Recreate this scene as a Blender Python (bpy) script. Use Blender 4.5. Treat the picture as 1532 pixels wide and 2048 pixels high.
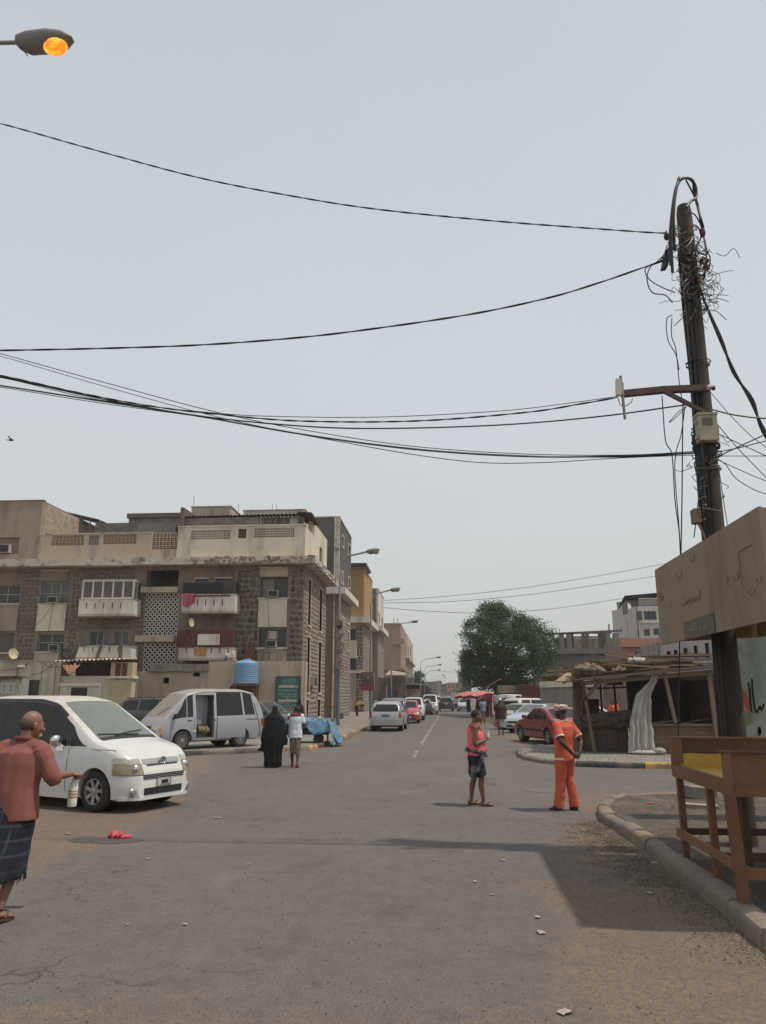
import bpy, bmesh, math, random
from math import sin, cos, pi, radians, atan, tan, sqrt, exp, floor
from mathutils import Vector as V, Matrix, noise
S = bpy.context.scene
for o in list(bpy.data.objects): bpy.data.objects.remove(o)
COL = S.collection
# ------------------------------------------------------------------ camera
F, CX, CY, EYE = 1500., 766., 1024., 1.9
PIT = atan(366/F); YAW = atan(114*cos(PIT)/F)
cd = bpy.data.cameras.new('camera'); cam = bpy.data.objects.new('camera', cd); COL.objects.link(cam)
cd.sensor_fit = 'VERTICAL'; cd.sensor_height = 36; cd.lens = F/2048*36; cd.clip_end = 3000; cd.clip_start = .05
cam.location = (0, 0, EYE); cam.rotation_euler = (pi/2+PIT, 0, YAW); S.camera = cam
# ------------------------------------------------------------------ sky, sun, exposure
SUN_EL, SUN_AZ = 63.5, 99.0        # azimuth clockwise from +Y (the street's direction)
W = bpy.data.worlds.new('World'); S.world = W; W.use_nodes = True
wn = W.node_tree; wn.nodes.clear()
out = wn.nodes.new('ShaderNodeOutputWorld'); bg = wn.nodes.new('ShaderNodeBackground')
sky = wn.nodes.new('ShaderNodeTexSky'); sky.sky_type = 'NISHITA'; sky.sun_disc = False
sky.sun_elevation = radians(SUN_EL); sky.sun_rotation = radians(SUN_AZ); sky.dust_density = 6; sky.air_density = 1.4; sky.ozone_density = 2
# dusty white veil that lies over the blue: a pale even layer, a little warmer and brighter to the horizon
tc = wn.nodes.new('ShaderNodeTexCoord'); sp = wn.nodes.new('ShaderNodeSeparateXYZ'); cr = wn.nodes.new('ShaderNodeValToRGB')
wn.links.new(tc.outputs['Generated'], sp.inputs[0]); wn.links.new(sp.outputs[2], cr.inputs[0])
e = cr.color_ramp.elements
SKYK = 10.0
e[0].position = 0.0; e[0].color = (.600, .608, .580, 1); e[1].position = .75; e[1].color = (.550, .590, .632, 1)
n = cr.color_ramp.elements.new(.22); n.color = (.625, .655, .662, 1)
n = cr.color_ramp.elements.new(.42); n.color = (.605, .643, .682, 1)
vm = wn.nodes.new('ShaderNodeVectorMath'); vm.operation = 'SCALE'; vm.inputs['Scale'].default_value = SKYK
nz = wn.nodes.new('ShaderNodeTexNoise'); nz.inputs['Scale'].default_value = 1.6; nz.inputs['Detail'].default_value = 5; wn.links.new(tc.outputs['Generated'], nz.inputs[0])
ma = wn.nodes.new('ShaderNodeMath'); ma.operation = 'MULTIPLY_ADD'; ma.inputs[1].default_value = 1.4; ma.inputs[2].default_value = SKYK-.7; wn.links.new(nz.outputs['Fac'], ma.inputs[0]); wn.links.new(ma.outputs[0], vm.inputs['Scale'])
wn.links.new(cr.outputs[0], vm.inputs[0])
mx = wn.nodes.new('ShaderNodeMix'); mx.data_type = 'RGBA'; mx.inputs[0].default_value = .88
wn.links.new(sky.outputs[0], mx.inputs[6]); wn.links.new(vm.outputs[0], mx.inputs[7])
wn.links.new(mx.outputs[2], bg.inputs[0]); bg.inputs[1].default_value = .1; wn.links.new(bg.outputs[0], out.inputs[0])
sl = bpy.data.lights.new('sun', 'SUN'); sun = bpy.data.objects.new('sun', sl); COL.objects.link(sun)
sl.energy = 2.75; sl.angle = radians(1.2); sl.color = (1, .92, .80)
_sd = V((sin(radians(SUN_AZ))*cos(radians(SUN_EL)), cos(radians(SUN_AZ))*cos(radians(SUN_EL)), sin(radians(SUN_EL))))
sun.rotation_euler = _sd.to_track_quat('Z', 'Y').to_euler()
S.view_settings.view_transform = 'Standard'; S.view_settings.look = 'None'; S.view_settings.gamma = 1; S.view_settings.use_curve_mapping = False
S.view_settings.exposure = .09
S.cycles.max_bounces = 5; S.cycles.diffuse_bounces = 3; S.cycles.transparent_max_bounces = 8; S.cycles.volume_bounces = 0
random.seed(7)
# ------------------------------------------------------------------ survey: a point of the place from where the photo shows it
_f = V((-sin(YAW)*cos(PIT), cos(YAW)*cos(PIT), sin(PIT))); _r = V((cos(YAW), sin(YAW), 0)); _u = _r.cross(_f)
def _ray(x, y): return _f+_r*((x-CX)/F)+_u*((CY-y)/F)
def at(x, y, Y): d = _ray(x, y); return V((0, 0, EYE))+d*(Y/d.y)
def atx(x, y, X): d = _ray(x, y); return V((0, 0, EYE))+d*(X/d.x)
def gr(x, y, z=0.): d = _ray(x, y); return V((0, 0, EYE))+d*((z-EYE)/d.z)
def rect(x0, y0, x1, y1, Y):       # pixel rectangle -> X0, X1, Z0, Z1 on the plane Y
    ym, xm = (y0+y1)/2, (x0+x1)/2
    return at(x0, ym, Y).x, at(x1, ym, Y).x, at(xm, y1, Y).z, at(xm, y0, Y).z
# ------------------------------------------------------------------ materials
def _new(name):
    m = bpy.data.materials.new(name); m.use_nodes = True; nt = m.node_tree; return m, nt, nt.nodes['Principled BSDF']
def _noise(nt, scale, detail=4, rough=.6, stretch=None, coord='Object'):
    tc = nt.nodes.new('ShaderNodeTexCoord'); n = nt.nodes.new('ShaderNodeTexNoise')
    n.inputs['Scale'].default_value = scale; n.inputs['Detail'].default_value = detail; n.inputs['Roughness'].default_value = rough
    if stretch:
        mp = nt.nodes.new('ShaderNodeMapping'); mp.inputs['Scale'].default_value = stretch
        nt.links.new(tc.outputs[coord], mp.inputs[0]); nt.links.new(mp.outputs[0], n.inputs[0])
    else: nt.links.new(tc.outputs[coord], n.inputs[0])
    return n.outputs['Fac']
def _ramp(nt, src, stops):
    r = nt.nodes.new('ShaderNodeValToRGB'); nt.links.new(src, r.inputs[0]); el = r.color_ramp.elements
    while len(el) < len(stops): el.new(.5)
    for q, (p, c) in zip(el, stops): q.position = p; q.color = (c, c, c, 1) if isinstance(c, (int, float)) else (*c, 1)
    return r.outputs[0]
def _mix(nt, fac, a, b, mode='MIX'):
    m = nt.nodes.new('ShaderNodeMix'); m.data_type = 'RGBA'; m.blend_type = mode
    for i, v in ((0, fac), (6, a), (7, b)):
        if isinstance(v, (int, float)): m.inputs[i].default_value = v
        elif isinstance(v, tuple): m.inputs[i].default_value = (*v, 1)
        else: nt.links.new(v, m.inputs[i])
    return m.outputs[2]
def _bump(nt, b, src, strength, dist=.02):
    n = nt.nodes.new('ShaderNodeBump'); n.inputs['Strength'].default_value = strength; n.inputs['Distance'].default_value = dist
    nt.links.new(src, n.inputs['Height'])
    if b.inputs['Normal'].links: nt.links.new(b.inputs['Normal'].links[0].from_socket, n.inputs['Normal'])
    nt.links.new(n.outputs[0], b.inputs['Normal'])
def mat(name, col, rough=.7, var=.25, scale=3., metal=0., bump=0., bscale=20., stain=None, sfac=.5, sscale=1.2, stretch=(1, 1, .25), obj=0., spec=.5, coord='Object', smin=.5, smax=.68):
    m, nt, b = _new(name); b.inputs['Roughness'].default_value = rough; b.inputs['Metallic'].default_value = metal
    b.inputs['Specular IOR Level'].default_value = spec
    lo = tuple(c*(1-var) for c in col); hi = tuple(min(1, c*(1+var)) for c in col)
    c = _mix(nt, _noise(nt, scale, coord=coord), lo, hi)
    if stain: c = _mix(nt, _ramp(nt, _noise(nt, sscale, 6, .65, stretch, coord), [(smin, 0.), (smax, sfac)]), c, stain)
    if obj:
        oi = nt.nodes.new('ShaderNodeObjectInfo'); c = _mix(nt, 1., c, _ramp(nt, oi.outputs['Random'], [(0, 1-obj), (1, 1+obj*.5 if obj < 1 else 1.)]), 'MULTIPLY')
    nt.links.new(c, b.inputs['Base Color'])
    if bump: _bump(nt, b, _noise(nt, bscale, 6, .7, coord=coord), bump)
    return m
def flat(name, col, rough=.6, metal=0., emit=0., spec=.5):
    m, nt, b = _new(name); b.inputs['Base Color'].default_value = (*col, 1); b.inputs['Roughness'].default_value = rough; b.inputs['Metallic'].default_value = metal
    b.inputs['Specular IOR Level'].default_value = spec
    if emit: b.inputs['Emission Color'].default_value = (*col, 1); b.inputs['Emission Strength'].default_value = emit
    return m
def paint(name, col, dust=.35, rough=.22, metal=.0, dcol=(.38, .31, .22), zmin=.22):
    """car paint: dust lies on what faces up and towards the sills"""
    m, nt, b = _new(name); b.inputs['Roughness'].default_value = rough; b.inputs['Metallic'].default_value = metal
    b.inputs['Coat Weight'].default_value = .5; b.inputs['Coat Roughness'].default_value = .12
    g = nt.nodes.new('ShaderNodeNewGeometry'); s = nt.nodes.new('ShaderNodeSeparateXYZ'); nt.links.new(g.outputs['Normal'], s.inputs[0])
    up = _ramp(nt, s.outputs[2], [(.25, 0.), (.75, 1.)])
    tz = nt.nodes.new('ShaderNodeTexCoord'); sz = nt.nodes.new('ShaderNodeSeparateXYZ'); nt.links.new(tz.outputs['Object'], sz.inputs[0]); mr = nt.nodes.new('ShaderNodeMath'); mr.operation = 'MULTIPLY'; mr.inputs[1].default_value = .5; nt.links.new(sz.outputs[2], mr.inputs[0]); up = _mix(nt, 1., up, _ramp(nt, mr.outputs[0], [(.6, zmin), (.80, 1.)]), 'MULTIPLY')
    n1 = _ramp(nt, _noise(nt, 2.2, 5, .65), [(.35, .25), (.7, 1.)])
    f = _mix(nt, 1., up, n1, 'MULTIPLY'); f = _mix(nt, dust, (0, 0, 0), f)
    sm = _ramp(nt, _noise(nt, 5, 5, .7, (1, 1, .4)), [(.5, 0.), (.75, .22*dust+.05)])
    f = _mix(nt, 1., f, sm, 'ADD')
    nt.links.new(_mix(nt, f, col, dcol), b.inputs['Base Color'])
    r = nt.nodes.new('ShaderNodeMath'); r.operation = 'MULTIPLY_ADD'; nt.links.new(f, r.inputs[0]); r.inputs[1].default_value = .6; r.inputs[2].default_value = rough
    nt.links.new(r.outputs[0], b.inputs['Roughness']); cw = nt.nodes.new('ShaderNodeMath'); cw.operation = 'MULTIPLY_ADD'; cw.use_clamp = True; nt.links.new(f, cw.inputs[0]); cw.inputs[1].default_value = -.7; cw.inputs[2].default_value = .5; nt.links.new(cw.outputs[0], b.inputs['Coat Weight'])
    return m
def glassm(name, col=(.02, .024, .026), dust=.12, rough=.04):
    m, nt, b = _new(name); b.inputs['Specular IOR Level'].default_value = .33
    f = _ramp(nt, _noise(nt, 3.5, 6, .7), [(.3, dust*.4), (.7, dust)])
    nt.links.new(_mix(nt, f, col, (.33, .29, .24)), b.inputs['Base Color'])
    r = nt.nodes.new('ShaderNodeMath'); r.operation = 'MULTIPLY_ADD'; nt.links.new(f, r.inputs[0]); r.inputs[1].default_value = .7; r.inputs[2].default_value = rough
    nt.links.new(r.outputs[0], b.inputs['Roughness'])
    return m
def wood(name, col, var=.35, axis=(1, 6, 6), rough=.7, scale=4., obj=.25):
    m, nt, b = _new(name); b.inputs['Roughness'].default_value = rough
    n = _noise(nt, scale, 8, .7, axis); lo = tuple(c*(1-var) for c in col); hi = tuple(c*(1+var) for c in col)
    c = _mix(nt, n, lo, hi); c = _mix(nt, _ramp(nt, _noise(nt, 1.7, 5, .7), [(.5, 0.), (.75, .55)]), c, tuple(q*.45 for q in col))
    if obj:
        oi = nt.nodes.new('ShaderNodeObjectInfo'); c = _mix(nt, 1., c, _ramp(nt, oi.outputs['Random'], [(0, 1-obj), (1, 1.)]), 'MULTIPLY')
    nt.links.new(c, b.inputs['Base Color']); _bump(nt, b, n, .4, .01)
    return m
M = {}
# ------------------------------------------------------------------ mesh builder
class MB:
    def __init__(s): s.v = []; s.f = []
    def add(s, vs, fs):
        k = len(s.v); s.v += [tuple(q) for q in vs]; s.f += [tuple(i+k for i in f) for f in fs]; return s
    def box(s, x0, x1, y0, y1, z0, z1):
        if x0 > x1: x0, x1 = x1, x0
        if y0 > y1: y0, y1 = y1, y0
        if z0 > z1: z0, z1 = z1, z0
        return s.add([(x0, y0, z0), (x1, y0, z0), (x1, y1, z0), (x0, y1, z0), (x0, y0, z1), (x1, y0, z1), (x1, y1, z1), (x0, y1, z1)],
                     [(3, 2, 1, 0), (4, 5, 6, 7), (0, 1, 5, 4), (1, 2, 6, 5), (2, 3, 7, 6), (3, 0, 4, 7)])
    def obox(s, c, sz, rot=(0, 0, 0)):
        from mathutils import Euler
        R = Euler(rot).to_matrix(); c = V(c); a, b, d = sz[0]/2, sz[1]/2, sz[2]/2
        vs = [c+R@V(q) for q in ((-a, -b, -d), (a, -b, -d), (a, b, -d), (-a, b, -d), (-a, -b, d), (a, -b, d), (a, b, d), (-a, b, d))]
        return s.add(vs, [(3, 2, 1, 0), (4, 5, 6, 7), (0, 1, 5, 4), (1, 2, 6, 5), (2, 3, 7, 6), (3, 0, 4, 7)])
    def beam(s, p, q, w, h=None, up=(0, 0, 1)):
        p, q = V(p), V(q); h = h or w; d = (q-p).normalized(); u = V(up)
        if abs(d.dot(u)) > .97: u = V((0, 1, 0))
        a = d.cross(u).normalized()*(w/2); b = a.cross(d).normalized()*(h/2)
        return s.add([p-a-b, p+a-b, p+a+b, p-a+b, q-a-b, q+a-b, q+a+b, q-a+b],
                     [(0, 1, 2, 3), (7, 6, 5, 4), (0, 4, 5, 1), (1, 5, 6, 2), (2, 6, 7, 3), (3, 7, 4, 0)])
    def tube(s, pts, r, n=8, caps=True):
        pts = [V(p) for p in pts]; N = len(pts); rs = r if isinstance(r, (list, tuple)) else [r]*N
        u = None; k0 = len(s.v)
        for i, p in enumerate(pts):
            d = (pts[min(i+1, N-1)]-pts[max(i-1, 0)])
            d = d.normalized() if d.length > 1e-9 else V((0, 0, 1))
            if u is None: u = d.orthogonal().normalized()
            u = (u-d*u.dot(d)); u = u.normalized() if u.length > 1e-6 else d.orthogonal().normalized()
            w = d.cross(u); rr = rs[i]; ra, rb = rr if isinstance(rr, tuple) else (rr, rr)
            s.v += [tuple(p+u*(ra*cos(2*pi*k/n))+w*(rb*sin(2*pi*k/n))) for k in range(n)]
        for i in range(N-1):
            for k in range(n):
                a = k0+i*n+k; b = k0+i*n+(k+1) % n; s.f.append((a, b, b+n, a+n))
        if caps: s.f.append(tuple(k0+k for k in range(n))[::-1]); s.f.append(tuple(k0+(N-1)*n+k for k in range(n)))
        return s
    def rings(s, rs, n=20, caps=True):
        """horizontal elliptical rings: (x, y, z, rx, ry[, square])"""
        k0 = len(s.v)
        for (x, y, z, rx, ry) in rs: s.v += [(x+rx*cos(2*pi*k/n), y+ry*sin(2*pi*k/n), z) for k in range(n)]
        for i in range(len(rs)-1):
            for k in range(n):
                a = k0+i*n+k; b = k0+i*n+(k+1) % n; s.f.append((a, b, b+n, a+n))
        if caps: s.f.append(tuple(k0+k for k in range(n))[::-1]); s.f.append(tuple(k0+(len(rs)-1)*n+k for k in range(n)))
        return s
    def ell(s, c, r, nu=14, nv=9, rot=None):
        c = V(c); vs = []; fs = []
        for j in range(1, nv):
            t = pi*j/nv
            for i in range(nu):
                q = V((r[0]*sin(t)*cos(2*pi*i/nu), r[1]*sin(t)*sin(2*pi*i/nu), r[2]*cos(t)))
                if rot: q = rot@q
                vs.append(c+q)
        tp = V((0, 0, r[2])); bt = V((0, 0, -r[2]))
        if rot: tp, bt = rot@tp, rot@bt
        vs += [c+tp, c+bt]; T, B = len(vs)-2, len(vs)-1
        for j in range(nv-2):
            for i in range(nu): fs.append((j*nu+i, (j+1)*nu+i, (j+1)*nu+(i+1) % nu, j*nu+(i+1) % nu))
        for i in range(nu): fs.append((T, i, (i+1) % nu)); k = (nv-2)*nu; fs.append((B, k+(i+1) % nu, k+i))
        return s.add(vs, fs)
    def prism(s, poly, z0, z1):
        n = len(poly); vs = [(x, y, z0) for x, y in poly]+[(x, y, z1) for x, y in poly]
        return s.add(vs, [tuple(range(n))[::-1], tuple(range(n, 2*n))]+[(i, (i+1) % n, n+(i+1) % n, n+i) for i in range(n)])
    def slab(s, poly, d):              # 3-D polygon thickened by the vector d
        n = len(poly); d = V(d); vs = [V(p) for p in poly]+[V(p)+d for p in poly]
        return s.add(vs, [tuple(range(n))[::-1], tuple(range(n, 2*n))]+[(i, (i+1) % n, n+(i+1) % n, n+i) for i in range(n)])
    def grid(s, fn, nu, nv, closed=False):
        k = len(s.v); s.v += [tuple(fn(i/nu, j/nv)) for j in range(nv+1) for i in range(nu+1)]
        for j in range(nv):
            for i in range(nu): a = k+j*(nu+1)+i; s.f.append((a, a+1, a+nu+2, a+nu+1))
        return s
    def lathe(s, prof, n=24, axis='z', c=(0, 0, 0)):
        k = len(s.v); c = V(c)
        for (r, h) in prof:
            for i in range(n):
                a = 2*pi*i/n
                q = (r*cos(a), r*sin(a), h) if axis == 'z' else (r*cos(a), h, r*sin(a)) if axis == 'y' else (h, r*cos(a), r*sin(a))
                s.v.append(tuple(c+V(q)))
        for j in range(len(prof)-1):
            for i in range(n): a = k+j*n+i; b = k+j*n+(i+1) % n; s.f.append((a, b, b+n, a+n))
        return s
    def wall(s, axis, p, t, a0, a1, z0, z1, holes):
        """wall slab with openings: axis 'y' = plane Y in [p, p+t] spanning X a0..a1; 'x' = plane X"""
        xs = sorted({a0, a1, *[min(max(h[i], a0), a1) for h in holes for i in (0, 1)]}); zs = sorted({z0, z1, *[min(max(h[i], z0), z1) for h in holes for i in (2, 3)]})
        for j in range(len(zs)-1):
            run = None
            for i in range(len(xs)-1):
                cx, cz = (xs[i]+xs[i+1])/2, (zs[j]+zs[j+1])/2
                solid = not any(h[0] < cx < h[1] and h[2] < cz < h[3] for h in holes)
                if solid: run = (run[0], xs[i+1]) if run else (xs[i], xs[i+1])
                if (not solid or i == len(xs)-2) and run:
                    if axis == 'y': s.box(run[0], run[1], p, p+t, zs[j], zs[j+1])
                    else: s.box(p, p+t, run[0], run[1], zs[j], zs[j+1])
                    run = None
        return s
    def mesh(s, name, m=None, smooth=None):
        me = bpy.data.meshes.new(name); me.from_pydata(s.v, [], s.f)
        if m: me.materials.append(m)
        if smooth is not None: shade(me, smooth)
        me.update(); return me
def shade(me, ang=40):
    if ang <= 0: return me
    bm = bmesh.new(); bm.from_mesh(me)
    bmesh.ops.recalc_face_normals(bm, faces=bm.faces)
    c = radians(ang)
    for f in bm.faces: f.smooth = True
    for ed in bm.edges:
        if len(ed.link_faces) == 2: ed.smooth = ed.calc_face_angle(0) < c
        else: ed.smooth = True
    bm.to_mesh(me); bm.free(); return me
LOC = {}
def link(name, me, parent=None, label=None, kind=None):
    o = bpy.data.objects.new(name, me); COL.objects.link(o)
    if parent is not None:
        o.parent = parent
        if parent.name in LOC: o.matrix_parent_inverse = Matrix.Translation(-LOC[parent.name])
    if label: o['label'] = label
    if kind: o['kind'] = kind
    return o
def mk(name, mb, m, parent=None, smooth=None, label=None, kind=None):
    return link(name, mb.mesh(name, m, smooth), parent, label, kind)
def thing(name, label, cat, loc=(0, 0, 0), rz=0., group=None, world=False):
    o = bpy.data.objects.new(name, None); COL.objects.link(o); o.empty_display_size = .2
    o.location = loc; o.rotation_euler = (0, 0, rz); o['label'] = label; o['category'] = cat
    if group: o['group'] = group
    if world: LOC[o.name] = V(loc)
    return o
def tag(o, label, cat, group=None):
    o['label'] = label; o['category'] = cat
    if group: o['group'] = group
    return o
def struct(name, mb, m, parent=None, smooth=None):
    o = mk(name, mb, m, parent, smooth)
    if parent is None: o['kind'] = 'structure'
    return o
def kids(o): return [c for c in bpy.data.objects if c.parent == o]
def dup(root, loc, rz, label, group=None):
    def cp(o, par):
        c = o.copy(); COL.objects.link(c)
        if par is not None: c.parent = par
        for ch in kids(o): cp(ch, c)
        return c
    ks = {}
    r = cp(root, None); r.location = loc; r.rotation_euler = (0, 0, rz); r['label'] = label
    if group: r['group'] = group
    return r
def smoothline(pts, k=6):
    pts = [V(p) for p in pts]; P = [pts[0]*2-pts[1]]+pts+[pts[-1]*2-pts[-2]]; o = []
    for i in range(1, len(P)-2):
        for j in range(k):
            t = j/k; a, b, c, d = P[i-1:i+3]
            o.append(.5*((2*b)+(c-a)*t+(2*a-5*b+4*c-d)*t*t+(3*b-a-3*c+d)*t**3))
    return o+[pts[-1]]
def remesh(mb, name, m, voxel, sm=2, disp=None, dec=None):
    me = mb.mesh(name+'_src'); o = bpy.data.objects.new('t', me); COL.objects.link(o)
    md = o.modifiers.new('r', 'REMESH'); md.mode = 'VOXEL'; md.voxel_size = voxel
    if sm: q = o.modifiers.new('s', 'SMOOTH'); q.iterations = sm; q.factor = .6
    if dec: q = o.modifiers.new('d', 'DECIMATE'); q.ratio = dec
    dg = bpy.context.evaluated_depsgraph_get(); r = bpy.data.meshes.new_from_object(o.evaluated_get(dg))
    bpy.data.objects.remove(o); bpy.data.meshes.remove(me); r.name = name
    if disp:
        ns = [v.normal.copy() for v in r.vertices]
        for v, nn in zip(r.vertices, ns): v.co += nn*disp(v.co)
    r.materials.clear(); r.materials.append(m)
    for p in r.polygons: p.use_smooth = True
    r.update(); return r
def boolean(me, cutters):
    o = bpy.data.objects.new('t', me); COL.objects.link(o); tmp = []
    for mb in cutters:
        c = bpy.data.objects.new('c', mb.mesh('c')); COL.objects.link(c); tmp.append(c)
        md = o.modifiers.new('b', 'BOOLEAN'); md.operation = 'DIFFERENCE'; md.object = c; md.solver = 'EXACT'
    dg = bpy.context.evaluated_depsgraph_get(); r = bpy.data.meshes.new_from_object(o.evaluated_get(dg))
    for q in tmp+[o]: bpy.data.objects.remove(q)
    return r
# Arabic lettering: joined forms set right to left
_AF = {'ا': 'ﺍﺎ', 'أ': 'ﺃﺄ', 'ب': 'ﺏﺐﺒﺑ', 'ت': 'ﺕﺖﺘﺗ', 'ج': 'ﺝﺞﺠﺟ', 'ح': 'ﺡﺢﺤﺣ', 'خ': 'ﺥﺦﺨﺧ', 'د': 'ﺩﺪ', 'ر': 'ﺭﺮ', 'ز': 'ﺯﺰ', 'س': 'ﺱﺲﺴﺳ', 'ش': 'ﺵﺶﺸﺷ', 'ص': 'ﺹﺺﺼﺻ', 'ع': 'ﻉﻊﻌﻋ', 'ف': 'ﻑﻒﻔﻓ', 'ق': 'ﻕﻖﻘﻗ', 'ك': 'ﻙﻚﻜﻛ', 'ل': 'ﻝﻞﻠﻟ', 'م': 'ﻡﻢﻤﻣ', 'ن': 'ﻥﻦﻨﻧ', 'ه': 'ﻩﻪﻬﻫ', 'و': 'ﻭﻮ', 'ي': 'ﻱﻲﻴﻳ', 'ة': 'ﺓﺔ', 'ط': 'ﻁﻂﻄﻃ', 'ض': 'ﺽﺾﻀﺿ'}
def arab(s):
    o = []
    for i, c in enumerate(s):
        if c not in _AF: o.append(c); continue
        f = _AF[c]; pj = i > 0 and s[i-1] in _AF and len(_AF[s[i-1]]) == 4; nj = i+1 < len(s) and s[i+1] in _AF and len(f) == 4
        o.append(f[2] if pj and nj else f[1] if pj else f[3] if nj else f[0])
    return ''.join(o[::-1])
def text(name, s, size, org, right, up, m, parent=None, thick=.002, align='CENTER', width=None):
    cu = bpy.data.curves.new(name, 'FONT'); cu.body = s; cu.size = size; cu.align_x = align; cu.align_y = 'CENTER'; cu.extrude = thick; cu.resolution_u = 2
    o = bpy.data.objects.new('t', cu); COL.objects.link(o); dg = bpy.context.evaluated_depsgraph_get()
    me = bpy.data.meshes.new_from_object(o.evaluated_get(dg)); bpy.data.objects.remove(o)
    r = V(right).normalized(); u = V(up).normalized(); n = r.cross(u)
    if me.vertices:
        xs = [v.co.x for v in me.vertices]; w = max(xs)-min(xs); k = width/w if width and w > 0 else 1
        for v in me.vertices: c = v.co.copy(); v.co = V(org)+r*c.x*k+u*c.y+n*c.z
    me.materials.clear(); me.materials.append(m); me.name = name
    return link(name, me, parent)
# ------------------------------------------------------------------ shared materials
M['tyre'] = mat('tyre_rubber', (.022, .021, .02), .85, .3, 9, bump=.2, stain=(.12, .1, .08), sfac=.5)
M['rim'] = mat('wheel_alloy', (.34, .34, .34), .42, .2, 6, metal=.6, stain=(.12, .1, .08), sfac=.6, sscale=4)
M['glass'] = glassm('car_glass', (.010, .012, .013), .05); M['glass_dusty'] = glassm('car_glass_dusty', (.05, .06, .058), .45)
M['glass_green'] = glassm('windscreen_glass', (.10, .13, .12), .32, .06)
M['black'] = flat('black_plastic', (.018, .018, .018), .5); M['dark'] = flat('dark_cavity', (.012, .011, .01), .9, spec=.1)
M['chrome'] = flat('chrome_trim', (.6, .6, .6), .18, .95); M['red_lens'] = flat('tail_lamp_red', (.28, .015, .012), .2)
M['lens'] = mat('headlamp_lens', (.36, .34, .28), .12, .3, 6, spec=.8); M['plate'] = flat('number_plate', (.62, .62, .58), .5)
M['plate_blue'] = flat('blue_number_plate', (.06, .16, .36), .5); M['orange_lens'] = flat('indicator_lens', (.5, .16, .02), .25)
def lerpl(pts, x):
    if x <= pts[0][0]: return pts[0][1]
    for (a, b), (c, d) in zip(pts, pts[1:]):
        if x <= c: return b+(d-b)*(x-a)/(c-a)
    return pts[-1][1]
def sm(pts, x, h=.07): return (lerpl(pts, x-h)+2*lerpl(pts, x)+lerpl(pts, x+h))/4
class Body:
    """car body as a dense loft; x forward, y left, z up"""
    def __init__(s, L, Wd, top, belt, zl=.2, tumble=.32, rw=.31, wx=(1.3, -1.25), nose=.12, bulge=.03):
        s.__dict__.update(L=L, w=Wd/2, top=top, belt=belt, zl=zl, tumble=tumble, rw=rw, wx=wx, nose=nose, bulge=bulge)
        h = L/2; xs = [-h+d for d in (0, .015, .05, .1, .18, .3, .45)]
        n = 34; xs += [-h+.6+(L-1.2)*i/n for i in range(n+1)]; xs += [h-d for d in (.45, .3, .18, .1, .05, .015, 0)]; s.xs = xs
    def sec(s, x):
        h = s.L/2; d = min(h-x, h+x); k = 1-s.nose*max(0, 1-d/.62)**2.4; w = s.w*k
        e = max(0, 1-d/.14)**2
        zt = sm(s.top, x)-.04*e; zb = min(sm(s.belt, x), zt-.10); zl = s.zl+.06*max(0, 1-d/.3)**1.5
        wr = w*.955-s.tumble*max(0, zt-.09-zb)
        zm = zl+(zb-zl)*.42
        return [(0, zl), (w*.82, zl), (w*.955, zl+.05), (w*(.985+.0), zl+(zm-zl)*.55), (w, zm), (w*.99, zb-.13), (w*.955, zb), (wr+.0, zt-.085), (wr-.035, zt-.035), (wr-.11, zt-.008), (wr*.5, zt+.012), (0, zt+.018)]
    def y(s, x, z):
        c = s.sec(x)[2:9]
        if z <= c[0][1]: return c[0][0]
        for (a, b), (p, q) in zip(c, c[1:]):
            if z <= q: return a+(p-a)*(z-b)/max(q-b, 1e-6)
        return c[-1][0]
    def z(s, x, y):
        c = s.sec(x)[8:]; y = abs(y)
        if y >= c[0][0]: return c[0][1]
        for (a, b), (p, q) in zip(c, c[1:]):
            if y >= p: return b+(q-b)*(a-y)/max(a-p, 1e-6)
        return c[-1][1]
    def fx(s, y, z, sg=1):
        lo, hi = 0, s.L/2
        y = min(abs(y), s.y(sg*(s.L/2-.3), z)*.985)
        ok = lambda x: s.y(sg*x, z) >= y-1e-4 and s.z(sg*x, y) >= z
        if not ok(lo): return lo
        if ok(hi): return sg*hi
        for _ in range(18):
            m = (lo+hi)/2
            if ok(m): lo = m
            else: hi = m
        return sg*lo
    def loft(s):
        mb = MB(); n = 0
        for x in s.xs:
            c = s.sec(x); r = [(x, y, z) for y, z in c]+[(x, -y, z) for y, z in c[-2:0:-1]]; n = len(r); mb.v += r
        for i in range(len(s.xs)-1):
            for k in range(n): a = i*n+k; b = i*n+(k+1) % n; mb.f.append((a, a+n, b+n, b))
        mb.f.append(tuple(range(n))); k = (len(s.xs)-1)*n; mb.f.append(tuple(k+q for q in range(n))[::-1])
        return mb
    # patches that follow the skin, `o` proud of it
    def side(s, sd, x0b, x1b, z0, z1, x0t=None, x1t=None, o=.004, nu=6, nv=4):
        x0t = x0b if x0t is None else x0t; x1t = x1b if x1t is None else x1t
        def fn(u, v):
            x = (x0b+(x0t-x0b)*v)*(1-u)+(x1b+(x1t-x1b)*v)*u
            a, b = (z0(x) if callable(z0) else z0), (z1(x) if callable(z1) else z1); z = a+(b-a)*v
            return (x, sd*(s.y(x, z)+o), z)
        return s._thick(fn, nu, nv, (0, -sd*(o+.006), 0))
    def topp(s, x0, x1, k0=.96, k1=.96, o=.004, nu=8, nv=8):
        def fn(u, v):
            x = x0+(x1-x0)*v; q = (u*2-1)*(k0+(k1-k0)*v); y = q*s.sec(x)[9][0]
            return (x, y, s.z(x, y)+o)
        return s._thick(fn, nu, nv, (0, 0, -o-.008))
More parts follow.
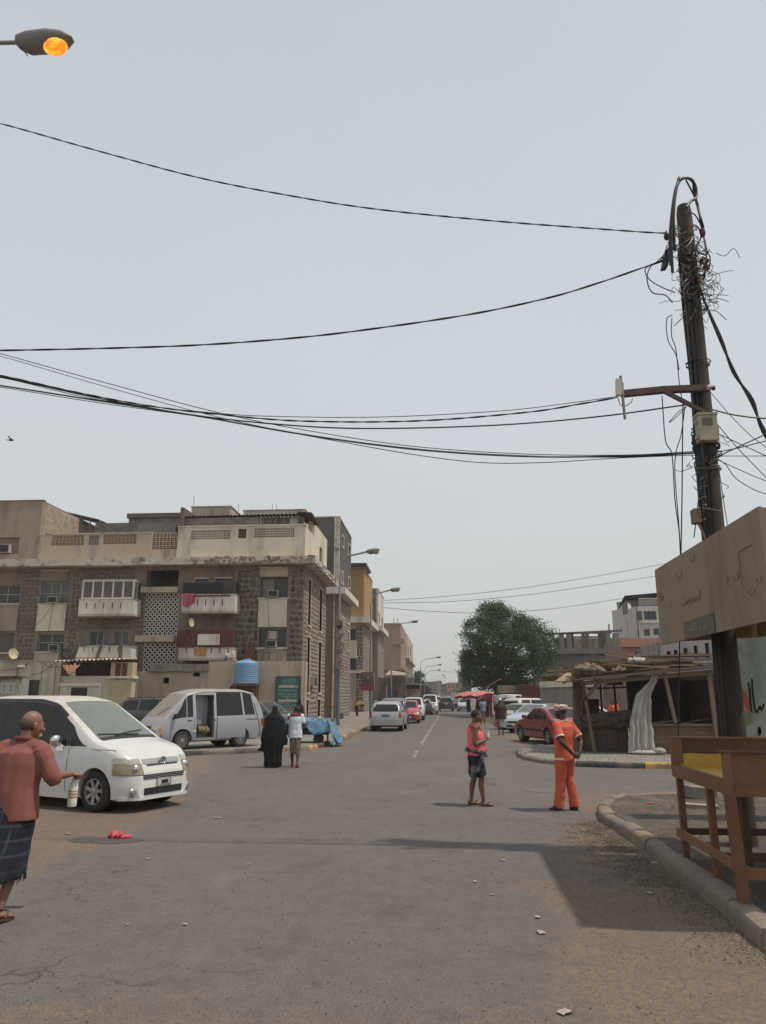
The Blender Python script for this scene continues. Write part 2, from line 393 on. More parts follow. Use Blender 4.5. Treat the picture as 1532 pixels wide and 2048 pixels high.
    def end(s, sg, y0, y1, z0, z1, o=.005, nu=8, nv=3, curve=0.):
        def fn(u, v):
            y = y0+(y1-y0)*u; z = z0+(z1-z0)*v+curve*(abs(y)/s.w)**2; ym = s.y(sg*(s.L/2-.3), z)*.985; y = max(-ym, min(ym, y))
            return (s.fx(y, z, sg)+sg*o, y, z)
        return s._thick(fn, nu, nv, (-sg*(o+.01), 0, 0))
    def _thick(s, fn, nu, nv, d):
        mb = MB(); mb.grid(fn, nu, nv); k = len(mb.v); mb.v += [(a+d[0], b+d[1], c+d[2]) for a, b, c in mb.v]
        mb.f += [tuple(i+k for i in f)[::-1] for f in mb.f]
        m = nu+1; rim = [i for i in range(m)]+[j*m+nu for j in range(1, nv+1)]+[nv*m+i for i in range(nu-1, -1, -1)]+[j*m for j in range(nv-1, 0, -1)]
        for a, b in zip(rim, rim[1:]+rim[:1]): mb.f.append((a, a+k, b+k, b))
        return mb
WHEEL = {}
def wheel(parent, x, y, r, sd, style='spoke', w=.2, rimm=None, lab=None):
    key = (round(r, 3), style)
    if key not in WHEEL:
        t = MB().lathe([(r*.62, -w/2+.02), (r*.72, -w/2), (r*.93, -w/2+.008), (r, -w/2+.04), (r, w/2-.04), (r*.93, w/2-.008), (r*.72, w/2), (r*.62, w/2-.02), (r*.6, 0), (r*.62, -w/2+.02)], 36, 'y').lathe([(r*.6, w/2-.09), (0, w/2-.10)], 36, 'y')
        q = MB(); ri = r*.64
        q.lathe([(ri, w/2-.005), (ri*.94, w/2-.004), (ri*.90, w/2-.035), (ri*.90, w/2-.085)], 36, 'y')
        if style == 'spoke' or style == 'six': ns, ww = 7, .06
        elif style == 'turbine': ns, ww = 16, .016
        elif style == 'five': ns, ww = 5, .07
        else: ns, ww = 12, .03
        for k in range(ns):
            a = 2*pi*k/ns+.3; ca, sa = cos(a), sin(a)
            q.beam((ca*.03, w/2-.028, sa*.03), (ca*ri*.95, w/2-.018, sa*ri*.95), ww if style != 'cap' else .02, .02, (0, 1, 0))
        q.lathe([(.055, w/2-.06), (.055, w/2-.006), (.03, w/2), (0, w/2)], 16, 'y')
        if style == 'cap': q.lathe([(ri*.9, w/2-.02), (ri*.5, w/2-.008), (.1, w/2-.012)], 30, 'y')
        WHEEL[key] = (t.mesh('tyre', M['tyre'], 50), q.mesh('rim', M['rim'], 35))
    t, q = WHEEL[key]
    o = link('wheel', t, parent); o.location = (x, y, r)
    if sd < 0: o.rotation_euler = (0, 0, pi)
    link('rim', q, o); return o
def car(name, label, cat, loc, head, P, pm, group=None, full=True):
    """P: shape table. windows: side panes as (x0b, x1b, x0t, x1t)"""
    b = Body(P['L'], P['W'], P['top'], P['belt'], P.get('zl', .2), P.get('tumble', .32), P.get('rw', .31), P['wx'], P.get('nose', .12))
    t = thing(name, label, 'car' if cat is None else cat, loc, head, group); rw = b.rw
    cut = []
    for wx in b.wx:
        for sd in (1, -1):
            c = MB(); R = rw+P.get('arch', .055); c.lathe([(0, 0), (R, 0), (R, .5), (0, .5)], 28, 'y', (wx, sd*(b.w-.26)-(0 if sd > 0 else .5), rw+.01)); c.v = [(x, y, z) for x, y, z in c.v]
            cc = MB(); cc.tube([(wx, sd*(b.w-.27), rw+.01), (wx, sd*(b.w+.2), rw+.01)], R, 28); cut.append(cc)
    for q in P.get('cuts', []): cut.append(MB().box(*q))
    me = boolean(b.loft().mesh('b'), cut); me.materials.clear(); me.materials.append(pm); shade(me, 32); me.name = 'body'
    link('body', me, t)
    for wx in b.wx:
        for sd in (1, -1): mk('wheel_arch', MB().tube([(wx, sd*(b.w-.275), rw+.01), (wx, sd*(b.w-.262), rw+.01)], rw+.05, 20), M['dark'], t)
    gm = P.get('glass', M['glass']); gs = P.get('sglass', gm)
    zt = lambda x: b.sec(x)[7][1]-.015; zb = lambda x: sm(b.belt, x)+.025
    for w in P['side']:
        for sd in (1, -1):
            if P.get('open') and (sd, P['side'].index(w)) in P['open']: continue
            z0 = zb if len(w) < 5 else w[4]; z1 = zt if len(w) < 6 else w[5]
            mk('side_window', b.side(sd, w[0], w[1], z0, z1, w[2], w[3]), gs, t, 30)
    if P.get('wind'): mk('windscreen', b.topp(*P['wind']), gm, t, 30)
    if P.get('rearw'): mk('rear_window', b.topp(*P['rearw']), P.get('rglass', gm), t, 30)
    if P.get('rearend'): mk('rear_window', b.end(-1, *P['rearend']), P.get('rglass', gm), t, 30)
    st = P.get('style', 'five')
    for wx in b.wx:
        for sd in (1, -1): wheel(t, wx, sd*(b.w-.115), rw, sd, st)
    h = P['L']/2
    lz0, lz1 = P.get('lamp', (.58, .72)); hw = b.w
    for sd in (1, -1):
        mk('headlight', b.end(1, sd*(hw-.42), sd*(hw-.06), lz0, lz1, .012), M['lens'], t, 30)
        rz = P.get('rlamp', (.62, .86, .22)); mk('tail_lamp', b.end(-1, sd*(hw-rz[2]), sd*(hw-.05), rz[0], rz[1], .012), M['red_lens'], t, 30)
        # mirrors
        mx = P.get('mirror', (.75, .98)); ym = b.y(mx[0], mx[1]); mk('mirror', MB().obox((mx[0], sd*(ym+.12), mx[1]+.05), (.09, .17, .13)).beam((mx[0], sd*(ym-.01), mx[1]), (mx[0], sd*(ym+.08), mx[1]+.03), .04), P.get('mm', pm), t)
        for hx in P.get('handles', []): mk('door_handle', b.side(sd, hx, hx+.15, P['hz'], P['hz']+.03, o=.02, nu=2, nv=1), P.get('hm', pm), t)
        for sx in P.get('seams', []): mk('door_seam', b.side(sd, sx, sx+.012, .3, lambda x: sm(b.belt, x)-.01, o=.0025, nu=1, nv=8), M['black'], t)
        if P.get('mould'): mk('side_moulding', b.side(sd, b.wx[1]+rw+.1, b.wx[0]-rw-.1, P['mould'][0], P['mould'][1], o=.014, nu=10, nv=1), P.get('mouldm', M['black']), t)
    g = P.get('grille', (.5, .6, .42)); mk('grille', b.end(1, -g[2], g[2], g[0], g[1], .01), M['black'], t, 30)
    mk('bumper_intake', b.end(1, -.5, .5, b.zl+.1, b.zl+.2, .008), M['black'], t, 30)
    mk('number_plate', MB().obox((b.fx(0, .5)+.02, 0, P.get('pz', .42)), (.012, .34, .13)), P.get('pm', M['plate']), t)
    rp = P.get('rpz', .72); mk('number_plate', MB().obox((b.fx(.2, rp, -1)-.012, 0, rp), (.012, .42, .14)), P.get('pm', M['plate']), t)
    if P.get('rbump'): mk('rear_bumper', b.end(-1, -hw+.04, hw-.04, b.zl+.08, P['rbump'], .05), P.get('bm', pm), t, 30)
    return t, b
SEDAN = dict(L=4.5, W=1.72, zl=.2, rw=.31, wx=(1.36, -1.27), top=[(-2.25, .72), (-2.2, .92), (-1.55, 1.0), (-.85, 1.36), (-.4, 1.43), (.25, 1.42), (1.08, .98), (1.7, .88), (2.15, .72), (2.25, .6)],
    belt=[(-2.25, .75), (-1, .96), (.9, .9), (2.25, .8)], side=[(-1.25, -.88, -1.0, -.78), (-.84, -.02, -.62, -.0), (.02, 1.02, .03, .42)], wind=(.3, 1.06, .97, .92), rearw=(-1.5, -.86, .88, .9),
    handles=(-.75, .05), hz=.8, seams=(-.95, .0, 1.02), rlamp=(.68, .86, .3), rpz=.8, rbump=.48)
HATCH = dict(L=3.7, W=1.62, zl=.2, rw=.29, wx=(1.18, -1.17), top=[(-1.85, .75), (-1.82, 1.0), (-1.5, 1.45), (-.9, 1.52), (.3, 1.48), (1.05, 1.0), (1.5, .9), (1.78, .72), (1.85, .6)],
    belt=[(-1.85, .95), (0, .92), (1.85, .82)], side=[(-1.55, -.95, -1.35, -.93), (-.85, -.05, -.85, -.04), (.0, .95, .0, .42)], wind=(.36, 1.02, .97, .9), rearend=(-.55, .55, 1.02, 1.38), style='cap',
    handles=(-.7, .1), hz=.82, seams=(-.9, -.02, .98), rlamp=(.75, 1.05, .2), grille=(.5, .58, .35))
SUV = dict(L=4.4, W=1.8, zl=.3, rw=.35, wx=(1.32, -1.28), top=[(-2.2, .9), (-2.16, 1.1), (-1.95, 1.55), (-1.6, 1.68), (-.3, 1.71), (.2, 1.68), (.98, 1.12), (1.7, 1.02), (2.12, .85), (2.2, .7)],
    belt=[(-2.2, 1.12), (0, 1.06), (2.2, .95)], side=[(-1.95, -1.1, -1.78, -1.08), (-1.0, -.08, -.98, -.06), (-.02, .9, .0, .38)], wind=(.3, .96, .97, .9), rearend=(-.66, .66, 1.12, 1.52), style='five',
    handles=(-.85, .05), hz=.95, seams=(-1.05, -.05, .95), rlamp=(.78, 1.12, .2), rpz=.9, mirror=(.7, 1.12), rbump=.66, lamp=(.72, .9), grille=(.62, .76, .4), pz=.5)
MINIBUS = dict(L=4.6, W=1.68, zl=.22, rw=.31, wx=(1.35, -1.2), top=[(-2.3, .9), (-2.28, 1.6), (-2.15, 1.9), (-1.8, 1.94), (1.0, 1.92), (1.3, 1.82), (1.95, 1.08), (2.2, .92), (2.3, .75)],
    belt=[(-2.3, 1.1), (2.3, 1.0)], side=[(-2.1, -1.2, -2.05, -1.2), (-1.12, .1, -1.12, .1), (.2, 1.0, .2, .98)], wind=(1.22, 1.88, .95, .93), rearend=(-.6, .6, 1.15, 1.7), style='cap', tumble=.14,
    handles=(.25,), hz=.95, seams=(.15, 1.1), rlamp=(.8, 1.3, .14), lamp=(.72, .86), mirror=(1.25, 1.15))
def arr(o, x): return x
# ------------------------------------------------------------------ people (local: facing +Y, right hand +X)
BASEJ = dict(pel=(0, 0, .93), waist=(0, 0, 1.07), chest=(0, .0, 1.27), neck=(0, -.02, 1.45), head=(0, .015, 1.595), hd=(0, 1, 0),
    shR=(.175, -.01, 1.40), elR=(.235, -.03, 1.12), wrR=(.25, .06, .87), shL=(-.175, -.01, 1.40), elL=(-.235, -.03, 1.12), wrL=(-.25, .06, .87),
    hipR=(.09, 0, .90), knR=(.10, .03, .49), anR=(.10, -.01, .085), hipL=(-.09, 0, .90), knL=(-.10, .03, .49), anL=(-.10, -.01, .085), ftR=(0, 1), ftL=(0, 1),
    hR=(.05, .25, -1), hL=(-.05, .25, -1), nR=(-1, 0, 0), nL=(1, 0, 0), cuR=.35, cuL=.35)
def lerp3(a, b, t): return V(a).lerp(V(b), t)
def limb(mb, pts, rs, n=12, k=4):
    p = smoothline(pts, k); rr = []
    for i in range(len(p)): q = i/k; j = min(int(q), len(rs)-2); f = q-j; rr.append(rs[j]*(1-f)+rs[j+1]*f)
    mb.tube(p, rr, n)
def hand(mb, wr, d, n, side, curl, sc=1.):
    wr, d, n = V(wr), V(d).normalized(), V(n); n = (n-d*n.dot(d)).normalized(); t = d.cross(n)*side
    R = Matrix((t, n, d)).transposed()
    mb.ell(wr+d*.045*sc, (.04*sc, .017*sc, .055*sc), 12, 8, R)
    for i in range(4):
        b = wr+d*.075*sc+t*(.027-.018*i)*sc; L = (.070, .078, .074, .058)[i]*sc; p = [b]; a = 0
        for q in range(3): a += curl*1.25; b = b+(d*cos(a)+n*sin(a))*(L*(.46, .32, .24)[q]); p.append(b)
        mb.tube(smoothline(p, 2), .0092*sc, 8); mb.ell(p[-1], (.009*sc,)*3, 8, 6)
    b = wr+d*.02*sc+t*.032*sc; p = [b, b+(d*.6+t*.7+n*.25).normalized()*.032*sc]; p.append(p[-1]+(d*.8+t*.2+n*(.3+curl*.6)).normalized()*.032*sc); p.append(p[-1]+(d*.8-t*.1+n*(.3+curl)).normalized()*.022*sc)
    mb.tube(smoothline(p, 2), [.0115*sc]*7, 8); mb.ell(p[-1], (.010*sc,)*3, 8, 6)
def headm(mb, J):
    c = V(J['head']); f = V(J['hd']).normalized(); r = f.cross(V((0, 0, 1))).normalized(); u = r.cross(f); R = Matrix((r, f, u)).transposed()
    P = lambda x, y, z: c+R@V((x, y, z))
    mb.ell(P(0, -.018, .035), (.074, .093, .092), 18, 12, R); mb.ell(P(0, .022, -.01), (.064, .072, .09), 16, 10, R)
    mb.ell(P(0, .034, -.062), (.050, .055, .042), 14, 9, R); mb.ell(P(0, .072, -.088), (.024, .022, .02), 10, 7, R)
    mb.ell(P(0, .078, .018), (.046, .018, .013), 12, 7, R)
    mb.tube([P(0, .086, .012), P(0, .100, -.012), P(0, .112, -.032), P(0, .093, -.040)], [.008, .011, .0155, .010], 8)
    for s in (1, -1):
        mb.ell(P(.013*s, .098, -.036), (.009, .012, .008), 8, 6, R); mb.ell(P(.038*s, .062, -.022), (.022, .024, .022), 10, 7, R)
        mb.ell(P(.074*s, -.008, -.008), (.010, .021, .031), 10, 8, R); mb.ell(P(.074*s, -.012, .008), (.014, .016, .016), 8, 6, R)
    mb.ell(P(0, .090, -.060), (.022, .010, .006), 8, 6, R); mb.ell(P(0, .088, -.072), (.020, .010, .007), 8, 6, R)
    limb(mb, [P(0, -.035, -.03), lerp3(J['head'], J['neck'], .6)+V((0, -.012, 0)), V(J['neck'])+V((0, 0, -.03))], [.056, .054, .066], 14)
    return P, R
def person(name, label, loc, rz, H, skin, J=None, voxel=.009, torso=1., belly=0., feet='sandal', group=None, sandal=None, full=True):
    J = {**BASEJ, **(J or {})}; t = thing(name, label, 'person', loc, rz, group); t.scale = (H/1.72,)*3
    mb = MB()
    P, R = headm(mb, J)
    a, b, c, d = V(J['pel']), V(J['waist']), V(J['chest']), V(J['neck'])
    k = torso
    p = smoothline([a+V((0, 0, -.06)), a+V((0, 0, .04)), b, c, c.lerp(d, .55), d+V((0, 0, -.02))], 4); rs = [(.155*k, .105*k), (.15*k, .105*k), (.142*k, (.095+belly)*k), (.165*k, .105*k), (.15*k, .09*k), (.07, .058)]; mb.rings([(q.x, q.y, q.z, rs[min(i//4, 4)][0]*(1-(i/4-min(i//4, 4)))+rs[min(i//4, 4)+1][0]*(i/4-min(i//4, 4)), rs[min(i//4, 4)][1]*(1-(i/4-min(i//4, 4)))+rs[min(i//4, 4)+1][1]*(i/4-min(i//4, 4))) for i, q in enumerate(p)], 20) if abs(c.y-a.y) < .2 else mb.tube(p, [.13*k]*21, 18)
    for s, q in (('R', 1), ('L', -1)):
        sh, el, wr = V(J['sh'+s]), V(J['el'+s]), V(J['wr'+s]); hip, kn, an = V(J['hip'+s]), V(J['kn'+s]), V(J['an'+s])
        mb.ell(sh, (.062, .06, .06), 12, 8); mb.tube([d+V((0, 0, -.06)), sh+V((0, 0, .01))], [.06, .048], 10)
        limb(mb, [sh, lerp3(sh, el, .45), el, lerp3(el, wr, .3), wr], [.052*k, .048*k, .039, .041, .027], 12)
        hand(mb, wr, J['h'+s], J['n'+s], q, J['cu'+s])
        limb(mb, [hip, lerp3(hip, kn, .5), kn, lerp3(kn, an, .32)+V((0, -.014, 0)), lerp3(kn, an, .8), an], [.088*k, .076*k, .056, .058, .038, .036], 14)
        fd = J['ft'+s]; fv = V((fd[0], fd[1], fd[2] if len(fd) > 2 else 0)).normalized(); up = V((0, 0, 1)); up = (up-fv*up.dot(fv)).normalized(); sv = fv.cross(up); RR = Matrix((sv, fv, up)).transposed()
        mb.ell(an+up*-.035-fv*.025, (.034, .05, .034), 12, 8, RR); mb.ell(an-up*.045+fv*.06, (.042, .085, .028), 12, 8, RR); mb.ell(an-up*.055+fv*.115, (.045, .055, .020), 12, 8, RR)
        for i in range(5): mb.ell(an-up*.062+fv*(.165-.010*i*i*.35)+sv*(-.036+.018*i)*-q, (.010, .022, .010), 8, 6, RR)
        if feet == 'sandal':
            so = MB(); n_ = 14
            def sole(z): return [an+fv*(.045+.145*cos(2*pi*i/n_))+sv*((.047-.008*cos(2*pi*i/n_ +pi))*sin(2*pi*i/n_))-up*z for i in range(n_)]
            lo, hi = sole(.092), sole(.071); so.add(lo+hi, [tuple(range(n_))[::-1], tuple(range(n_, 2*n_))]+[(i, (i+1) % n_, n_+(i+1) % n_, n_+i) for i in range(n_)])
            so.tube(smoothline([an+sv*.045-up*.07+fv*.05, an+sv*.028-up*.02+fv*.085, an-up*.022+fv*.115, an-sv*.03-up*.02+fv*.085, an-sv*.047-up*.07+fv*.05], 3), .009, 6)
            mk('sandal', so, sandal or M['sandal'], t, 50)
    o = link('body', remesh(mb, 'body', skin, voxel, 2), t)
    return t, J, P, R
def folds(amp=.006, vs=9., hs=16.):
    def f(p): return amp*(noise.noise(V((p.x*hs, p.y*hs, p.z*vs*.35)))+.6*noise.noise(V((p.x*vs, p.y*vs, p.z*vs)))+.10*noise.noise(V((p.x*30, p.y*30, p.z*22))))
    return f
def garment(name, mb, m, t, voxel=.011, disp=None, label=None, smn=2):
    return link(name, remesh(mb, name, m, voxel, smn, disp or folds()), t, label)
def shirt(J, k=1., ext=.0, sl=.5, hem=.88, belly=0., loose=.018, sleeve=(.072, .07, .066), armk=1.):
    mb = MB(); a, b, c, d = V(J['pel']), V(J['waist']), V(J['chest']), V(J['neck']); e = loose; h = V(a); h.z = hem
    if hem > a.z: h = a.lerp(b, (hem-a.z)/(b.z-a.z)) if hem < b.z else b.copy()
    pts = [h, h.lerp(b, .5), b, c, c.lerp(d, .5), d+V((0, .0, -.045)), d+V((0, 0, .0))]
    rs = [(.172*k+e, .118*k+e+belly), (.165*k+e, .115*k+e+belly), (.155*k+e, .108*k+e+belly), (.178*k+e, .112*k+e), (.172*k+e, .10*k+e), (.12*k+e*.7, .08+e*.4), (.068, .064)]
    p = smoothline(pts, 4); rr = []
    for i in range(len(p)): q = i/4; j = min(int(q), len(rs)-2); f = q-j; rr.append((rs[j][0]*(1-f)+rs[j+1][0]*f, rs[j][1]*(1-f)+rs[j+1][1]*f))
    # keep the wide axis sideways
    k0 = len(mb.v)
    for q, (ra, rb) in zip(p, rr): mb.v += [(q.x+ra*cos(2*pi*i/24), q.y+rb*sin(2*pi*i/24), q.z) for i in range(24)]
    for j in range(len(p)-1):
        for i in range(24): mb.f.append((k0+j*24+i, k0+j*24+(i+1) % 24, k0+(j+1)*24+(i+1) % 24, k0+(j+1)*24+i))
    mb.f.append(tuple(k0+i for i in range(24))[::-1]); mb.f.append(tuple(k0+(len(p)-1)*24+i for i in range(24)))
    for s in 'RL':
        sh, el, wr = V(J['sh'+s]), V(J['el'+s]), V(J['wr'+s])
        mb.ell(sh, (.078*armk, .074, .07), 14, 9); mb.tube([d+V((0, 0, -.06)), sh+V((0, 0, .012))], [.075, .06], 12)
        if sl <= 1: en = sh.lerp(el, sl); mb.tube([sh, sh.lerp(en, .5), en], sleeve, 14)
        else: en = el.lerp(wr, sl-1); mb.tube(smoothline([sh, sh.lerp(el, .5), el, en], 3), [sleeve[0]]*3+[sleeve[1]]*3+[sleeve[1]*.95]*3+[sleeve[2]], 14)
    return mb
def skirt(J, z0, z1, r0=(.172, .125), r1=(.20, .17), sh=(0, 0), n=36, flute=.0, nf=9):
    mb = MB(); k = 14; vs = []; fs = []; c0 = V(J['pel']); c0.z = z1
    for j in range(k+1):
        t = j/k; z = z1+(z0-z1)*t; cx = c0.x+sh[0]*t*t; cy = c0.y+sh[1]*t*t; rx = r0[0]+(r1[0]-r0[0])*t; ry = r0[1]+(r1[1]-r0[1])*t
        for i in range(n): a = 2*pi*i/n; w = 1+flute*t*sin(nf*a+2*sin(a)); vs.append((cx+rx*w*cos(a), cy+ry*w*sin(a), z+.012*sin(3*a)*t))
    for j in range(k):
        for i in range(n): fs.append((j*n+i, (j+1)*n+i, (j+1)*n+(i+1) % n, j*n+(i+1) % n))
    fs.append(tuple(range(n))); fs.append(tuple(k*n+i for i in range(n))[::-1]); return mb.add(vs, fs)
def haircap(P, R, lo=-.03, k=1.035, bald=False):
    mb = MB(); c = P(0, -.024, .034)
    mb.ell(c, (.076*k, .094*k, .094*k), 20, 14, R); f = R@V((0, 1, 0)); u = R@V((0, 0, 1)); v2 = []
    return mb
def eyes(P, R, t):
    for s in (1, -1):
        mk('eye', MB().ell(P(.031*s, .082, -.004), (.0135, .008, .0075), 10, 7, R), M['eye_white'], t, 60)
        mk('eyebrow', MB().ell(P(.031*s, .088, .018), (.02, .006, .004), 8, 5, R), M['hair'], t, 60)
M['sandal'] = flat('sandal_leather', (.07, .04, .028), .6); M['hair'] = mat('dark_hair', (.018, .015, .014), .8, .3, 30, bump=.4, bscale=120)
M['eye_white'] = flat('eye', (.12, .09, .075), .3)
M['skin_dark'] = mat('dark_skin', (.07, .036, .022), .5, .15, 8, spec=.4); M['skin_brown'] = mat('brown_skin', (.165, .082, .052), .5, .15, 8, spec=.4)
M['skin_left'] = mat('warm_skin', (.22, .115, .075), .5, .15, 8, spec=.4)
def people():
    # man in the pink vest, profile, bottle raised to the chest
    J = dict(ftR=(.12, 1), ftL=(-.05, 1), anR=(.10, .10, .085), anL=(-.10, -.09, .085), knR=(.10, .075, .49), knL=(-.10, -.02, .49), shR=(.18, -.03, 1.395), shL=(-.18, -.02, 1.395), head=(0, .05, 1.60), hd=(.0, 1, -.08),
             elR=(.235, -.06, 1.11), wrR=(.14, .17, 1.18), hR=(-.2, .55, .65), nR=(-.9, .2, 0), cuR=.95, elL=(-.22, .03, 1.12), wrL=(-.12, .16, .98), hL=(.6, .6, -.1), cuL=.7, waist=(0, .02, 1.07), pel=(0, .01, .93))
    t, J, P, R = person('person', 'man in pink vest and dark shorts holding a small bottle in the roadway', (.62, 14.2, 0), radians(-80), 1.63, M['skin_brown'], J, .0075, 1.1, .02)
    m = mat('pink_vest', (.74, .13, .165), .85, .1, 6, bump=.3, bscale=60)
    mb = MB(); a, b, c, d = V(J['pel']), V(J['waist']), V(J['chest']), V(J['neck'])
    mb.rings([(0, .01, .90, .20, .165), (0, .02, 1.0, .198, .172), (0, .02, 1.1, .192, .168), (0, .008, 1.22, .20, .160), (0, .0, 1.30, .188, .146), (0, -.008, 1.36, .145, .125), (0, -.012, 1.40, .115, .10)], 28)
    for s in (1, -1): mb.tube(smoothline([(.10*s, .085, 1.33), (.105*s, .05, 1.42), (.10*s, -.03, 1.462), (.10*s, -.10, 1.40), (.09*s, -.115, 1.32)], 3), [(.035, .014)]*13, 10)
    garment('vest', mb, m, t, .009, folds(.005))
    sm_ = mat('shorts_cloth', (.016, .018, .026), .9, .4, 5, bump=.3)
    mb = MB(); mb.rings([(0, .01, .97, .185, .145), (0, .0, .86, .19, .15), (0, 0, .80, .19, .15)], 24)
    for s in 'RL': limb(mb, [V(J['hip'+s])+V((0, 0, -.02)), lerp3(J['hip'+s], J['kn'+s], .5), V(J['kn'+s])+V((0, 0, .04))], [.115, .112, .112], 14)
    garment('shorts', mb, sm_, t, .011, folds(.011))
    # jacket tied at the waist, hanging over the shorts
    g = mat('tied_shirt', (.14, .13, .14), .9, .5, 14, stain=(.02, .02, .025), sfac=.95, sscale=7, stretch=(1, 1, 1), smin=.42, smax=.5)
    mb = MB(); mb.tube(smoothline([(.20, -.06, .98), (.205, .10, .95), (.12, .17, .90), (-.05, .17, .95), (-.19, .08, .99), (-.18, -.1, 1.0), (0, -.16, 1.0), (.20, -.06, .98)], 3), [(.03, .04)]*22, 10)
    mb.tube(smoothline([(.20, .10, .96), (.215, .07, .84), (.205, -.02, .72), (.19, -.10, .60), (.18, -.11, .52)], 3), [(.06, .03)]*4+[(.10, .03)]*5+[(.08, .035)]*4, 12)
    garment('tied_shirt', mb, g, t, .01, folds(.012, 14, 20))
    mb = MB(); mb.ell(P(0, -.030, .044), (.079, .094, .090), 20, 14, R); garment('hair', mb, M['hair'], t, .008, folds(.001)); eyes(P, R, t)
    bt = tag(mk('bottle', MB().lathe([(0, 0), (.022, 0), (.024, .01), (.024, .07), (.010, .10), (.010, .125), (.012, .126), (.012, .14), (0, .14)], 14), flat('bottle_white', (.7, .68, .64), .3), smooth=40), 'small white bottle in the raised hand of the man in pink', 'bottle')
    hp = t.matrix_basis@(V(J['wrR'])+V((-.02, .05, .03))); bt.location = hp; bt.rotation_euler = (0, .1, 0)
    # street sweeper in orange
    J = dict(head=(-.01, .03, 1.60), hd=(-.35, 1, -.1), elR=(.235, -.17, 1.13), wrR=(.10, -.25, .94), hR=(-.6, -.1, -.35), nR=(0, 1, 0), elL=(-.23, -.16, 1.13), wrL=(-.06, -.25, .93), hL=(.6, -.05, -.2), nL=(0, 1, 0), cuR=.6, cuL=.6,
             hipR=(.09, 0, .9), knR=(.11, .02, .48), anR=(.13, -.06, .085), knL=(-.10, .03, .48), anL=(-.12, .07, .085), ftR=(.3, 1), ftL=(-.25, 1), waist=(0, .01, 1.07))
    t, J, P, R = person('person', 'street sweeper in orange work suit and white cap, hands behind the back', (2.12, 13.72, 0), radians(38), 1.72, M['skin_dark'], J, .0075, 1.08)
    om = mat('orange_work_cloth', (.56, .105, .055), .8, .12, 5, bump=.35, bscale=40, stain=(.34, .07, .05), sfac=.6, sscale=3)
    mb = shirt(J, 1.02, sl=.78, hem=.80, loose=.022, sleeve=(.070, .074, .078)); garment('shirt', mb, om, t, .01, folds(.016, 7, 12))
    mb = MB(); mb.rings([(0, 0, .98, .185, .14), (0, 0, .86, .19, .145), (0, 0, .80, .18, .14)], 24)
    for s in 'RL': limb(mb, [V(J['hip'+s]), lerp3(J['hip'+s], J['kn'+s], .5), V(J['kn'+s]), lerp3(J['kn'+s], J['an'+s], .5), V(J['an'+s])+V((0, .015, -.03))], [.105, .097, .083, .086, .094], 16)
    garment('trousers', mb, om, t, .01, folds(.016, 10, 10))
    tp = flat('reflective_tape', (.55, .53, .47), .5)
    for s in 'RL': sh, el = V(J['sh'+s]), V(J['el'+s]); mk('reflective_tape', MB().tube([sh.lerp(el, .67), sh.lerp(el, .755)], .081, 16), tp, t, 60)
    q = MB().rings([(0, 0, .825, .201, .146), (0, 0, .860, .200, .145)], 28); mk('reflective_tape', q, tp, t, 60)
    mk('collar', MB().tube(smoothline([(.06, -.055, 1.46), (.09, .0, 1.455), (.05, .055, 1.44), (-.05, .055, 1.44), (-.09, 0, 1.455), (-.06, -.055, 1.46), (0, -.08, 1.47), (.06, -.055, 1.46)], 3), [(.02, .012)]*22, 8), flat('pale_collar', (.5, .5, .5), .8), t, 60)
    q = mat('turban_cloth', (.50, .44, .40), .9, .2, 9, stain=(.30, .06, .05), sfac=.8, sscale=14, stretch=(1, 1, 2), smin=.5, smax=.56, bump=.5)
    mb = MB(); mb.ell(P(0, -.02, .075), (.086, .104, .07), 20, 12, R)
    for i in range(5): mb.tube(smoothline([P((.094)*cos(a), -.018+(.112)*sin(a), .052+.016*i-.02*sin(a+i)*.8) for a in [k*pi/6+i*.5 for k in range(13)]], 2), [.015]*25, 8)
    garment('turban', mb, q, t, .008, folds(.004)); eyes(P, R, t)
    # passer-by at the kerb of the roadway, seen from behind
    J = dict(head=(.03, .10, 1.585), hd=(.5, 1, -.12), neck=(.0, .05, 1.45), chest=(0, .03, 1.27), shR=(.19, .03, 1.39), shL=(-.19, .03, 1.39), elR=(.31, .07, 1.15), wrR=(.36, .28, 1.16), hR=(.25, .8, -.1), nR=(-.4, 0, -1), cuR=1.0,
             elL=(-.26, -.06, 1.12), wrL=(-.27, .05, .90), knR=(.09, .04, .50), anR=(.08, -.14, .11), knL=(-.10, -.05, .50), anL=(-.12, -.42, .22), ftL=(0, .75, -.65), ftR=(.05, 1, -.15))
    t, J, P, R = person('person', 'balding man in brick red shirt and dark checked wrap carrying a bottle', (-3.86, 6.95, 0), radians(-12), 1.76, M['skin_left'], J, .0065, 1.08)
    m = mat('brick_red_shirt', (.225, .076, .060), .85, .10, 3, bump=.15, bscale=60, stain=(.30, .125, .105), sfac=.5, sscale=3.5, stretch=(1, 1, .3))
    mb = shirt(J, 1.10, sl=1.12, hem=.80, loose=.045, sleeve=(.086, .077, .078)); garment('shirt', mb, m, t, .009, folds(.014, 3.5, 10))
    cf = MB().tube([V(J['elR']).lerp(V(J['wrR']), .10), V(J['elR']).lerp(V(J['wrR']), .26)], [.074, .066], 16); garment('rolled_cuff', cf, m, t, .008, folds(.006, 20, 30))
    mk('collar', MB().tube(smoothline([(.05, .115, 1.45), (.085, .06, 1.465), (.06, .0, 1.475), (0, -.02, 1.48), (-.06, .0, 1.475), (-.085, .06, 1.465), (-.05, .115, 1.45)], 4), [(.022, .013)]*25, 8), m, t, 60)
    nt_m, nt, b = _new('checked_wrap'); b.inputs['Roughness'].default_value = .9
    tcn = nt.nodes.new('ShaderNodeTexCoord'); acc = None
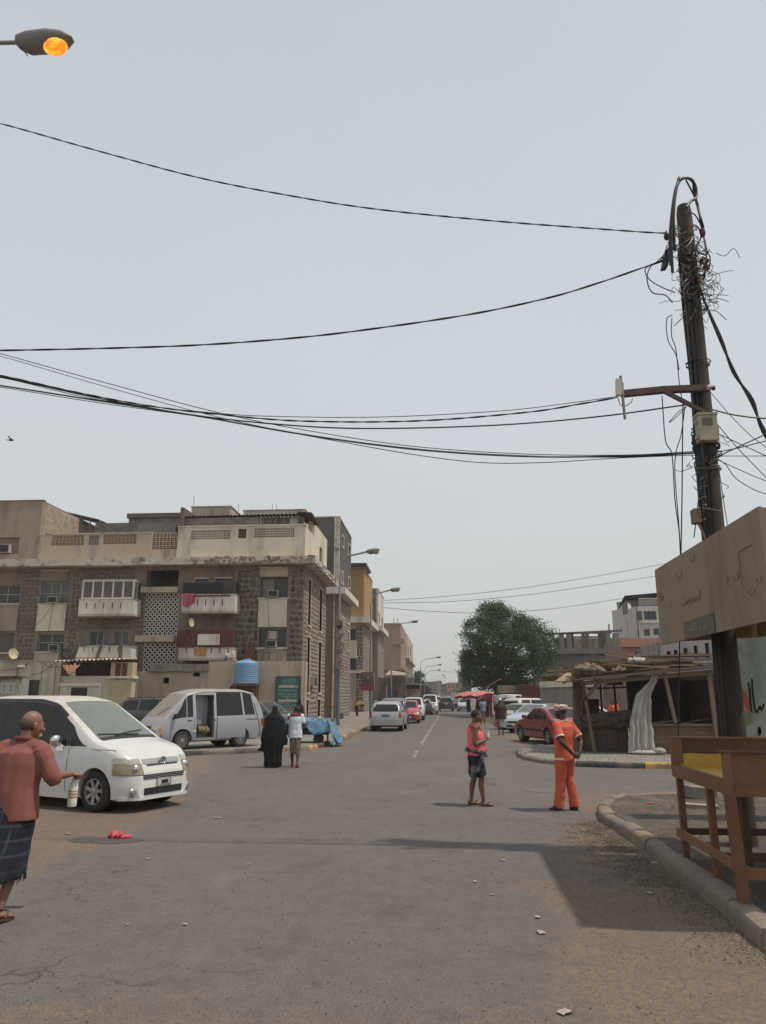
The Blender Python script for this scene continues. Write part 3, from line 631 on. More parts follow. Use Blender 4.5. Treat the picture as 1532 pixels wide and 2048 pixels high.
    for ax, sc in ((0, 22.), (2, 16.)):
        w = nt.nodes.new('ShaderNodeTexWave'); w.bands_direction = 'XYZ'[ax]; w.inputs['Scale'].default_value = sc/6; w.inputs['Distortion'].default_value = .6; nt.links.new(tcn.outputs['Object'], w.inputs[0])
        q = _ramp(nt, w.outputs['Fac'], [(.86, 0.), (.97, .20)]); acc = q if acc is None else _mix(nt, 1., acc, q, 'ADD')
    acc = _mix(nt, 1., acc, _ramp(nt, _noise(nt, 4), [(.4, .1), (.6, 1.)]), 'MULTIPLY')
    nt.links.new(_mix(nt, acc, _mix(nt, _noise(nt, 2), (.005, .006, .011), (.009, .013, .024)), (.17, .19, .22)), b.inputs['Base Color'])
    mb = skirt(J, .34, 1.0, (.19, .15), (.20, .26), (.0, -.13), 40, .05, 7); garment('wrap_skirt', mb, nt_m, t, .011, folds(.014, 9, 13))
    fr = MB(); random.seed(3)
    for i in range(46):
        a = random.uniform(-.2, 1.5); x, y = .20*cos(a), -.12+.27*sin(a); z = .34+random.uniform(-.0, .012); fr.beam((x, y, z+.01), (x+random.uniform(-.01, .01), y+random.uniform(-.01, .01), z-random.uniform(.02, .05)), .003)
    mk('fringe', fr, nt_m, t, kind='stuff')
    mb = MB(); c = P(0, -.040, .010); mb.ell(c, (.0785, .084, .076), 20, 12, R); garment('hair', mb, mat('cropped_hair', (.075, .048, .036), .8, .3, 40), t, .008, folds(.001)); 
    mb = MB().ell(P(0, .06, -.082), (.042, .042, .022), 12, 8, R); garment('beard', mb, mat('grey_beard', (.30, .27, .25), .9, .3, 60), t, .007, folds(.002))
    eyes(P, R, t)
    bm_ = mat('milky_bottle', (.66, .62, .55), .35, .08, 5); hp = t.matrix_basis@(V(J['wrR'])+V((-.03, .075, 0)))
    bt = thing('bottle', 'white plastic bottle with banded label hanging from the hand of the man in brick red', 'bottle', hp+V((0, 0, -.30)))
    mk('bottle_body', MB().lathe([(0, 0), (.038, 0), (.042, .012), (.042, .075), (.039, .085), (.042, .095), (.042, .17), (.030, .215), (.017, .245), (.016, .275)], 20), bm_, bt, 50)
    mk('cap', MB().lathe([(.018, .272), (.018, .297), (0, .297)], 16), flat('bottle_cap', (.7, .7, .68), .4), bt, 40)
    mk('label_band', MB().lathe([(.0432, .075), (.0432, .092)], 20).lathe([(.0432, .105), (.0432, .118)], 20).lathe([(.0432, .132), (.0432, .142)], 20), flat('bottle_print', (.34, .24, .15), .5), bt, 60)
    # woman in black, and the young man beside her
    J = dict(head=(0, .02, 1.59), elR=(.25, -.03, 1.13), elL=(-.25, -.03, 1.13))
    t, J, P, R = person('person', 'woman in long black abaya walking beside a youth in a white shirt', (-4.52, 21.0, 0), radians(6), 1.62, M['skin_brown'], J, .012, sandal=flat('pale_shoe', (.45, .33, .28), .6))
    bk = mat('black_abaya', (.008, .008, .010), .75, .3, 5, spec=.25)
    mb = MB(); mb.ell(P(0, -.015, .02), (.088, .108, .118), 20, 12, R); mb.rings([(-.02, 0, .045, .25, .21), (-.02, 0, .35, .245, .20), (-.03, 0, .60, .30, .22), (-.04, 0, .80, .36, .23), (-.02, 0, 1.0, .34, .22), (0, 0, 1.2, .31, .20), (0, 0, 1.34, .29, .18), (0, 0, 1.43, .23, .155), (0, 0, 1.50, .13, .13), (0, 0, 1.56, .10, .115)], 30)
    def ff(p): a = math.atan2(p.y, p.x); return .022*max(0, 1-p.z/1.45)*sin(9*a+2.5*sin(p.z*3))+.012*noise.noise(p*7)
    garment('abaya', mb, bk, t, .014, ff)
    mb = MB(); mb.slab([(-.20, .02, 1.15), (-.40, -.02, .55), (-.47, -.02, .47), (-.30, -.04, .42), (-.15, 0, .5)], (0, .05, 0)); mb.slab([(.18, .02, 1.15), (.40, .02, .78), (.38, .0, .62), (.22, 0, .60)], (0, .05, 0)); garment('shawl_corner', mb, bk, t, .014, folds(.012))
    J = dict(head=(.04, .06, 1.56), hd=(.2, 1, -.3), elL=(-.24, .0, 1.12), wrL=(-.27, .02, .86), elR=(.24, .02, 1.13), wrR=(.12, .22, 1.22), hR=(-.4, .4, .6), knR=(.10, .05, .5), anR=(.10, -.18, .12), ftR=(.1, 1, -.35), knL=(-.09, .10, .50), anL=(-.07, .05, .085))
    t, J, P, R = person('person', 'youth in white T-shirt with a red shawl round the neck walking by the kerb', (-3.98, 21.2, 0), radians(4), 1.64, M['skin_dark'], J, .010, .94, sandal=flat('red_sandal', (.35, .05, .05), .6))
    wm = mat('white_tshirt', (.60, .62, .66), .85, .08, 4, bump=.3, bscale=50); mb = shirt(J, 1.04, sl=.75, hem=.80, loose=.028); garment('tshirt', mb, wm, t, .011, folds(.011))
    m = mat('striped_wrap', (.22, .17, .13), .85, .6, 3, stain=(.045, .035, .028), sfac=.9, sscale=9, stretch=(2.2, 2.2, .15), smin=.48, smax=.55)
    mb = skirt(J, .36, .88, (.172, .125), (.135, .13), (.0, -.02), 32, .05, 6); garment('wrap_skirt', mb, m, t, .012, folds(.009))
    rm = mat('red_shawl', (.30, .03, .045), .9, .4, 9, stain=(.03, .01, .015), sfac=.95, sscale=16, stretch=(1, 1, 1), smin=.48, smax=.54)
    mb = MB().tube(smoothline([(.10, .09, 1.44), (.14, 0, 1.45), (.08, -.09, 1.45), (-.08, -.09, 1.44), (-.14, 0, 1.44), (-.10, .1, 1.42)], 4), [(.038, .05)]*21, 10); mb.tube([(-.13, -.05, 1.43), (-.20, -.08, 1.34), (-.22, -.07, 1.28)], [.04, .035, .015], 10); garment('shawl', mb, rm, t, .011, folds(.012, 20, 30))
    mb = MB().ell(P(0, -.022, .032), (.085, .10, .10), 18, 12, R); garment('hair', mb, M['hair'], t, .011, folds(.003))
    # man with the orange bag coming up the street
    J = dict(head=(0, .04, 1.60), hd=(0, 1, -.1), knR=(.10, .10, .49), anR=(.10, .12, .085), knL=(-.09, .0, .49), anL=(-.09, -.16, .13), ftL=(0, 1, -.3), elL=(-.27, .02, 1.14), wrL=(-.27, .10, .88))
    t, J, P, R = person('person', 'man in dark shirt and pale wrap with a white cap coming down the roadway', (2.95, 38.5, 0), radians(176), 1.74, M['skin_dark'], J, .014)
    mb = shirt(J, 1.12, sl=.95, hem=.74, loose=.05, sleeve=(.09, .095, .10)); garment('shirt', mb, mat('dark_brown_shirt', (.045, .022, .022), .85, .3, 6), t, .015, folds(.02))
    mb = skirt(J, .36, .88, (.16, .12), (.18, .16), (0, 0), 30, .05, 6); garment('wrap_skirt', mb, mat('pale_wrap', (.30, .26, .20), .85, .3, 6), t, .015, folds(.012))
    garment('cap', MB().ell(P(0, -.015, .06), (.083, .10, .075), 16, 10, R), flat('white_cap', (.65, .65, .66), .8), t, .012, folds(.001)); eyes(P, R, t)
    hp = t.matrix_basis@V((-.0, 0, 0)); w = t.matrix_basis@V(J['wrR'])
    tag(mk('carrier_bag', None or MB().slab([(-.055, 0, -.50), (.06, 0, -.52), (.075, 0, -.38), (.055, 0, -.24), (.02, 0, -.10), (0, 0, -.0), (-.02, 0, -.10), (-.05, 0, -.24), (-.07, 0, -.38)], (0, .07, 0)), mat('orange_bag_film', (.42, .10, .045), .5, .3, 9)), 'orange carrier bag in the hand of the man with the white cap', 'bag').location = w+V((0, 0, -.02))
    # small far figures
    def far(label, p, rz, H, sk, top_, bot, J=None, long=None, hd=None, cap=None):
        t, JJ, P, R = person('person', label, p, radians(rz), H, sk, J, .022, feet='none')
        garment('shirt', shirt(JJ, 1.08, sl=.8, hem=.82, loose=.03), top_, t, .022, folds(.012)) if not long else None
        if long: garment('robe', MB().rings([(0, 0, .04, .22, .2), (0, 0, .8, .25, .19), (0, 0, 1.3, .22, .15), (0, 0, 1.45, .13, .11), (0, 0, 1.53, .09, .1)], 22).ell(P(0, -.01, .02), (.09, .11, .12), 14, 9, R), long, t, .025, folds(.015))
        elif bot: garment('skirt', skirt(JJ, .3, .9, (.165, .12), (.17, .16), (0, 0), 24, .05), bot, t, .022, folds(.01))
        if not long: garment('hair', MB().ell(P(0, -.02, .04), (.081, .10, .092), 14, 9, R), cap or M['hair'], t, .022, folds(.002))
    far('woman in black standing behind the old grey van', (-6.15, 33.5, .13), 10, 1.62, M['skin_brown'], None, None, long=bk)
    far('person in pale blue shirt with back turned, up the street near the red umbrellas', (2.85, 52.5, 0), 15, 1.72, M['skin_dark'], mat('blue_grey_shirt', (.17, .21, .29), .85), mat('olive_trousers', (.09, .085, .07), .9))
    far('figure in black robe standing at the edge of the road before the red umbrellas', (3.2, 88, 0), 0, 1.65, M['skin_brown'], None, None, long=bk)
    far('man in white shirt beside the parked dark pickup', (-1.55, 76, 0), 0, 1.7, M['skin_dark'], mat('white_shirt', (.6, .6, .58), .85), mat('blue_dark_trousers', (.05, .055, .07), .9))
    far('worker in orange seen through the open stall', (8.2, 37.5, 0), 160, 1.72, M['skin_dark'], om, om)
    far('man in maroon shirt beside the red umbrella stall', (5.2, 66, 0), 30, 1.7, M['skin_dark'], mat('maroon_shirt', (.09, .025, .022), .85), mat('grey_trousers', (.09, .085, .08), .9))
    J = dict(waist=(0, .08, 1.02), chest=(0, .36, 1.02), neck=(0, .52, .99), head=(0, .66, .94), hd=(0, .6, -.8), shR=(.17, .48, .98), shL=(-.17, .48, .98), elR=(.2, .52, .70), wrR=(.12, .62, .46), elL=(-.2, .52, .70), wrL=(-.12, .62, .46), pel=(0, -.08, .90), hipR=(.09, -.08, .88), hipL=(-.09, -.08, .88))
    t, JJ, P, R = person('person', 'bending figure with tan cloth over the back on the pavement by the lamp post', (-7.15, 66.5, .13), radians(-60), 1.68, M['skin_dark'], J, .022, feet='none')
    garment('robe', MB().tube([(0, -.1, .88), (0, .1, 1.05), (0, .4, 1.07), (0, .56, 1.0)], [.17, .2, .21, .12], 16).ell((0, .64, .98), (.13, .14, .13)), mat('tan_cloth', (.25, .15, .05), .9, .4, 6), t, .025, folds(.02))
    garment('trousers', MB().tube([(.09, -.08, .9), (.1, .0, .1)], [.11, .06], 12).tube([(-.09, -.08, .9), (-.1, .0, .1)], [.11, .06], 12), mat('black_trousers', (.02, .018, .018), .9), t, .025, folds(.01))
# ------------------------------------------------------------------ the ground
def sstep(a, b, x): t = max(0., min(1., (x-a)/(b-a))); return t*t*(3-2*t)
def asphalt():
    m, nt, b = _new('asphalt'); b.inputs['Roughness'].default_value = .88; b.inputs['Specular IOR Level'].default_value = .3
    at_ = nt.nodes.new('ShaderNodeAttribute'); at_.attribute_name = 'dirt'
    big = _noise(nt, .35, 5, .6); mid = _noise(nt, 3.2, 7, .72); fine = _noise(nt, 60, 3, .8); grit = _noise(nt, 210, 2, .9)
    base = _mix(nt, big, (.100, .089, .084), (.152, .134, .126)); base = _mix(nt, _ramp(nt, mid, [(.38, .0), (.66, .45)]), base, (.19, .158, .138))
    base = _mix(nt, _ramp(nt, _noise(nt, 1.1, 6, .75, (1, .35, 1)), [(.55, 0.), (.72, .5)]), base, (.078, .073, .072))
    base = _mix(nt, .65, base, _ramp(nt, fine, [(.25, .35), (.5, .95), (.75, 1.9)]), 'MULTIPLY')
    base = _mix(nt, _ramp(nt, _noise(nt, .9, 8, .7), [(.56, 0.), (.60, .28), (.64, 0.)]), base, (.07, .062, .06)); base = _mix(nt, _ramp(nt, _noise(nt, 11, 6, .75), [(.35, .25), (.6, 0.)]), base, (.055, .05, .048))
    ck = nt.nodes.new('ShaderNodeTexVoronoi'); ck.feature = 'DISTANCE_TO_EDGE'; ck.inputs['Scale'].default_value = .62; wp = nt.nodes.new('ShaderNodeVectorMath'); wp.operation = 'MULTIPLY_ADD'; wn_ = nt.nodes.new('ShaderNodeTexNoise'); wn_.inputs['Scale'].default_value = 2.4; wn_.inputs['Detail'].default_value = 6; t2 = nt.nodes.new('ShaderNodeTexCoord'); nt.links.new(t2.outputs['Object'], wn_.inputs[0]); nt.links.new(wn_.outputs['Color'], wp.inputs[0]); wp.inputs[1].default_value = (.9, .9, 0); nt.links.new(t2.outputs['Object'], wp.inputs[2]); nt.links.new(wp.outputs[0], ck.inputs[0])
    cm = _mix(nt, 1., _ramp(nt, ck.outputs['Distance'], [(0., .75), (.008, .4), (.016, 0.)]), _ramp(nt, _noise(nt, .45, 3), [(.50, 0.), (.62, 1.)]), 'MULTIPLY'); base = _mix(nt, cm, base, (.045, .04, .038))
    base = _mix(nt, _ramp(nt, _noise(nt, .7, 7, .72, (1, .6, 1)), [(.55, 0.), (.72, .5)]), base, (.20, .165, .138))
    vo = nt.nodes.new('ShaderNodeTexVoronoi'); vo.inputs['Scale'].default_value = 42; tcn = nt.nodes.new('ShaderNodeTexCoord'); nt.links.new(tcn.outputs['Object'], vo.inputs[0])
    base = _mix(nt, _ramp(nt, vo.outputs['Distance'], [(.06, .55), (.16, 0.)]), base, (.30, .27, .24))
    dirt = _mix(nt, mid, (.150, .109, .082), (.245, .176, .130)); dirt = _mix(nt, _ramp(nt, _noise(nt, 17, 8, .8), [(.46, 0.), (.60, .75)]), dirt, (.100, .080, .066)); dirt = _mix(nt, _ramp(nt, _noise(nt, 1.3, 7, .75), [(.50, 0.), (.66, .55)]), dirt, (.115, .096, .086)); dirt = _mix(nt, .8, dirt, _ramp(nt, fine, [(.3, .55), (.7, 1.4)]), 'MULTIPLY')
    a = nt.nodes.new('ShaderNodeMath'); a.operation = 'MULTIPLY_ADD'; nt.links.new(mid, a.inputs[0]); a.inputs[1].default_value = 1.5; a.inputs[2].default_value = -.75
    c = nt.nodes.new('ShaderNodeMath'); c.operation = 'ADD'; nt.links.new(a.outputs[0], c.inputs[0]); nt.links.new(at_.outputs['Fac'], c.inputs[1])
    nt.links.new(_mix(nt, _ramp(nt, c.outputs[0], [(.30, 0.), (.78, .9)]), base, dirt), b.inputs['Base Color'])
    _bump(nt, b, grit, .35, .006); _bump(nt, b, fine, .5, .012); _bump(nt, b, mid, .25, .03); return m
M['asphalt'] = asphalt()
M['dirt'] = mat('packed_dirt', (.20, .155, .115), .95, .3, 1.5, bump=.6, bscale=40, stain=(.12, .09, .07), sfac=.6)
M['paving'] = mat('worn_paving', (.225, .195, .165), .9, .25, 2.2, bump=.4, bscale=45, stain=(.13, .10, .08), sfac=.6, sscale=.9, stretch=(1, 1, 1))
M['soil'] = mat('dark_soil', (.085, .066, .052), .95, .45, 4, bump=.9, bscale=30, stain=(.17, .13, .10), sfac=.7, sscale=2.3, stretch=(1, 1, 1))
def kerbm(name, col): return mat(name, col, .85, .25, 6, bump=.4, bscale=40, stain=(.15, .12, .095), sfac=.85, sscale=2.6, stretch=(1, 1, 1), smin=.42, smax=.62)
M['kerb_black'] = kerbm('kerb_black', (.045, .042, .042)); M['kerb_yellow'] = kerbm('kerb_yellow', (.50, .28, .06)); M['kerb_bare'] = kerbm('kerb_bare', (.195, .155, .118))
M['kerb_white'] = kerbm('kerb_white', (.235, .185, .14)); M['kerb_faded'] = kerbm('kerb_faded', (.23, .165, .10))
struct('ground', MB().grid(lambda u, v: (-700+1400*u, -40+1300*v, -.05), 4, 4), M['dirt'])
def dirtf(x, y):
    nz = .35*noise.noise(V((x*.8, y*.8, 1)))+.2*noise.noise(V((x*2.6, y*2.6, 5)))
    d = 0.
    e = .2+.19*max(0., y-5.)
    if y < 16: d = max(d, sstep(-.5, 1.1, x-e+nz*1.6))
    d = max(d, sstep(5.6, 4.95, y+nz*.9)*.6)
    if 6 < y < 26: lx = -4.15-.05*abs(y-11)-.18*max(0, y-13); d = max(d, sstep(.3, -.6, x-lx+nz)*.85*sstep(6.5, 8.5, y))
    if y > 24:
        d = max(d, sstep(-3.0+nz, -4.0, x)*.75*sstep(24, 32, y)); d = max(d, sstep(-1.1, -2.3, x+nz)*.55*sstep(36, 50, y))
        d = max(d, sstep(2.4, 3.4, x+nz)*.85*sstep(26, 30, y))
    if 15 < y < 26: d = max(d, sstep(1.6, 2.6, x+nz)*sstep(21.0, 22.6, y+nz)*.6)
    if 15 < y < 20: d = max(d, sstep(17.2, 15.6, y+nz)*sstep(1.6, 2.6, x)*.7)
    return min(1., max(0., d+.12*nz))
def road():
    mb = MB(); nx, ny = 170, 250; X0, X1, Y0, Y1 = -26., 26., 1., 76.
    yy = [Y0+(Y1-Y0)*((j/ny)**1.6) for j in range(ny+1)]
    mb.v = [(X0+(X1-X0)*i/nx, y, .0) for y in yy for i in range(nx+1)]; dv = [dirtf(v[0], v[1]) for v in mb.v]
    for j in range(ny):
        for i in range(nx): a = j*(nx+1)+i; mb.f.append((a, a+1, a+nx+2, a+nx+1))
    o = struct('road', mb, M['asphalt']); at_ = o.data.attributes.new('dirt', 'FLOAT', 'POINT'); at_.data.foreach_set('value', dv)
    far_ = MB(); far_.v = []; ys = [76, 110, 170, 260, 520]; xs = [-5.4, -3.6, -2.0, 3.0, 4.6, 26]
    far_.v = [(x, y, 0.) for y in ys for x in xs]; n = len(xs)
    for j in range(len(ys)-1):
        for i in range(n-1): a = j*n+i; far_.f.append((a, a+1, a+n+1, a+n))
    o2 = struct('road', far_, M['asphalt']); at_ = o2.data.attributes.new('dirt', 'FLOAT', 'POINT'); at_.data.foreach_set('value', [.75, .5, .05, .05, .7, .9]*len(ys))
    sd = MB().box(-60, -26.01, 1, 24, -.04, 0).box(26.01, 60, 1, 24, -.04, 0).box(-60, 60, -12, .99, -.04, 0); o3 = struct('road', sd, M['asphalt'])
    mk_ = mat('worn_road_paint', (.33, .31, .28), .9, .2, 5, stain=(.12, .11, .10), sfac=1., sscale=3, stretch=(1, 1, 1), smin=.40, smax=.56)
    lines = MB(); rng = random.Random(4)
    pts = [(-.85, 24.5), (-.83, 27.5), (-.78, 31), (-.72, 35.2), (-.6, 42), (-.45, 52), (-.3, 60), (-.17, 71)]
    for (x0, y0), (x1, y1) in zip(pts, pts[1:]):
        if y0 > 34 or y0 in (24.5, 31): lines.add([(x0-.06, y0, .004), (x0+.06, y0, .004), (x1+.06, y1, .004), (x1-.06, y1, .004)], [(0, 1, 2, 3)])
    for k in range(20): y = 80+k*12; lines.add([(-.12, y, .004), (.02, y, .004), (.02, y+5, .004), (-.12, y+5, .004)], [(0, 1, 2, 3)])
    struct('lane_marking', lines, mk_)
road()
# kerbs: one stone after another along a line, painted in turn; the raised ground behind
def kerb_run(name, pts, cols, parent, L=.85, w=.20, h=.14, seed=1, tilt=.012):
    rng = random.Random(seed); i = 0; P = [V((x, y, 0)) for x, y in pts]; carry = 0
    for a, b in zip(P, P[1:]):
        d = (b-a); n = max(1, round(d.length/L)); dn = d.normalized(); nrm = V((-dn.y, dn.x, 0)); seg = d.length/n
        for k in range(n):
            p = a+dn*(seg*k+.008); q = a+dn*(seg*(k+1)-.008); zz = h+rng.uniform(-tilt, tilt); c = .03+rng.uniform(-.004, .008); s_ = rng.uniform(-.012, .012)
            p = p+nrm*s_; q = q+nrm*(s_+rng.uniform(-.008, .008))
            c += .012; prof = [(0, -.02), (.004, zz*.5), (.012, zz-c), (.03, zz-c*.42), (c+.02, zz-.006), (w*.6, zz), (w, zz-.012+rng.uniform(-.004, .004)), (w+.01, -.02)]
            mb = MB(); vs = [p+nrm*(u+rng.uniform(-.004, .006))+V((0, 0, z)) for u, z in prof]+[q+nrm*(u+rng.uniform(-.006, .008))+V((0, 0, z+rng.uniform(-.008, .005))) for u, z in prof]; m_ = len(prof)
            mb.add(vs, [tuple(range(m_)), tuple(range(m_, 2*m_))[::-1]]+[(j, m_+j, m_+(j+1) % m_, (j+1) % m_) for j in range(m_)])
            mk('kerb_stone', mb, cols[i % len(cols)], parent, 38); i += 1
KB = [M['kerb_bare'], M['kerb_bare'], M['kerb_yellow'], M['kerb_bare'], M['kerb_black']]
# near right island: table, pole and signboard stand on it
isl = [(2.36, 5.2), (2.44, 6.6), (2.50, 8.2), (2.50, 9.4), (2.54, 10.4), (2.50, 11.6), (2.44, 12.5), (2.55, 13.4), (2.85, 14.25), (3.25, 14.85), (3.8, 15.2), (4.6, 15.38), (6.5, 15.4), (10, 15.3)]
o = struct('island_pavement', MB().prism([(x+.19, y-.02) for x, y in isl[:8]]+[(x+.10, y-.18) for x, y in isl[8:]]+[(12, 15.1), (12, -6), (2.3, -6)], -.02, .125), M['soil'])
kb = struct('kerb', MB().box(2.62, 2.64, 1.2, 1.3, -.02, .05), M['kerb_bare'])
kerb_run('kerb', isl[::-1], [M['kerb_white'], M['kerb_bare'], M['kerb_white'], M['kerb_white'], M['kerb_bare'], M['kerb_white'], M['kerb_faded'], M['kerb_faded'], M['kerb_bare'], M['kerb_bare'], M['kerb_white'], M['kerb_bare'], M['kerb_bare'], M['kerb_faded'], M['kerb_bare'], M['kerb_bare'], M['kerb_bare'], M['kerb_white'], M['kerb_faded']], kb, .8, seed=3, h=.15, tilt=.02)
# far right block: the stall stands on it
struct('block_pavement', MB().prism([(26, 21.4), (6.2, 21.5), (3.75, 22.0), (3.05, 22.9), (2.66, 24.1), (2.6, 25.4), (2.72, 26.8), (3.1, 28.2), (3.7, 29.0), (4.6, 29.3), (26, 29.4)], -.02, .118), M['paving'])
kb2 = struct('kerb', MB().box(25.9, 25.98, 21.5, 21.6, -.02, .05), M['kerb_bare'])
kerb_run('kerb', [(10, 29.6), (4.6, 29.5), (3.6, 29.2), (2.95, 28.3), (2.54, 26.9), (2.42, 25.4), (2.48, 24.0), (2.9, 22.75), (3.65, 21.82)], [M['kerb_bare'], M['kerb_white'], M['kerb_bare']], kb2, L=.6, seed=6, h=.13)
kerb_run('kerb', [(3.65, 21.82), (4.6, 21.5), (6.2, 21.32), (9, 21.25), (16, 21.22)], [M['kerb_black'], M['kerb_black'], M['kerb_yellow'], M['kerb_black'], M['kerb_yellow'], M['kerb_black'], M['kerb_black']], kb2, L=1.0, seed=5, h=.15)
# left block
lft = [(-26, 23.6), (-14, 23.9), (-9.6, 24.2), (-8.35, 24.6), (-6.8, 25.6), (-5.4, 26.9), (-4.7, 27.8), (-4.35, 29.4), (-4.32, 34), (-4.2, 44), (-4.2, 80), (-4.25, 140), (-4.3, 240)]
struct('left_pavement', MB().prism([(x-.18, y+.12) for x, y in lft]+[(-26, 240)], -.02, .122), M['paving'])
kb3 = struct('kerb', MB().box(-26, -25.9, 23.7, 23.8, -.02, .05), M['kerb_bare'])
kerb_run('kerb', lft[1:8], [M['kerb_bare'], M['kerb_black'], M['kerb_yellow'], M['kerb_bare'], M['kerb_yellow'], M['kerb_black'], M['kerb_yellow'], M['kerb_yellow'], M['kerb_black']], kb3, L=.8, seed=11, h=.15)
kerb_run('kerb', lft[7:10], [M['kerb_bare'], M['kerb_bare'], M['kerb_yellow'], M['kerb_bare']], kb3, L=.95, seed=12, h=.14)
mk('kerb_line', MB().box(-4.38, -4.2, 44.02, 240, -.02, .135), M['kerb_bare'], kb3)
# paving slab joints of the left pavement as slightly proud slabs, near part only
rng = random.Random(8); sl_ = MB()
y = 28.5
while y < 58:
    x = -4.62
    while x > -8.1:
        sl_.box(x-.585, x, y, y+.585, .1, .1265+rng.uniform(0, .006)); x -= .6
    y += .6
mk('paving_slab', sl_, M['paving'], None, kind='stuff')['label'] = 'worn square paving slabs of the pavement beside the stone building'
bpy.data.objects['paving_slab']['category'] = 'paving'
# ------------------------------------------------------------------ wall materials
ST = dict(stain=(.10, .078, .06), sfac=.7, sscale=.9, stretch=(1, 1, .22), bump=.25, bscale=14)
M['plaster'] = mat('beige_plaster', (.44, .355, .27), .9, .18, 1.2, **ST)
M['plaster_tan'] = mat('tan_plaster', (.32, .25, .195), .9, .2, 1.1, **{**ST, 'stain': (.16, .115, .085)})
M['plaster_brown'] = mat('brown_plaster', (.215, .16, .12), .9, .22, 1.2, **ST)
M['cream'] = mat('cream_paint', (.58, .525, .42), .88, .12, 1.3, **{**ST, 'stain': (.22, .17, .12), 'sfac': .6})
M['white_paint'] = mat('dirty_white_paint', (.62, .565, .50), .85, .12, 1.3, **{**ST, 'stain': (.24, .19, .14), 'sfac': .7})
M['ledge'] = mat('flaking_ledge', (.50, .44, .36), .9, .2, 3, **{**ST, 'stain': (.07, .055, .045), 'sfac': .85, 'sscale': 1.6, 'stretch': (1, 1, 1.6)})
M['block'] = mat('grey_block', (.215, .185, .16), .95, .3, 2.5, bump=.4, obj=.25); M['block_warm'] = mat('warm_block', (.38, .30, .225), .95, .25, 2.5, bump=.4, obj=.22)
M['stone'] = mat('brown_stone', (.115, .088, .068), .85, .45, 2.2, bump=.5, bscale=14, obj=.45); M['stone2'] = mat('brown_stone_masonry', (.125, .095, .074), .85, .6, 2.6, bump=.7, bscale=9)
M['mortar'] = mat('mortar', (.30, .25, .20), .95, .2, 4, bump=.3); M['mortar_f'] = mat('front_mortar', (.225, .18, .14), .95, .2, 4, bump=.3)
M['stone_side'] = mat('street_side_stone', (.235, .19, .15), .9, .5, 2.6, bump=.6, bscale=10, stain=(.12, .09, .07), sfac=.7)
M['concrete'] = mat('bare_concrete', (.20, .175, .155), .92, .22, 1.2, **ST); M['greyup'] = mat('dark_grey_render', (.082, .072, .066), .9, .2, 1.5, **{**ST, 'stain': (.05, .043, .038)})
M['frame'] = flat('window_frame_alu', (.34, .33, .31), .5); M['lattice'] = flat('lattice_block', (.62, .55, .50), .8); M['frame_w'] = flat('white_frame', (.5, .48, .45), .6)
M['pane'] = glassm('window_pane', (.020, .024, .026), .18, .08); M['curtain'] = mat('curtained_pane', (.19, .16, .135), .6, .35, 5, stain=(.09, .07, .06), sfac=.6, stretch=(6, 6, .3)); M['pane2'] = glassm('grey_pane', (.075, .085, .088), .2, .15)
M['ac'] = mat('ac_casing', (.38, .35, .30), .7, .15, 5, stain=(.2, .15, .1), sfac=.5); M['rust'] = mat('rusty_sheet', (.12, .055, .035), .9, .4, 4, stain=(.05, .03, .02), sfac=.7)
M['maroon'] = mat('maroon_sheet', (.115, .032, .026), .8, .2, 4, stain=(.07, .03, .02), sfac=.6); M['brickm'] = mat('pierced_brick', (.48, .35, .26), .9, .2, 8)
M['cloth_w'] = mat('grubby_white_cloth', (.40, .37, .33), .9, .15, 3, bump=.3, stain=(.2, .17, .14), sfac=.6)
# ------------------------------------------------------------------ facade pieces
def window(B, r, y, depth=.22, nx=2, nz=1, pane='pane', frame='frame', grille=False, ax='y', ac=None, sill=True, face=1):
    """r = (a0, a1, z0, z1) in the wall plane; y = face plane"""
    a0, a1, z0, z1 = r; w = MB(); yy = y+depth*face
    def bx(mb, p0, p1, q0, q1, s0, s1):
        if ax == 'y': mb.box(p0, p1, min(q0, q1), max(q0, q1), s0, s1)
        else: mb.box(min(q0, q1), max(q0, q1), p0, p1, s0, s1)
    t = .05
    for (p0, p1, s0, s1) in ((a0, a1, z1-t, z1), (a0, a1, z0, z0+t), (a0, a0+t, z0+t, z1-t), (a1-t, a1, z0+t, z1-t)): bx(w, p0, p1, yy-.03*face, yy+.03*face, s0, s1)
    for i in range(1, nx): x = a0+(a1-a0)*i/nx; bx(w, x-.022, x+.022, yy-.025*face, yy+.03*face, z0+t, z1-t)
    for i in range(1, nz): z = z0+(z1-z0)*i/nz; bx(w, a0+t, a1-t, yy-.025*face, yy+.03*face, z-.02, z+.02)
    wo = mk('window', w, M[frame], B)
    for i in range(nx):
        p = MB(); x0, x1 = a0+(a1-a0)*i/nx+.025, a0+(a1-a0)*(i+1)/nx-.025; bx(p, x0, x1, yy+.006*face*(1+i), yy+.016*face*(1+i), z0+t, z1-t); mk('pane', p, M['curtain' if hash((round(a0*7), i, round(z0*3))) % 4 == 0 else pane], wo)
    if sill: s_ = MB(); bx(s_, a0-.12, a1+.12, y-.08*face, yy-.04*face, z0-.10, z0-.004); mk('sill', s_, M['ledge'], wo)
    if grille:
        g = MB(); n = max(3, int((a1-a0)/.13))
        for i in range(n+1): x = a0+(a1-a0)*i/n; bx(g, x-.007, x+.007, y+.03*face, y+.045*face, z0, z1)
        for i in range(1, 4): z = z0+(z1-z0)*i/4; bx(g, a0, a1, y+.046*face, y+.055*face, z-.007, z+.007)
        mk('window_grille', g, M['black'], wo)
    if ac: acbox(B, ac, y, ax, face)
    return wo
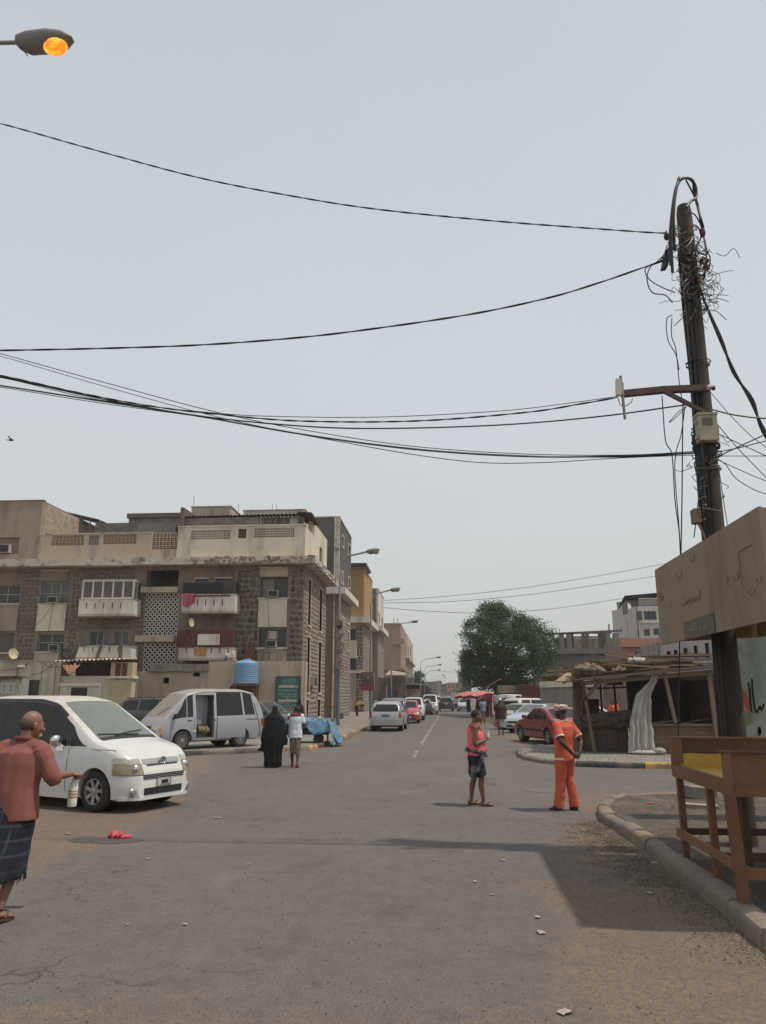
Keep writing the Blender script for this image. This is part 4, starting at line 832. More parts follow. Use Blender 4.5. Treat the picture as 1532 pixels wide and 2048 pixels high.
def acbox(B, c, y, ax='y', face=1, w=.62, h=.40, d=.45):
    x, z = c; o = MB(); g = MB()
    if ax == 'y':
        o.box(x-w/2, x+w/2, y-d*.6, y+.18, z, z+h); g.box(x-w/2+.04, x+w/2-.04, y-d*.6-.01, y-d*.6-.002, z+.04, z+h-.04)
        for k in range(6): g.box(x-w/2+.05, x+w/2-.05, y-d*.6-.02, y-d*.6-.012, z+.06+k*.05, z+.075+k*.05)
    else:
        o.box(y-.18 if face < 0 else y-d*.6, y+d*.6 if face < 0 else y+.18, x-w/2, x+w/2, z, z+h)
        X = y+d*.6; g.box(X+.002, X+.01, x-w/2+.04, x+w/2-.04, z+.04, z+h-.04)
    a = mk('air_conditioner', o, M['ac'], B); mk('grille', g, M['black'], a)
def stonewall(B, a0, a1, z0, z1, y, holes=(), size=.34, m='stone', single=True, seed=1, ax='y', proud=.03, face=1, label=None):
    """irregular rounded stones laid in rows, each its own polygon, standing proud of the mortar"""
    rng = random.Random(seed); z = z0; joined = MB(); cnt = 0
    while z < z1-.08:
        hh = size*rng.uniform(.72, 1.1); hh = min(hh, z1-z); x = a0-rng.uniform(0, .15)
        while x < a1-.06:
            ww = size*rng.uniform(.65, 1.35); xa, xb = max(x, a0), min(x+ww, a1); x += ww
            if xb-xa < .1: continue
            cx, cz = (xa+xb)/2, z+hh/2+rng.uniform(-.03, .03)
            if any(h[0]-.05 < cx < h[1]+.05 and h[2]-.05 < cz < h[3]+.05 for h in holes): continue
            n = 8; g = .022; pts = []
            for k in range(n):
                a = 2*pi*(k+.5)/n; c_, s_ = cos(a), sin(a); kx = min(1, abs(c_)*1.28)*(1 if c_ > 0 else -1); kz = min(1, abs(s_)*1.28)*(1 if s_ > 0 else -1)
                pts.append((cx+kx*((xb-xa)/2-g)*rng.uniform(.86, 1.04), cz+kz*(hh/2-g)*rng.uniform(.86, 1.04)))
            pts = [(min(max(p, a0), a1), min(max(q, z0), z1)) for p, q in pts]
            for h in holes: pts = [((h[0]-.01 if cx < h[0] else h[1]+.01) if h[0] < p < h[1] and h[2] < q < h[3] and (cx < h[0] or cx > h[1]) else p, (h[2]-.01 if cz < h[2] else h[3]+.01) if h[0] < p < h[1] and h[2] < q < h[3] and not (cx < h[0] or cx > h[1]) else q) for p, q in pts]
            pr_ = proud*rng.uniform(.5, 1.3)
            mb = MB() if single else joined
            bk = [(p, y+.01*face, q) if ax == 'y' else (y+.01*face, p, q) for p, q in pts]
            mid = [(p, y-pr_*.55*face, q) if ax == 'y' else (y-pr_*.55*face, p, q) for p, q in pts]
            ft = [(cx+(p-cx)*.84, y-pr_*face, cz+(q-cz)*.84) if ax == 'y' else (y-pr_*face, cx+(p-cx)*.84, cz+(q-cz)*.84) for p, q in pts]
            mb.add(bk+mid+ft, [tuple(range(2*n, 3*n))]+[(i, (i+1) % n, n+(i+1) % n, n+i) for i in range(n)]+[(n+i, n+(i+1) % n, 2*n+(i+1) % n, 2*n+i) for i in range(n)])
            if single: mk('stone', mb, M[m], B, 60); cnt += 1
        z += hh
    if not single: mk('stones', joined, M[m], B, 60, kind='stuff')
    return cnt
def blocks(B, a0, a1, z0, z1, y, w=.42, h=.21, m='block', ax='y', face=1, seed=2, name='concrete_block', single=False, holes=()):
    rng = random.Random(seed); j = 0; z = z0; J = MB()
    while z < z1-.03:
        x = a0-(w/2 if j % 2 else 0); zz = min(z+h, z1)
        while x < a1:
            xa, xb = max(x, a0), min(x+w, a1); x += w
            if xb-xa < .06: continue
            cx, cz = (xa+xb)/2, (z+zz)/2
            if any(q[0] < cx < q[1] and q[2] < cz < q[3] for q in holes): continue
            p = .012+rng.uniform(-.006, .008); mb = MB() if single else J
            if ax == 'y': mb.box(xa+.008, xb-.008, y-p*face, y+.02*face, z+.008, zz-.008)
            else: mb.box(y-p*face, y+.02*face, xa+.008, xb-.008, z+.008, zz-.008)
            if single: mk(name, mb, M[m], B)
        z += h; j += 1
    if not single: mk(name+'s', J, M[m], B, kind='stuff')
M['dark_brown'] = flat('dark_brown', (.05, .035, .028), .9, spec=.1)
def pierced(B, r, y, n, rows, m='brickm', t=.10, style='cross'):
    a0, a1, z0, z1 = r; g = MB(); cw, ch = (a1-a0)/n, (z1-z0)/rows
    for i in range(n+1): x = a0+cw*i; g.box(x-.022, x+.022, y, y+t, z0, z1)
    for j in range(rows+1): z = z0+ch*j; g.box(a0, a1, y+.004, y+t-.004, z-.02, z+.02)
    if style == 'cross':
        for i in range(n):
            for j in range(rows): cx, cz = a0+cw*(i+.5), z0+ch*(j+.5); g.box(cx-.012, cx+.012, y+.03, y+t-.01, cz-ch/2+.02, cz+ch/2-.02); g.box(cx-cw/2+.02, cx+cw/2-.02, y+.034, y+t-.014, cz-.012, cz+.012)
    mk('pierced_screen', g, M[m], B); mk('shade_backing', MB().box(a0-.02, a1+.02, y+t+.16, y+t+.17, z0, z1), M['dark_brown'], B)  # dark brown sheet stands in for the shade seen through the holes
def lattice(B, r, y, cell=.29, m='lattice'):
    a0, a1, z0, z1 = r; g = MB(); nx = round((a1-a0)/cell); nz = round((z1-z0)/cell); cw, ch = (a1-a0)/nx, (z1-z0)/nz
    for i in range(nx):
        for j in range(nz):
            cx, cz = a0+cw*(i+.5), z0+ch*(j+.5); q = []
            for k in range(6): a = 2*pi*k/6; q.append((cx+cos(a)*cw*.22, y, cz+sin(a)*ch*.22))
            for k in range(6): g.beam(q[k], q[(k+1) % 6], .045, .04, (0, 1, 0))
            for sx, sz in ((1, 1), (1, -1), (-1, 1), (-1, -1)): g.beam((cx+sx*cw*.14, y, cz+sz*ch*.16), (cx+sx*cw*.5, y, cz+sz*ch*.5), .06, .035, (0, 1, 0))
    mk('lattice_screen', g, M[m], B)
def corr(a, b, n, amp, up=(0, 0, 1)):      # corrugated sheet between edge a (two points) and edge b (two points)
    a0, a1 = V(a[0]), V(a[1]); b0, b1 = V(b[0]), V(b[1]); mb = MB(); nn = n*6
    nr = (a1-a0).cross(b0-a0).normalized()
    f = lambda u, v: (a0.lerp(a1, u)).lerp(b0.lerp(b1, u), v)+nr*amp*sin(2*pi*n*u)
    mb.grid(f, nn, 1); k = len(mb.v); mb.v += [tuple(V(p)-nr*.006) for p in mb.v]; mb.f += [tuple(i+k for i in q)[::-1] for q in mb.f]; return mb
# ------------------------------------------------------------------ A: the stone apartment building on the corner
YA = 46.; XA = at(606, 1250, YA).x
def R(a, b, c, d, Y=YA): return rect(a, b, c, d, Y)
def zat(x, y, Y=YA): return at(x, y, Y).z
def building_a():
    B = thing('stone_apartment_building', 'three storey brown stone apartment block with cream roof parapets, balconies and lattice stair tower', 'building', (XA-9, YA+5, 0), world=True)
    XL = -37.; YB = atx(651, 1250, XA).y; zc0 = zat(330, 1133); zc1 = zat(330, 1119)      # ledge underside and top
    win = dict(w1=(-42, 1170, 40, 1207), w2=(-50, 1266, 28, 1305), w3=(82, 1165, 137, 1207), w4=(75, 1267, 127, 1303), w5=(520, 1155, 576, 1195), w6=(515, 1257, 573, 1295), w7=(180, 1263, 216, 1291), w8=(228, 1263, 256, 1291))
    H = {k: R(*v) for k, v in win.items()}
    op = R(293, 1140, 357, 1175); la1 = R(287, 1185, 357, 1272); la2 = R(283, 1285, 350, 1375)
    doors = [R(390, 1158, 415, 1225), R(430, 1157, 462, 1225), R(385, 1262, 450, 1315)]
    holes = list(H.values())+[op, la1, la2]+doors
    w = MB(); w.wall('y', YA, .35, XL, XA, 0, zc0, holes); w.box(XL, XA-.35, YA+.351, YA+.6, 0, op[2]); w.box(XL, op[0]-.2, YA+.351, YA+.6, op[2], zc0); w.box(op[1]+.2, XA-.35, YA+.351, YA+.6, op[2], zc0)
    w.box(XL, XA-.35, YA+3.2, YB-.3, 0, zc0-.02)
    mk('wall', w, M['plaster_brown'], B)
    [mk('stairwell_wall', MB().box(q, q+.2, YA+.36, YA+3.19, op[2]-.2, zc0-.03), M['concrete'], B) for q in (op[0]-.2, op[1])]; mk('stairwell_roof', MB().box(op[0]-.2, op[1]+.2, YA+.61, YA+3.19, zc0-.029, zc0-.001), M['concrete'], B); mk('stairwell_shade', MB().box(la1[0]-.05, la1[1]+.05, YA+.34, YA+.348, la2[2], la1[3]), M['dark'], B)  # last panel: dark sheet behind the lattice, painted in place of stairwell shade
    # side wall towards the street, with slit windows
    def ys(px): return atx(px, 1250, XA).y
    slits = []
    for px in (614.5, 637.5):
        y0, y1 = ys(px), ys(px+5.5)
        for zz0, zz1 in ((zat(606, 1385), zat(606, 1270)), (zat(606, 1245), zat(606, 1150)), (zat(606, 1440), zat(606, 1400))): slits.append((y0, y1, max(.4, zz0), zz1))
    sw = MB().wall('x', XA-.35, .35, YA+.351, YB, 0, zc0, slits); sw.box(XL, XA-.36, YB-.29, YB, 0, zc0)
    sw.box(XA-.8, XA-.36, YA+.61, YB-.3, 0, zc0); mk('side_wall', sw, M['mortar'], B)
    for y0, y1, z0, z1 in slits:
        mk('slit_window', MB().box(XA-.35, XA-.3, y0, y1, z0, z1), M['pane'], B)
        f = MB(); f.box(XA-.2, XA+.05, y0-.07, y0, z0, z1); f.box(XA-.2, XA+.05, y1, y1+.07, z0, z1); f.box(XA-.2, XA+.09, y0-.12, y1+.12, z1, z1+.08); f.box(XA-.2, XA+.09, y0-.12, y1+.12, z0-.09, z0-.002)
        f.box(XA-.28, XA-.15, y0, y1, z0+(z1-z0)*.45, z0+(z1-z0)*.62); mk('window_surround', f, M['cream'], B)
    stonewall(B, YA+.36, YB, .15, zc0-.02, XA, slits, .31, 'stone_side', False, 21, 'x', .035, -1)
    # stone fields of the front: mortar sheet and stones
    
    fields = [((470, 1140, 519, 1322), .40, True, 'stone'), ((577, 1140, 605.5, 1440), .40, True, 'stone'), ((36, 1140, 74, 1330), .30, False, 'stone2'), ((138, 1140, 156, 1330), .30, False, 'stone2'), ((269, 1195, 284, 1395), .3, False, 'stone2')]
    for i, (f, sz, sg, mm) in enumerate(fields):
        r = R(*f); mk('mortar_sheet', MB().box(r[0], r[1], YA-.012, YA+.0, r[2], r[3]), M['mortar_f'], B); stonewall(B, r[0]+.02, r[1]-.02, r[2], r[3], YA-.012, (), sz, mm, sg, 30+i, 'y', .035)
    r = R(157, 1140, 268, 1240); 
    for rr in ((r[0], r[1], R(0, 1162, 1, 1163)[3]+.05, zc0-.03), (R(157, 1, 158, 2)[0], r[1], R(1, 1262, 2, 1263)[3]+.05, R(1, 1234, 2, 1235)[2])):
        stonewall(B, rr[0], rr[1], rr[2], rr[3], YA-.01, [H['w7'], H['w8']], .26, 'stone2', False, 50, 'y', .025)
    # pale spandrel panels
    for q, mm in (((-50, 1210, 36, 1262), 'plaster_tan'), ((75, 1209, 132, 1262), 'cream'), ((517, 1198, 574, 1254), 'cream'), ((515, 1299, 573, 1322), 'plaster'), ((70, 1306, 118, 1330), 'plaster'), ((520, 1136, 576, 1153), 'plaster'), ((82, 1142, 137, 1162), 'plaster_brown')):
        r = R(*q); mk('spandrel_panel', MB().box(r[0], r[1], YA-.10, YA+.002, r[2], r[3]), M[mm], B)
        mk('panel_lip', MB().box(r[0]-.05, r[1]+.05, YA-.16, YA-.002, r[3], r[3]+.06), M['ledge'], B)
    window(B, H['w1'], YA, nx=3, nz=2); window(B, H['w2'], YA, nx=2, grille=True, pane='pane'); window(B, H['w3'], YA, nx=3, nz=2, pane='pane2', ac=((H['w3'][0]+H['w3'][1])/2, H['w3'][2]+.02))
    window(B, H['w4'], YA, nx=2, nz=2, pane='pane', ac=(H['w4'][1]-.5, H['w4'][2]+.02)); window(B, H['w5'], YA, nx=2, pane='pane', frame='black', ac=((H['w5'][0]+H['w5'][1])/2, H['w5'][2]+.02)); window(B, H['w6'], YA, nx=3, pane='pane', frame='frame', ac=((H['w6'][0]+H['w6'][1])/2, H['w6'][2]+.02))
    window(B, H['w7'], YA, nx=3); window(B, H['w8'], YA, nx=2, pane='pane2')
    r = H['w6']; mk('board', MB().obox(((r[0]+r[1])/2, YA+.05, r[2]+.75), (.55, .03, .5), (0, .08, 0)), M['plaster'], B)
    for d in doors: mk('balcony_door', MB().box(d[0], d[1], YA+.2, YA+.25, d[2], d[3]), M['pane2'], B); mk('door_frame', MB().box(d[0]-.06, d[1]+.06, YA-.05, YA-.003, d[3], d[3]+.08), M['ledge'], B)
    # stair tower: two slabs, pierced lattice between
    for q in ((288, 1175, 358, 1186), (277, 1272, 351, 1284)): r = R(*q); mk('stair_slab', MB().box(r[0]-.1, r[1], YA-.35, YA+.3, r[2], r[3]), M['plaster'], B)
    lattice(B, la1, YA+.08); lattice(B, la2, YA+.08)
    mk('railing', MB().box(op[0], op[1], YA+.25, YA+.28, op[2], op[2]+.05), M['black'], B)
    # the ledge under the parapet: broken slabs
    rng = random.Random(5); x = XL; lz0, lz1 = zc0, zc1
    while x < XA+.75:
        xe = min(x+rng.uniform(1.6, 3.2), XA+.8); mk('ledge_slab', MB().box(x+.01, xe-.01, YA-.78+rng.uniform(-.03, .03), YA+.35, lz0+rng.uniform(-.012, .012), lz1+rng.uniform(-.015, .015)), M['ledge'], B); x = xe
    y = YA+.36
    while y < YB+.5:
        ye = min(y+rng.uniform(1.8, 2.8), YB+.6); mk('ledge_slab', MB().box(XA-.2, XA+.78, y+.01, ye-.01, lz0+rng.uniform(-.012, .012), lz1+rng.uniform(-.015, .015)), M['ledge'], B); y = ye
    # flaked lumps along the right half of the ledge
    j = MB()
    for k in range(90):
        x = rng.uniform(-14.5, XA+.6); w_ = rng.uniform(.06, .28); z = rng.uniform(lz0+.02, lz1-.02); j.obox((x, YA-.79-rng.uniform(0, .03), z), (w_, .05, rng.uniform(.04, .14)), (0, rng.uniform(-.5, .5), 0))
    for k in range(40):
        y = rng.uniform(YA, YB); j.obox((XA+.79, y, rng.uniform(lz0+.02, lz1-.02)), (.05, rng.uniform(.1, .3), rng.uniform(.04, .14)), (rng.uniform(-.5, .5), 0, 0))
    mk('flaking_render', j, M['plaster_brown'], B, kind='stuff')
    # parapets
    zt1 = zat(200, 1068); zt2 = zat(480, 1053); xm = at(355, 1090, YA).x
    ho = [R(104, 1071, 168, 1091), R(178, 1071, 198, 1090), R(207, 1069, 273, 1088), R(304, 1069, 355, 1099)]; ho[3] = (ho[3][0], min(ho[3][1], xm-.02), ho[3][2], zt1)
    ho2 = [R(383, 1061, 461, 1079), R(477, 1058, 493, 1077), R(509, 1056, 589, 1075)]
    xw = at(76, 1090, YA).x
    mk('parapet', MB().wall('y', YA-.02, .22, xw, xm, zc1, zt1, ho), M['plaster'], B); mk('parapet', MB().wall('y', YA-.06, .25, xm, XA, zc1, zt2, ho2), M['cream'], B)
    mk('parapet_coping', MB().box(xw, ho[3][0], YA-.07, YA+.24, zt1, zt1+.07), M['ledge'], B); mk('parapet_coping', MB().box(xm-.05, XA+.08, YA-.12, YA+.24, zt2, zt2+.08), M['cream'], B)
    for r, n, k in ((ho[0], 9, 3), (ho[2], 9, 3), (ho[3], 7, 4)): pierced(B, r, YA+.02, n, k)
    for r in (ho2[0], ho2[2]): pierced(B, r, YA-.02, 22, 4, 'cream', style='plain')
    mk('shutter', MB().box(ho[1][0], ho[1][1], YA+.05, YA+.1, ho[1][2], ho[1][3]), M['concrete'], B); mk('shutter', MB().box(ho2[1][0], ho2[1][1], YA+.02, YA+.07, ho2[1][2], ho2[1][3]), M['rust'], B)
    # roof storey walls seen above the parapets
    zt3 = zat(440, 1029); mk('roof_wall', MB().box(xm, at(515, 1040, YA).x, YA+.6, YA+.8, zc1, zt3-.05), M['concrete'], B)
    blocks(B, xm+.02, at(515, 1040, YA).x, zt2-.1, zt3-.06, YA+.6, m='block', seed=3, single=True)
    mk('roof_wall', MB().box(at(515, 1040, YA).x+.01, XA-.3, YA+1.0, YA+1.2, zc1, zt3), M['plaster_tan'], B); [mk('roof_screen', MB().box(at(q, 1040, YA).x, at(q+19, 1040, YA).x, YA+.9, YA+.95, zt2, zt3-.1), M['frame_w'] if q == 574 else M['plaster_brown'], B) for q in (520, 549, 574)]
    for px in (520, 545, 590): x = at(px, 1040, YA).x; mk('post', MB().box(x, x+.12, YA+.7, YA+.82, zt2, zt3+.02), M['concrete'], B)
    c = corr(((xm-.1, YA+.42, zt3+.02), (XA+.35, YA+.42, zt3+.08)), ((xm-.1, YA+1.3, zt3+.06), (XA+.35, YA+1.3, zt3+.12)), 34, .035); mk('corrugated_roof', c, M['rust'], B)
    c = corr(((XA+.35, YA+.1, zt3+.06), (XA+.35, YA+3.4, zt3-.1)), ((XA-.6, YA+.1, zt3+.14), (XA-.6, YA+3.4, zt3+.1)), 10, .03); mk('corrugated_roof', c, M['rust'], B)
    # taller boxes on the roof
    def roofbox(q, Y, d, m, name='roof_room', side=True):
        r = rect(*q, Y); mk(name, MB().box(r[0], r[1], Y, Y+d, zc1, r[3]), M[m], B); mk('roof_coping', MB().box(r[0]-.06, r[1]+.06, Y-.06, Y+d+.06, r[3], r[3]+.07), M['ledge'], B); return r
    roofbox((383, 1014, 461, 1030), YA+3.6, 3.0, 'plaster'); roofbox((487, 1021, 610, 1030), YA+3.6, 4, 'cream')
    r = rect(257, 1027, 368, 1067, YA+2.6); mk('roof_room', MB().box(r[0], r[1], YA+2.6, YA+5, zc1, r[3]), M['concrete'], B); blocks(B, r[0]+.02, r[1]-.02, zt1, r[3]-.35, YA+2.6, m='block', seed=5, single=True)
    mk('roof_beam', MB().box(r[0]-.1, r[1]+.1, YA+2.45, YA+2.75, r[3]-.32, r[3]), M['stone2'], B)
    r2 = rect(190, 1046, 257, 1067, YA+4.5); mk('roof_wall', MB().box(r2[0], r2[1], YA+4.5, YA+4.7, zc1, r2[3]), M['concrete'], B); blocks(B, r2[0]+.02, r2[1]-.02, zt1, r2[3], YA+4.5, m='block', seed=6, single=True)
    r = rect(275, 1046, 352, 1070, YA+.9); mk('water_room', MB().box(r[0], r[1], YA+.9, YA+2.4, zc1, r[3]), M['concrete'], B)
    mk('partition_wall', MB().box(xm-.02, xm+.2, YA+.2, YA+7, zc1, zat(368, 1013)), M['stone2'], B)
    # left wing: rendered front, block side wall running back
    xl2 = at(82, 1050, YA).x; zl = zat(60, 1002); mk('wing_wall', MB().wall('y', YA-.03, .25, XL, xl2, zc1, zl, [R(-20, 1075, 38, 1108)]), M['plaster_tan'], B)
    ybk = YA+8.2; mk('wing_side_wall', MB().box(xl2-.25, xl2, YA+.23, ybk, zc1, zl), M['concrete'], B); blocks(B, YA+.24, ybk-.1, zt1-.1, zl-.05, xl2, m='block_warm', ax='x', face=-1, seed=8, single=True)
    mk('roof_coping', MB().box(XL, xl2+.04, YA-.08, YA+.25, zl, zl+.06), M['plaster_brown'], B)
    r = R(-20, 1075, 38, 1108); mk('wing_shutter', MB().box(r[0], r[1], YA+.12, YA+.16, r[2], r[3]), M['plaster_brown'], B); acbox(B, (at(8, 1100, YA).x, r[2]+.05), YA, w=.95, h=.55)
    # metal canopy on the roof
    p = at(130, 1026, YA+5.5); q = at(203, 1043, YA+5.5)
    mk('roof_canopy', MB().slab([(p.x, YA+5, p.z), (q.x, YA+5, q.z), (q.x, YA+8, q.z+.1), (p.x, YA+8, p.z+.1)], (0, 0, .05)), M['rust'], B)
    c = MB()
    for k in range(5): x = p.x+(q.x-p.x)*k/4.; z = p.z+(q.z-p.z)*k/4.; c.box(x, x+.07, YA+5.1, YA+5.17, zc1, z); 
    mk('canopy_posts', c, M['concrete'], B, kind='stuff')
    # side of the upper storey towards the street
    zt5 = at(610, 1022, YA).z; sl1 = (ys(636), ys(642), zc1+.4, zc1+1.9)
    mk('upper_side_wall', MB().wall('x', XA-.25, .25, YA+.2, YB+.1, zc1, zt2, [sl1]), M['cream'], B); mk('upper_side_wall', MB().box(XA-.25, XA, YA+2.4, YB+.1, zt2+.001, zt5), M['cream'], B)
    mk('upper_window', MB().box(XA-.2, XA-.15, sl1[0], sl1[1], sl1[2], sl1[3]), M['pane'], B)
    # balconies
    def balcony(q, d, m, slots=0, top=None):
        r = R(*q, Y=YA-d); x0, x1, z0, z1 = r; b = mk('balcony', MB().box(x0, x1, YA-d, YA-.002, z0, z0+.14), M['plaster'], B)
        hs = [(x0+(x1-x0)*(.13+.155*k), x0+(x1-x0)*(.13+.155*k)+.07, z0+.45, z0+.85) for k in range(slots)]
        mk('balcony_parapet', MB().wall('y', YA-d, .1, x0, x1, z0+.141, z1, hs).box(x0, x0+.1, YA-d+.101, YA-.002, z0+.141, z1).box(x1-.1, x1, YA-d+.101, YA-.002, z0+.141, z1), M[m], b)
        mk('drip_edge', MB().box(x0-.04, x1+.04, YA-d-.04, YA-.002, z1, z1+.05), M['ledge'], b); return r, b
    r, b = balcony((157, 1199, 268, 1232), 1.1, 'white_paint', 5)
    zt = zat(210, 1163, YA-1.1); g = MB()
    for k in range(6): x = r[0]+.15+(r[1]-r[0]-.3)*k/5; g.box(x-.05, x+.05, YA-1.08, YA-1.0, r[3]+.06, zt)
    g.box(r[0]+.1, r[1]-.1, YA-1.085, YA-.995, zt, zt+.09); g.box(r[0]+.1, r[1]-.1, YA-1.085, YA-.995, r[3]+.051, r[3]+.13); g.box(r[1]-.19, r[1]-.1, YA-.99, YA-.05, zt, zt+.09); g.box(r[1]-.19, r[1]-.1, YA-.55, YA-.47, r[3]+.06, zt)
    mk('balcony_glazing_frame', g, M['frame_w'], b)
    for k in range(5): x = r[0]+.15+(r[1]-r[0]-.3)*k/5; mk('pane', MB().box(x+.05, x+(r[1]-r[0]-.3)/5-.05, YA-1.05, YA-1.03, r[3]+.13, zt), M['pane_brown'], b)
    mk('pane', MB().box(r[1]-.16, r[1]-.14, YA-.98, YA-.05, r[3]+.13, zt), M['pane_brown'], b)
    mk('balcony_cover', MB().box(r[0]+.1, r[1]-.1, YA-1.1, YA-.01, zt+.091, zt+.13), M['ledge'], b)
    balcony((152, 1294, 262, 1319), 1.1, 'white_paint', 5)
    r, b = balcony((363, 1190, 470, 1226), 1.1, 'white_paint', 5)
    zr = zat(420, 1166, YA-1.1); g = MB(); n = 30
    for k in range(n+1): x = r[0]+.02+(r[1]-r[0]-.04)*k/n; g.box(x-.012, x+.012, YA-1.08, YA-1.05, r[3]+.05, zr)
    g.box(r[0], r[1], YA-1.1, YA-1.04, zr, zr+.05); g.box(r[1]-.06, r[1], YA-1.03, YA-.01, zr, zr+.05)
    for k in range(9): y = YA-1.0+k*.11; g.box(r[1]-.05, r[1]-.02, y, y+.02, r[3]+.05, zr)
    mk('balcony_railing', g, M['black'], b); mk('shade_net', MB().box(r[0]+.03, r[1]-.8, YA-1.035, YA-1.02, r[3]+.08, zr-.02), M['black'], b)
    mk('rusty_patches', MB().box(r[0]+.3, r[1]-.3, YA-1.13, YA-1.101, r[3]-.10, r[3]+.03), M['rust'], b)
    tag(mk('hanging_cloth', MB().grid(lambda u, v: (r[0]+.1+u*.75, YA-1.16-.03*sin(14*u), r[3]+.12-v*(.75+.12*sin(5*u))), 14, 5), mat('pink_cloth', (.33, .07, .085), .9, .3, 5), smooth=60), 'dusty pink cloth hanging over the upper stone balcony', 'cloth')
    r, b = balcony((357, 1297, 465, 1321), 1.1, 'white_paint', 6)
    zr = zat(410, 1259, YA-1.1); c = corr(((r[0]-.15, YA-1.14, r[3]+.05), (r[1]+.05, YA-1.14, r[3]+.05)), ((r[0]-.15, YA-1.14, zr), (r[1]+.05, YA-1.14, zr)), 26, .022); mk('corrugated_screen', c, M['maroon'], b)
    mk('faded_panel', MB().box(r[0]+1.15, r[0]+2.5, YA-1.2, YA-1.17, r[3]+.2, r[3]+.85), M['white_paint'], b)
    tag(mk('orange_mat', MB().obox((r[0]+1.35, YA-1.16, r[2]+.55), (.7, .03, .5), (0, .1, 0)), mat('orange_mat', (.40, .19, .07), .9, .5, 9)), 'round orange and white mat hung on the lowest right balcony', 'mat')
    # pipes and loose wires on the front
    for (a, b_) in (((107, 1207), (85, 1300)), ((105, 1210), (60, 1260)), ((535, 1197), (536, 1320)), ((450, 1325), (575, 1277))):
        mk('hanging_wire', MB().tube([at(*a, YA-.18), at((a[0]+b_[0])/2+2, (a[1]+b_[1])/2+3, YA-.18), at(*b_, YA-.18)], .012, 5), M['black'], B)
    for px in (387, 545, 553, 477): z = 1013 if px == 387 else 1020; a = at(px, z, YA+4.5); tag(mk('aerial', MB().tube([a+V((0, 0, -.1)), a+V((0, 0, .8 if px == 387 else .45))], .025, 6), M['frame']), {387: 'tall thin aerial on the beige roof box', 545: 'short aerial with small head on the cream roof room', 553: 'thin bare aerial rod at the right of the cream roof room', 477: 'stub aerial beside the corrugated roof'}[px], 'aerial')
    # split unit on the side wall
    y = atx(619, 1350, XA).y; acbox(B, (y+.6, atx(619, 1372, XA).z), XA+.02, 'x', -1, .85, .6, .5)
M['pane_brown'] = glassm('brown_pane', (.065, .045, .04), .25, .15)
building_a()
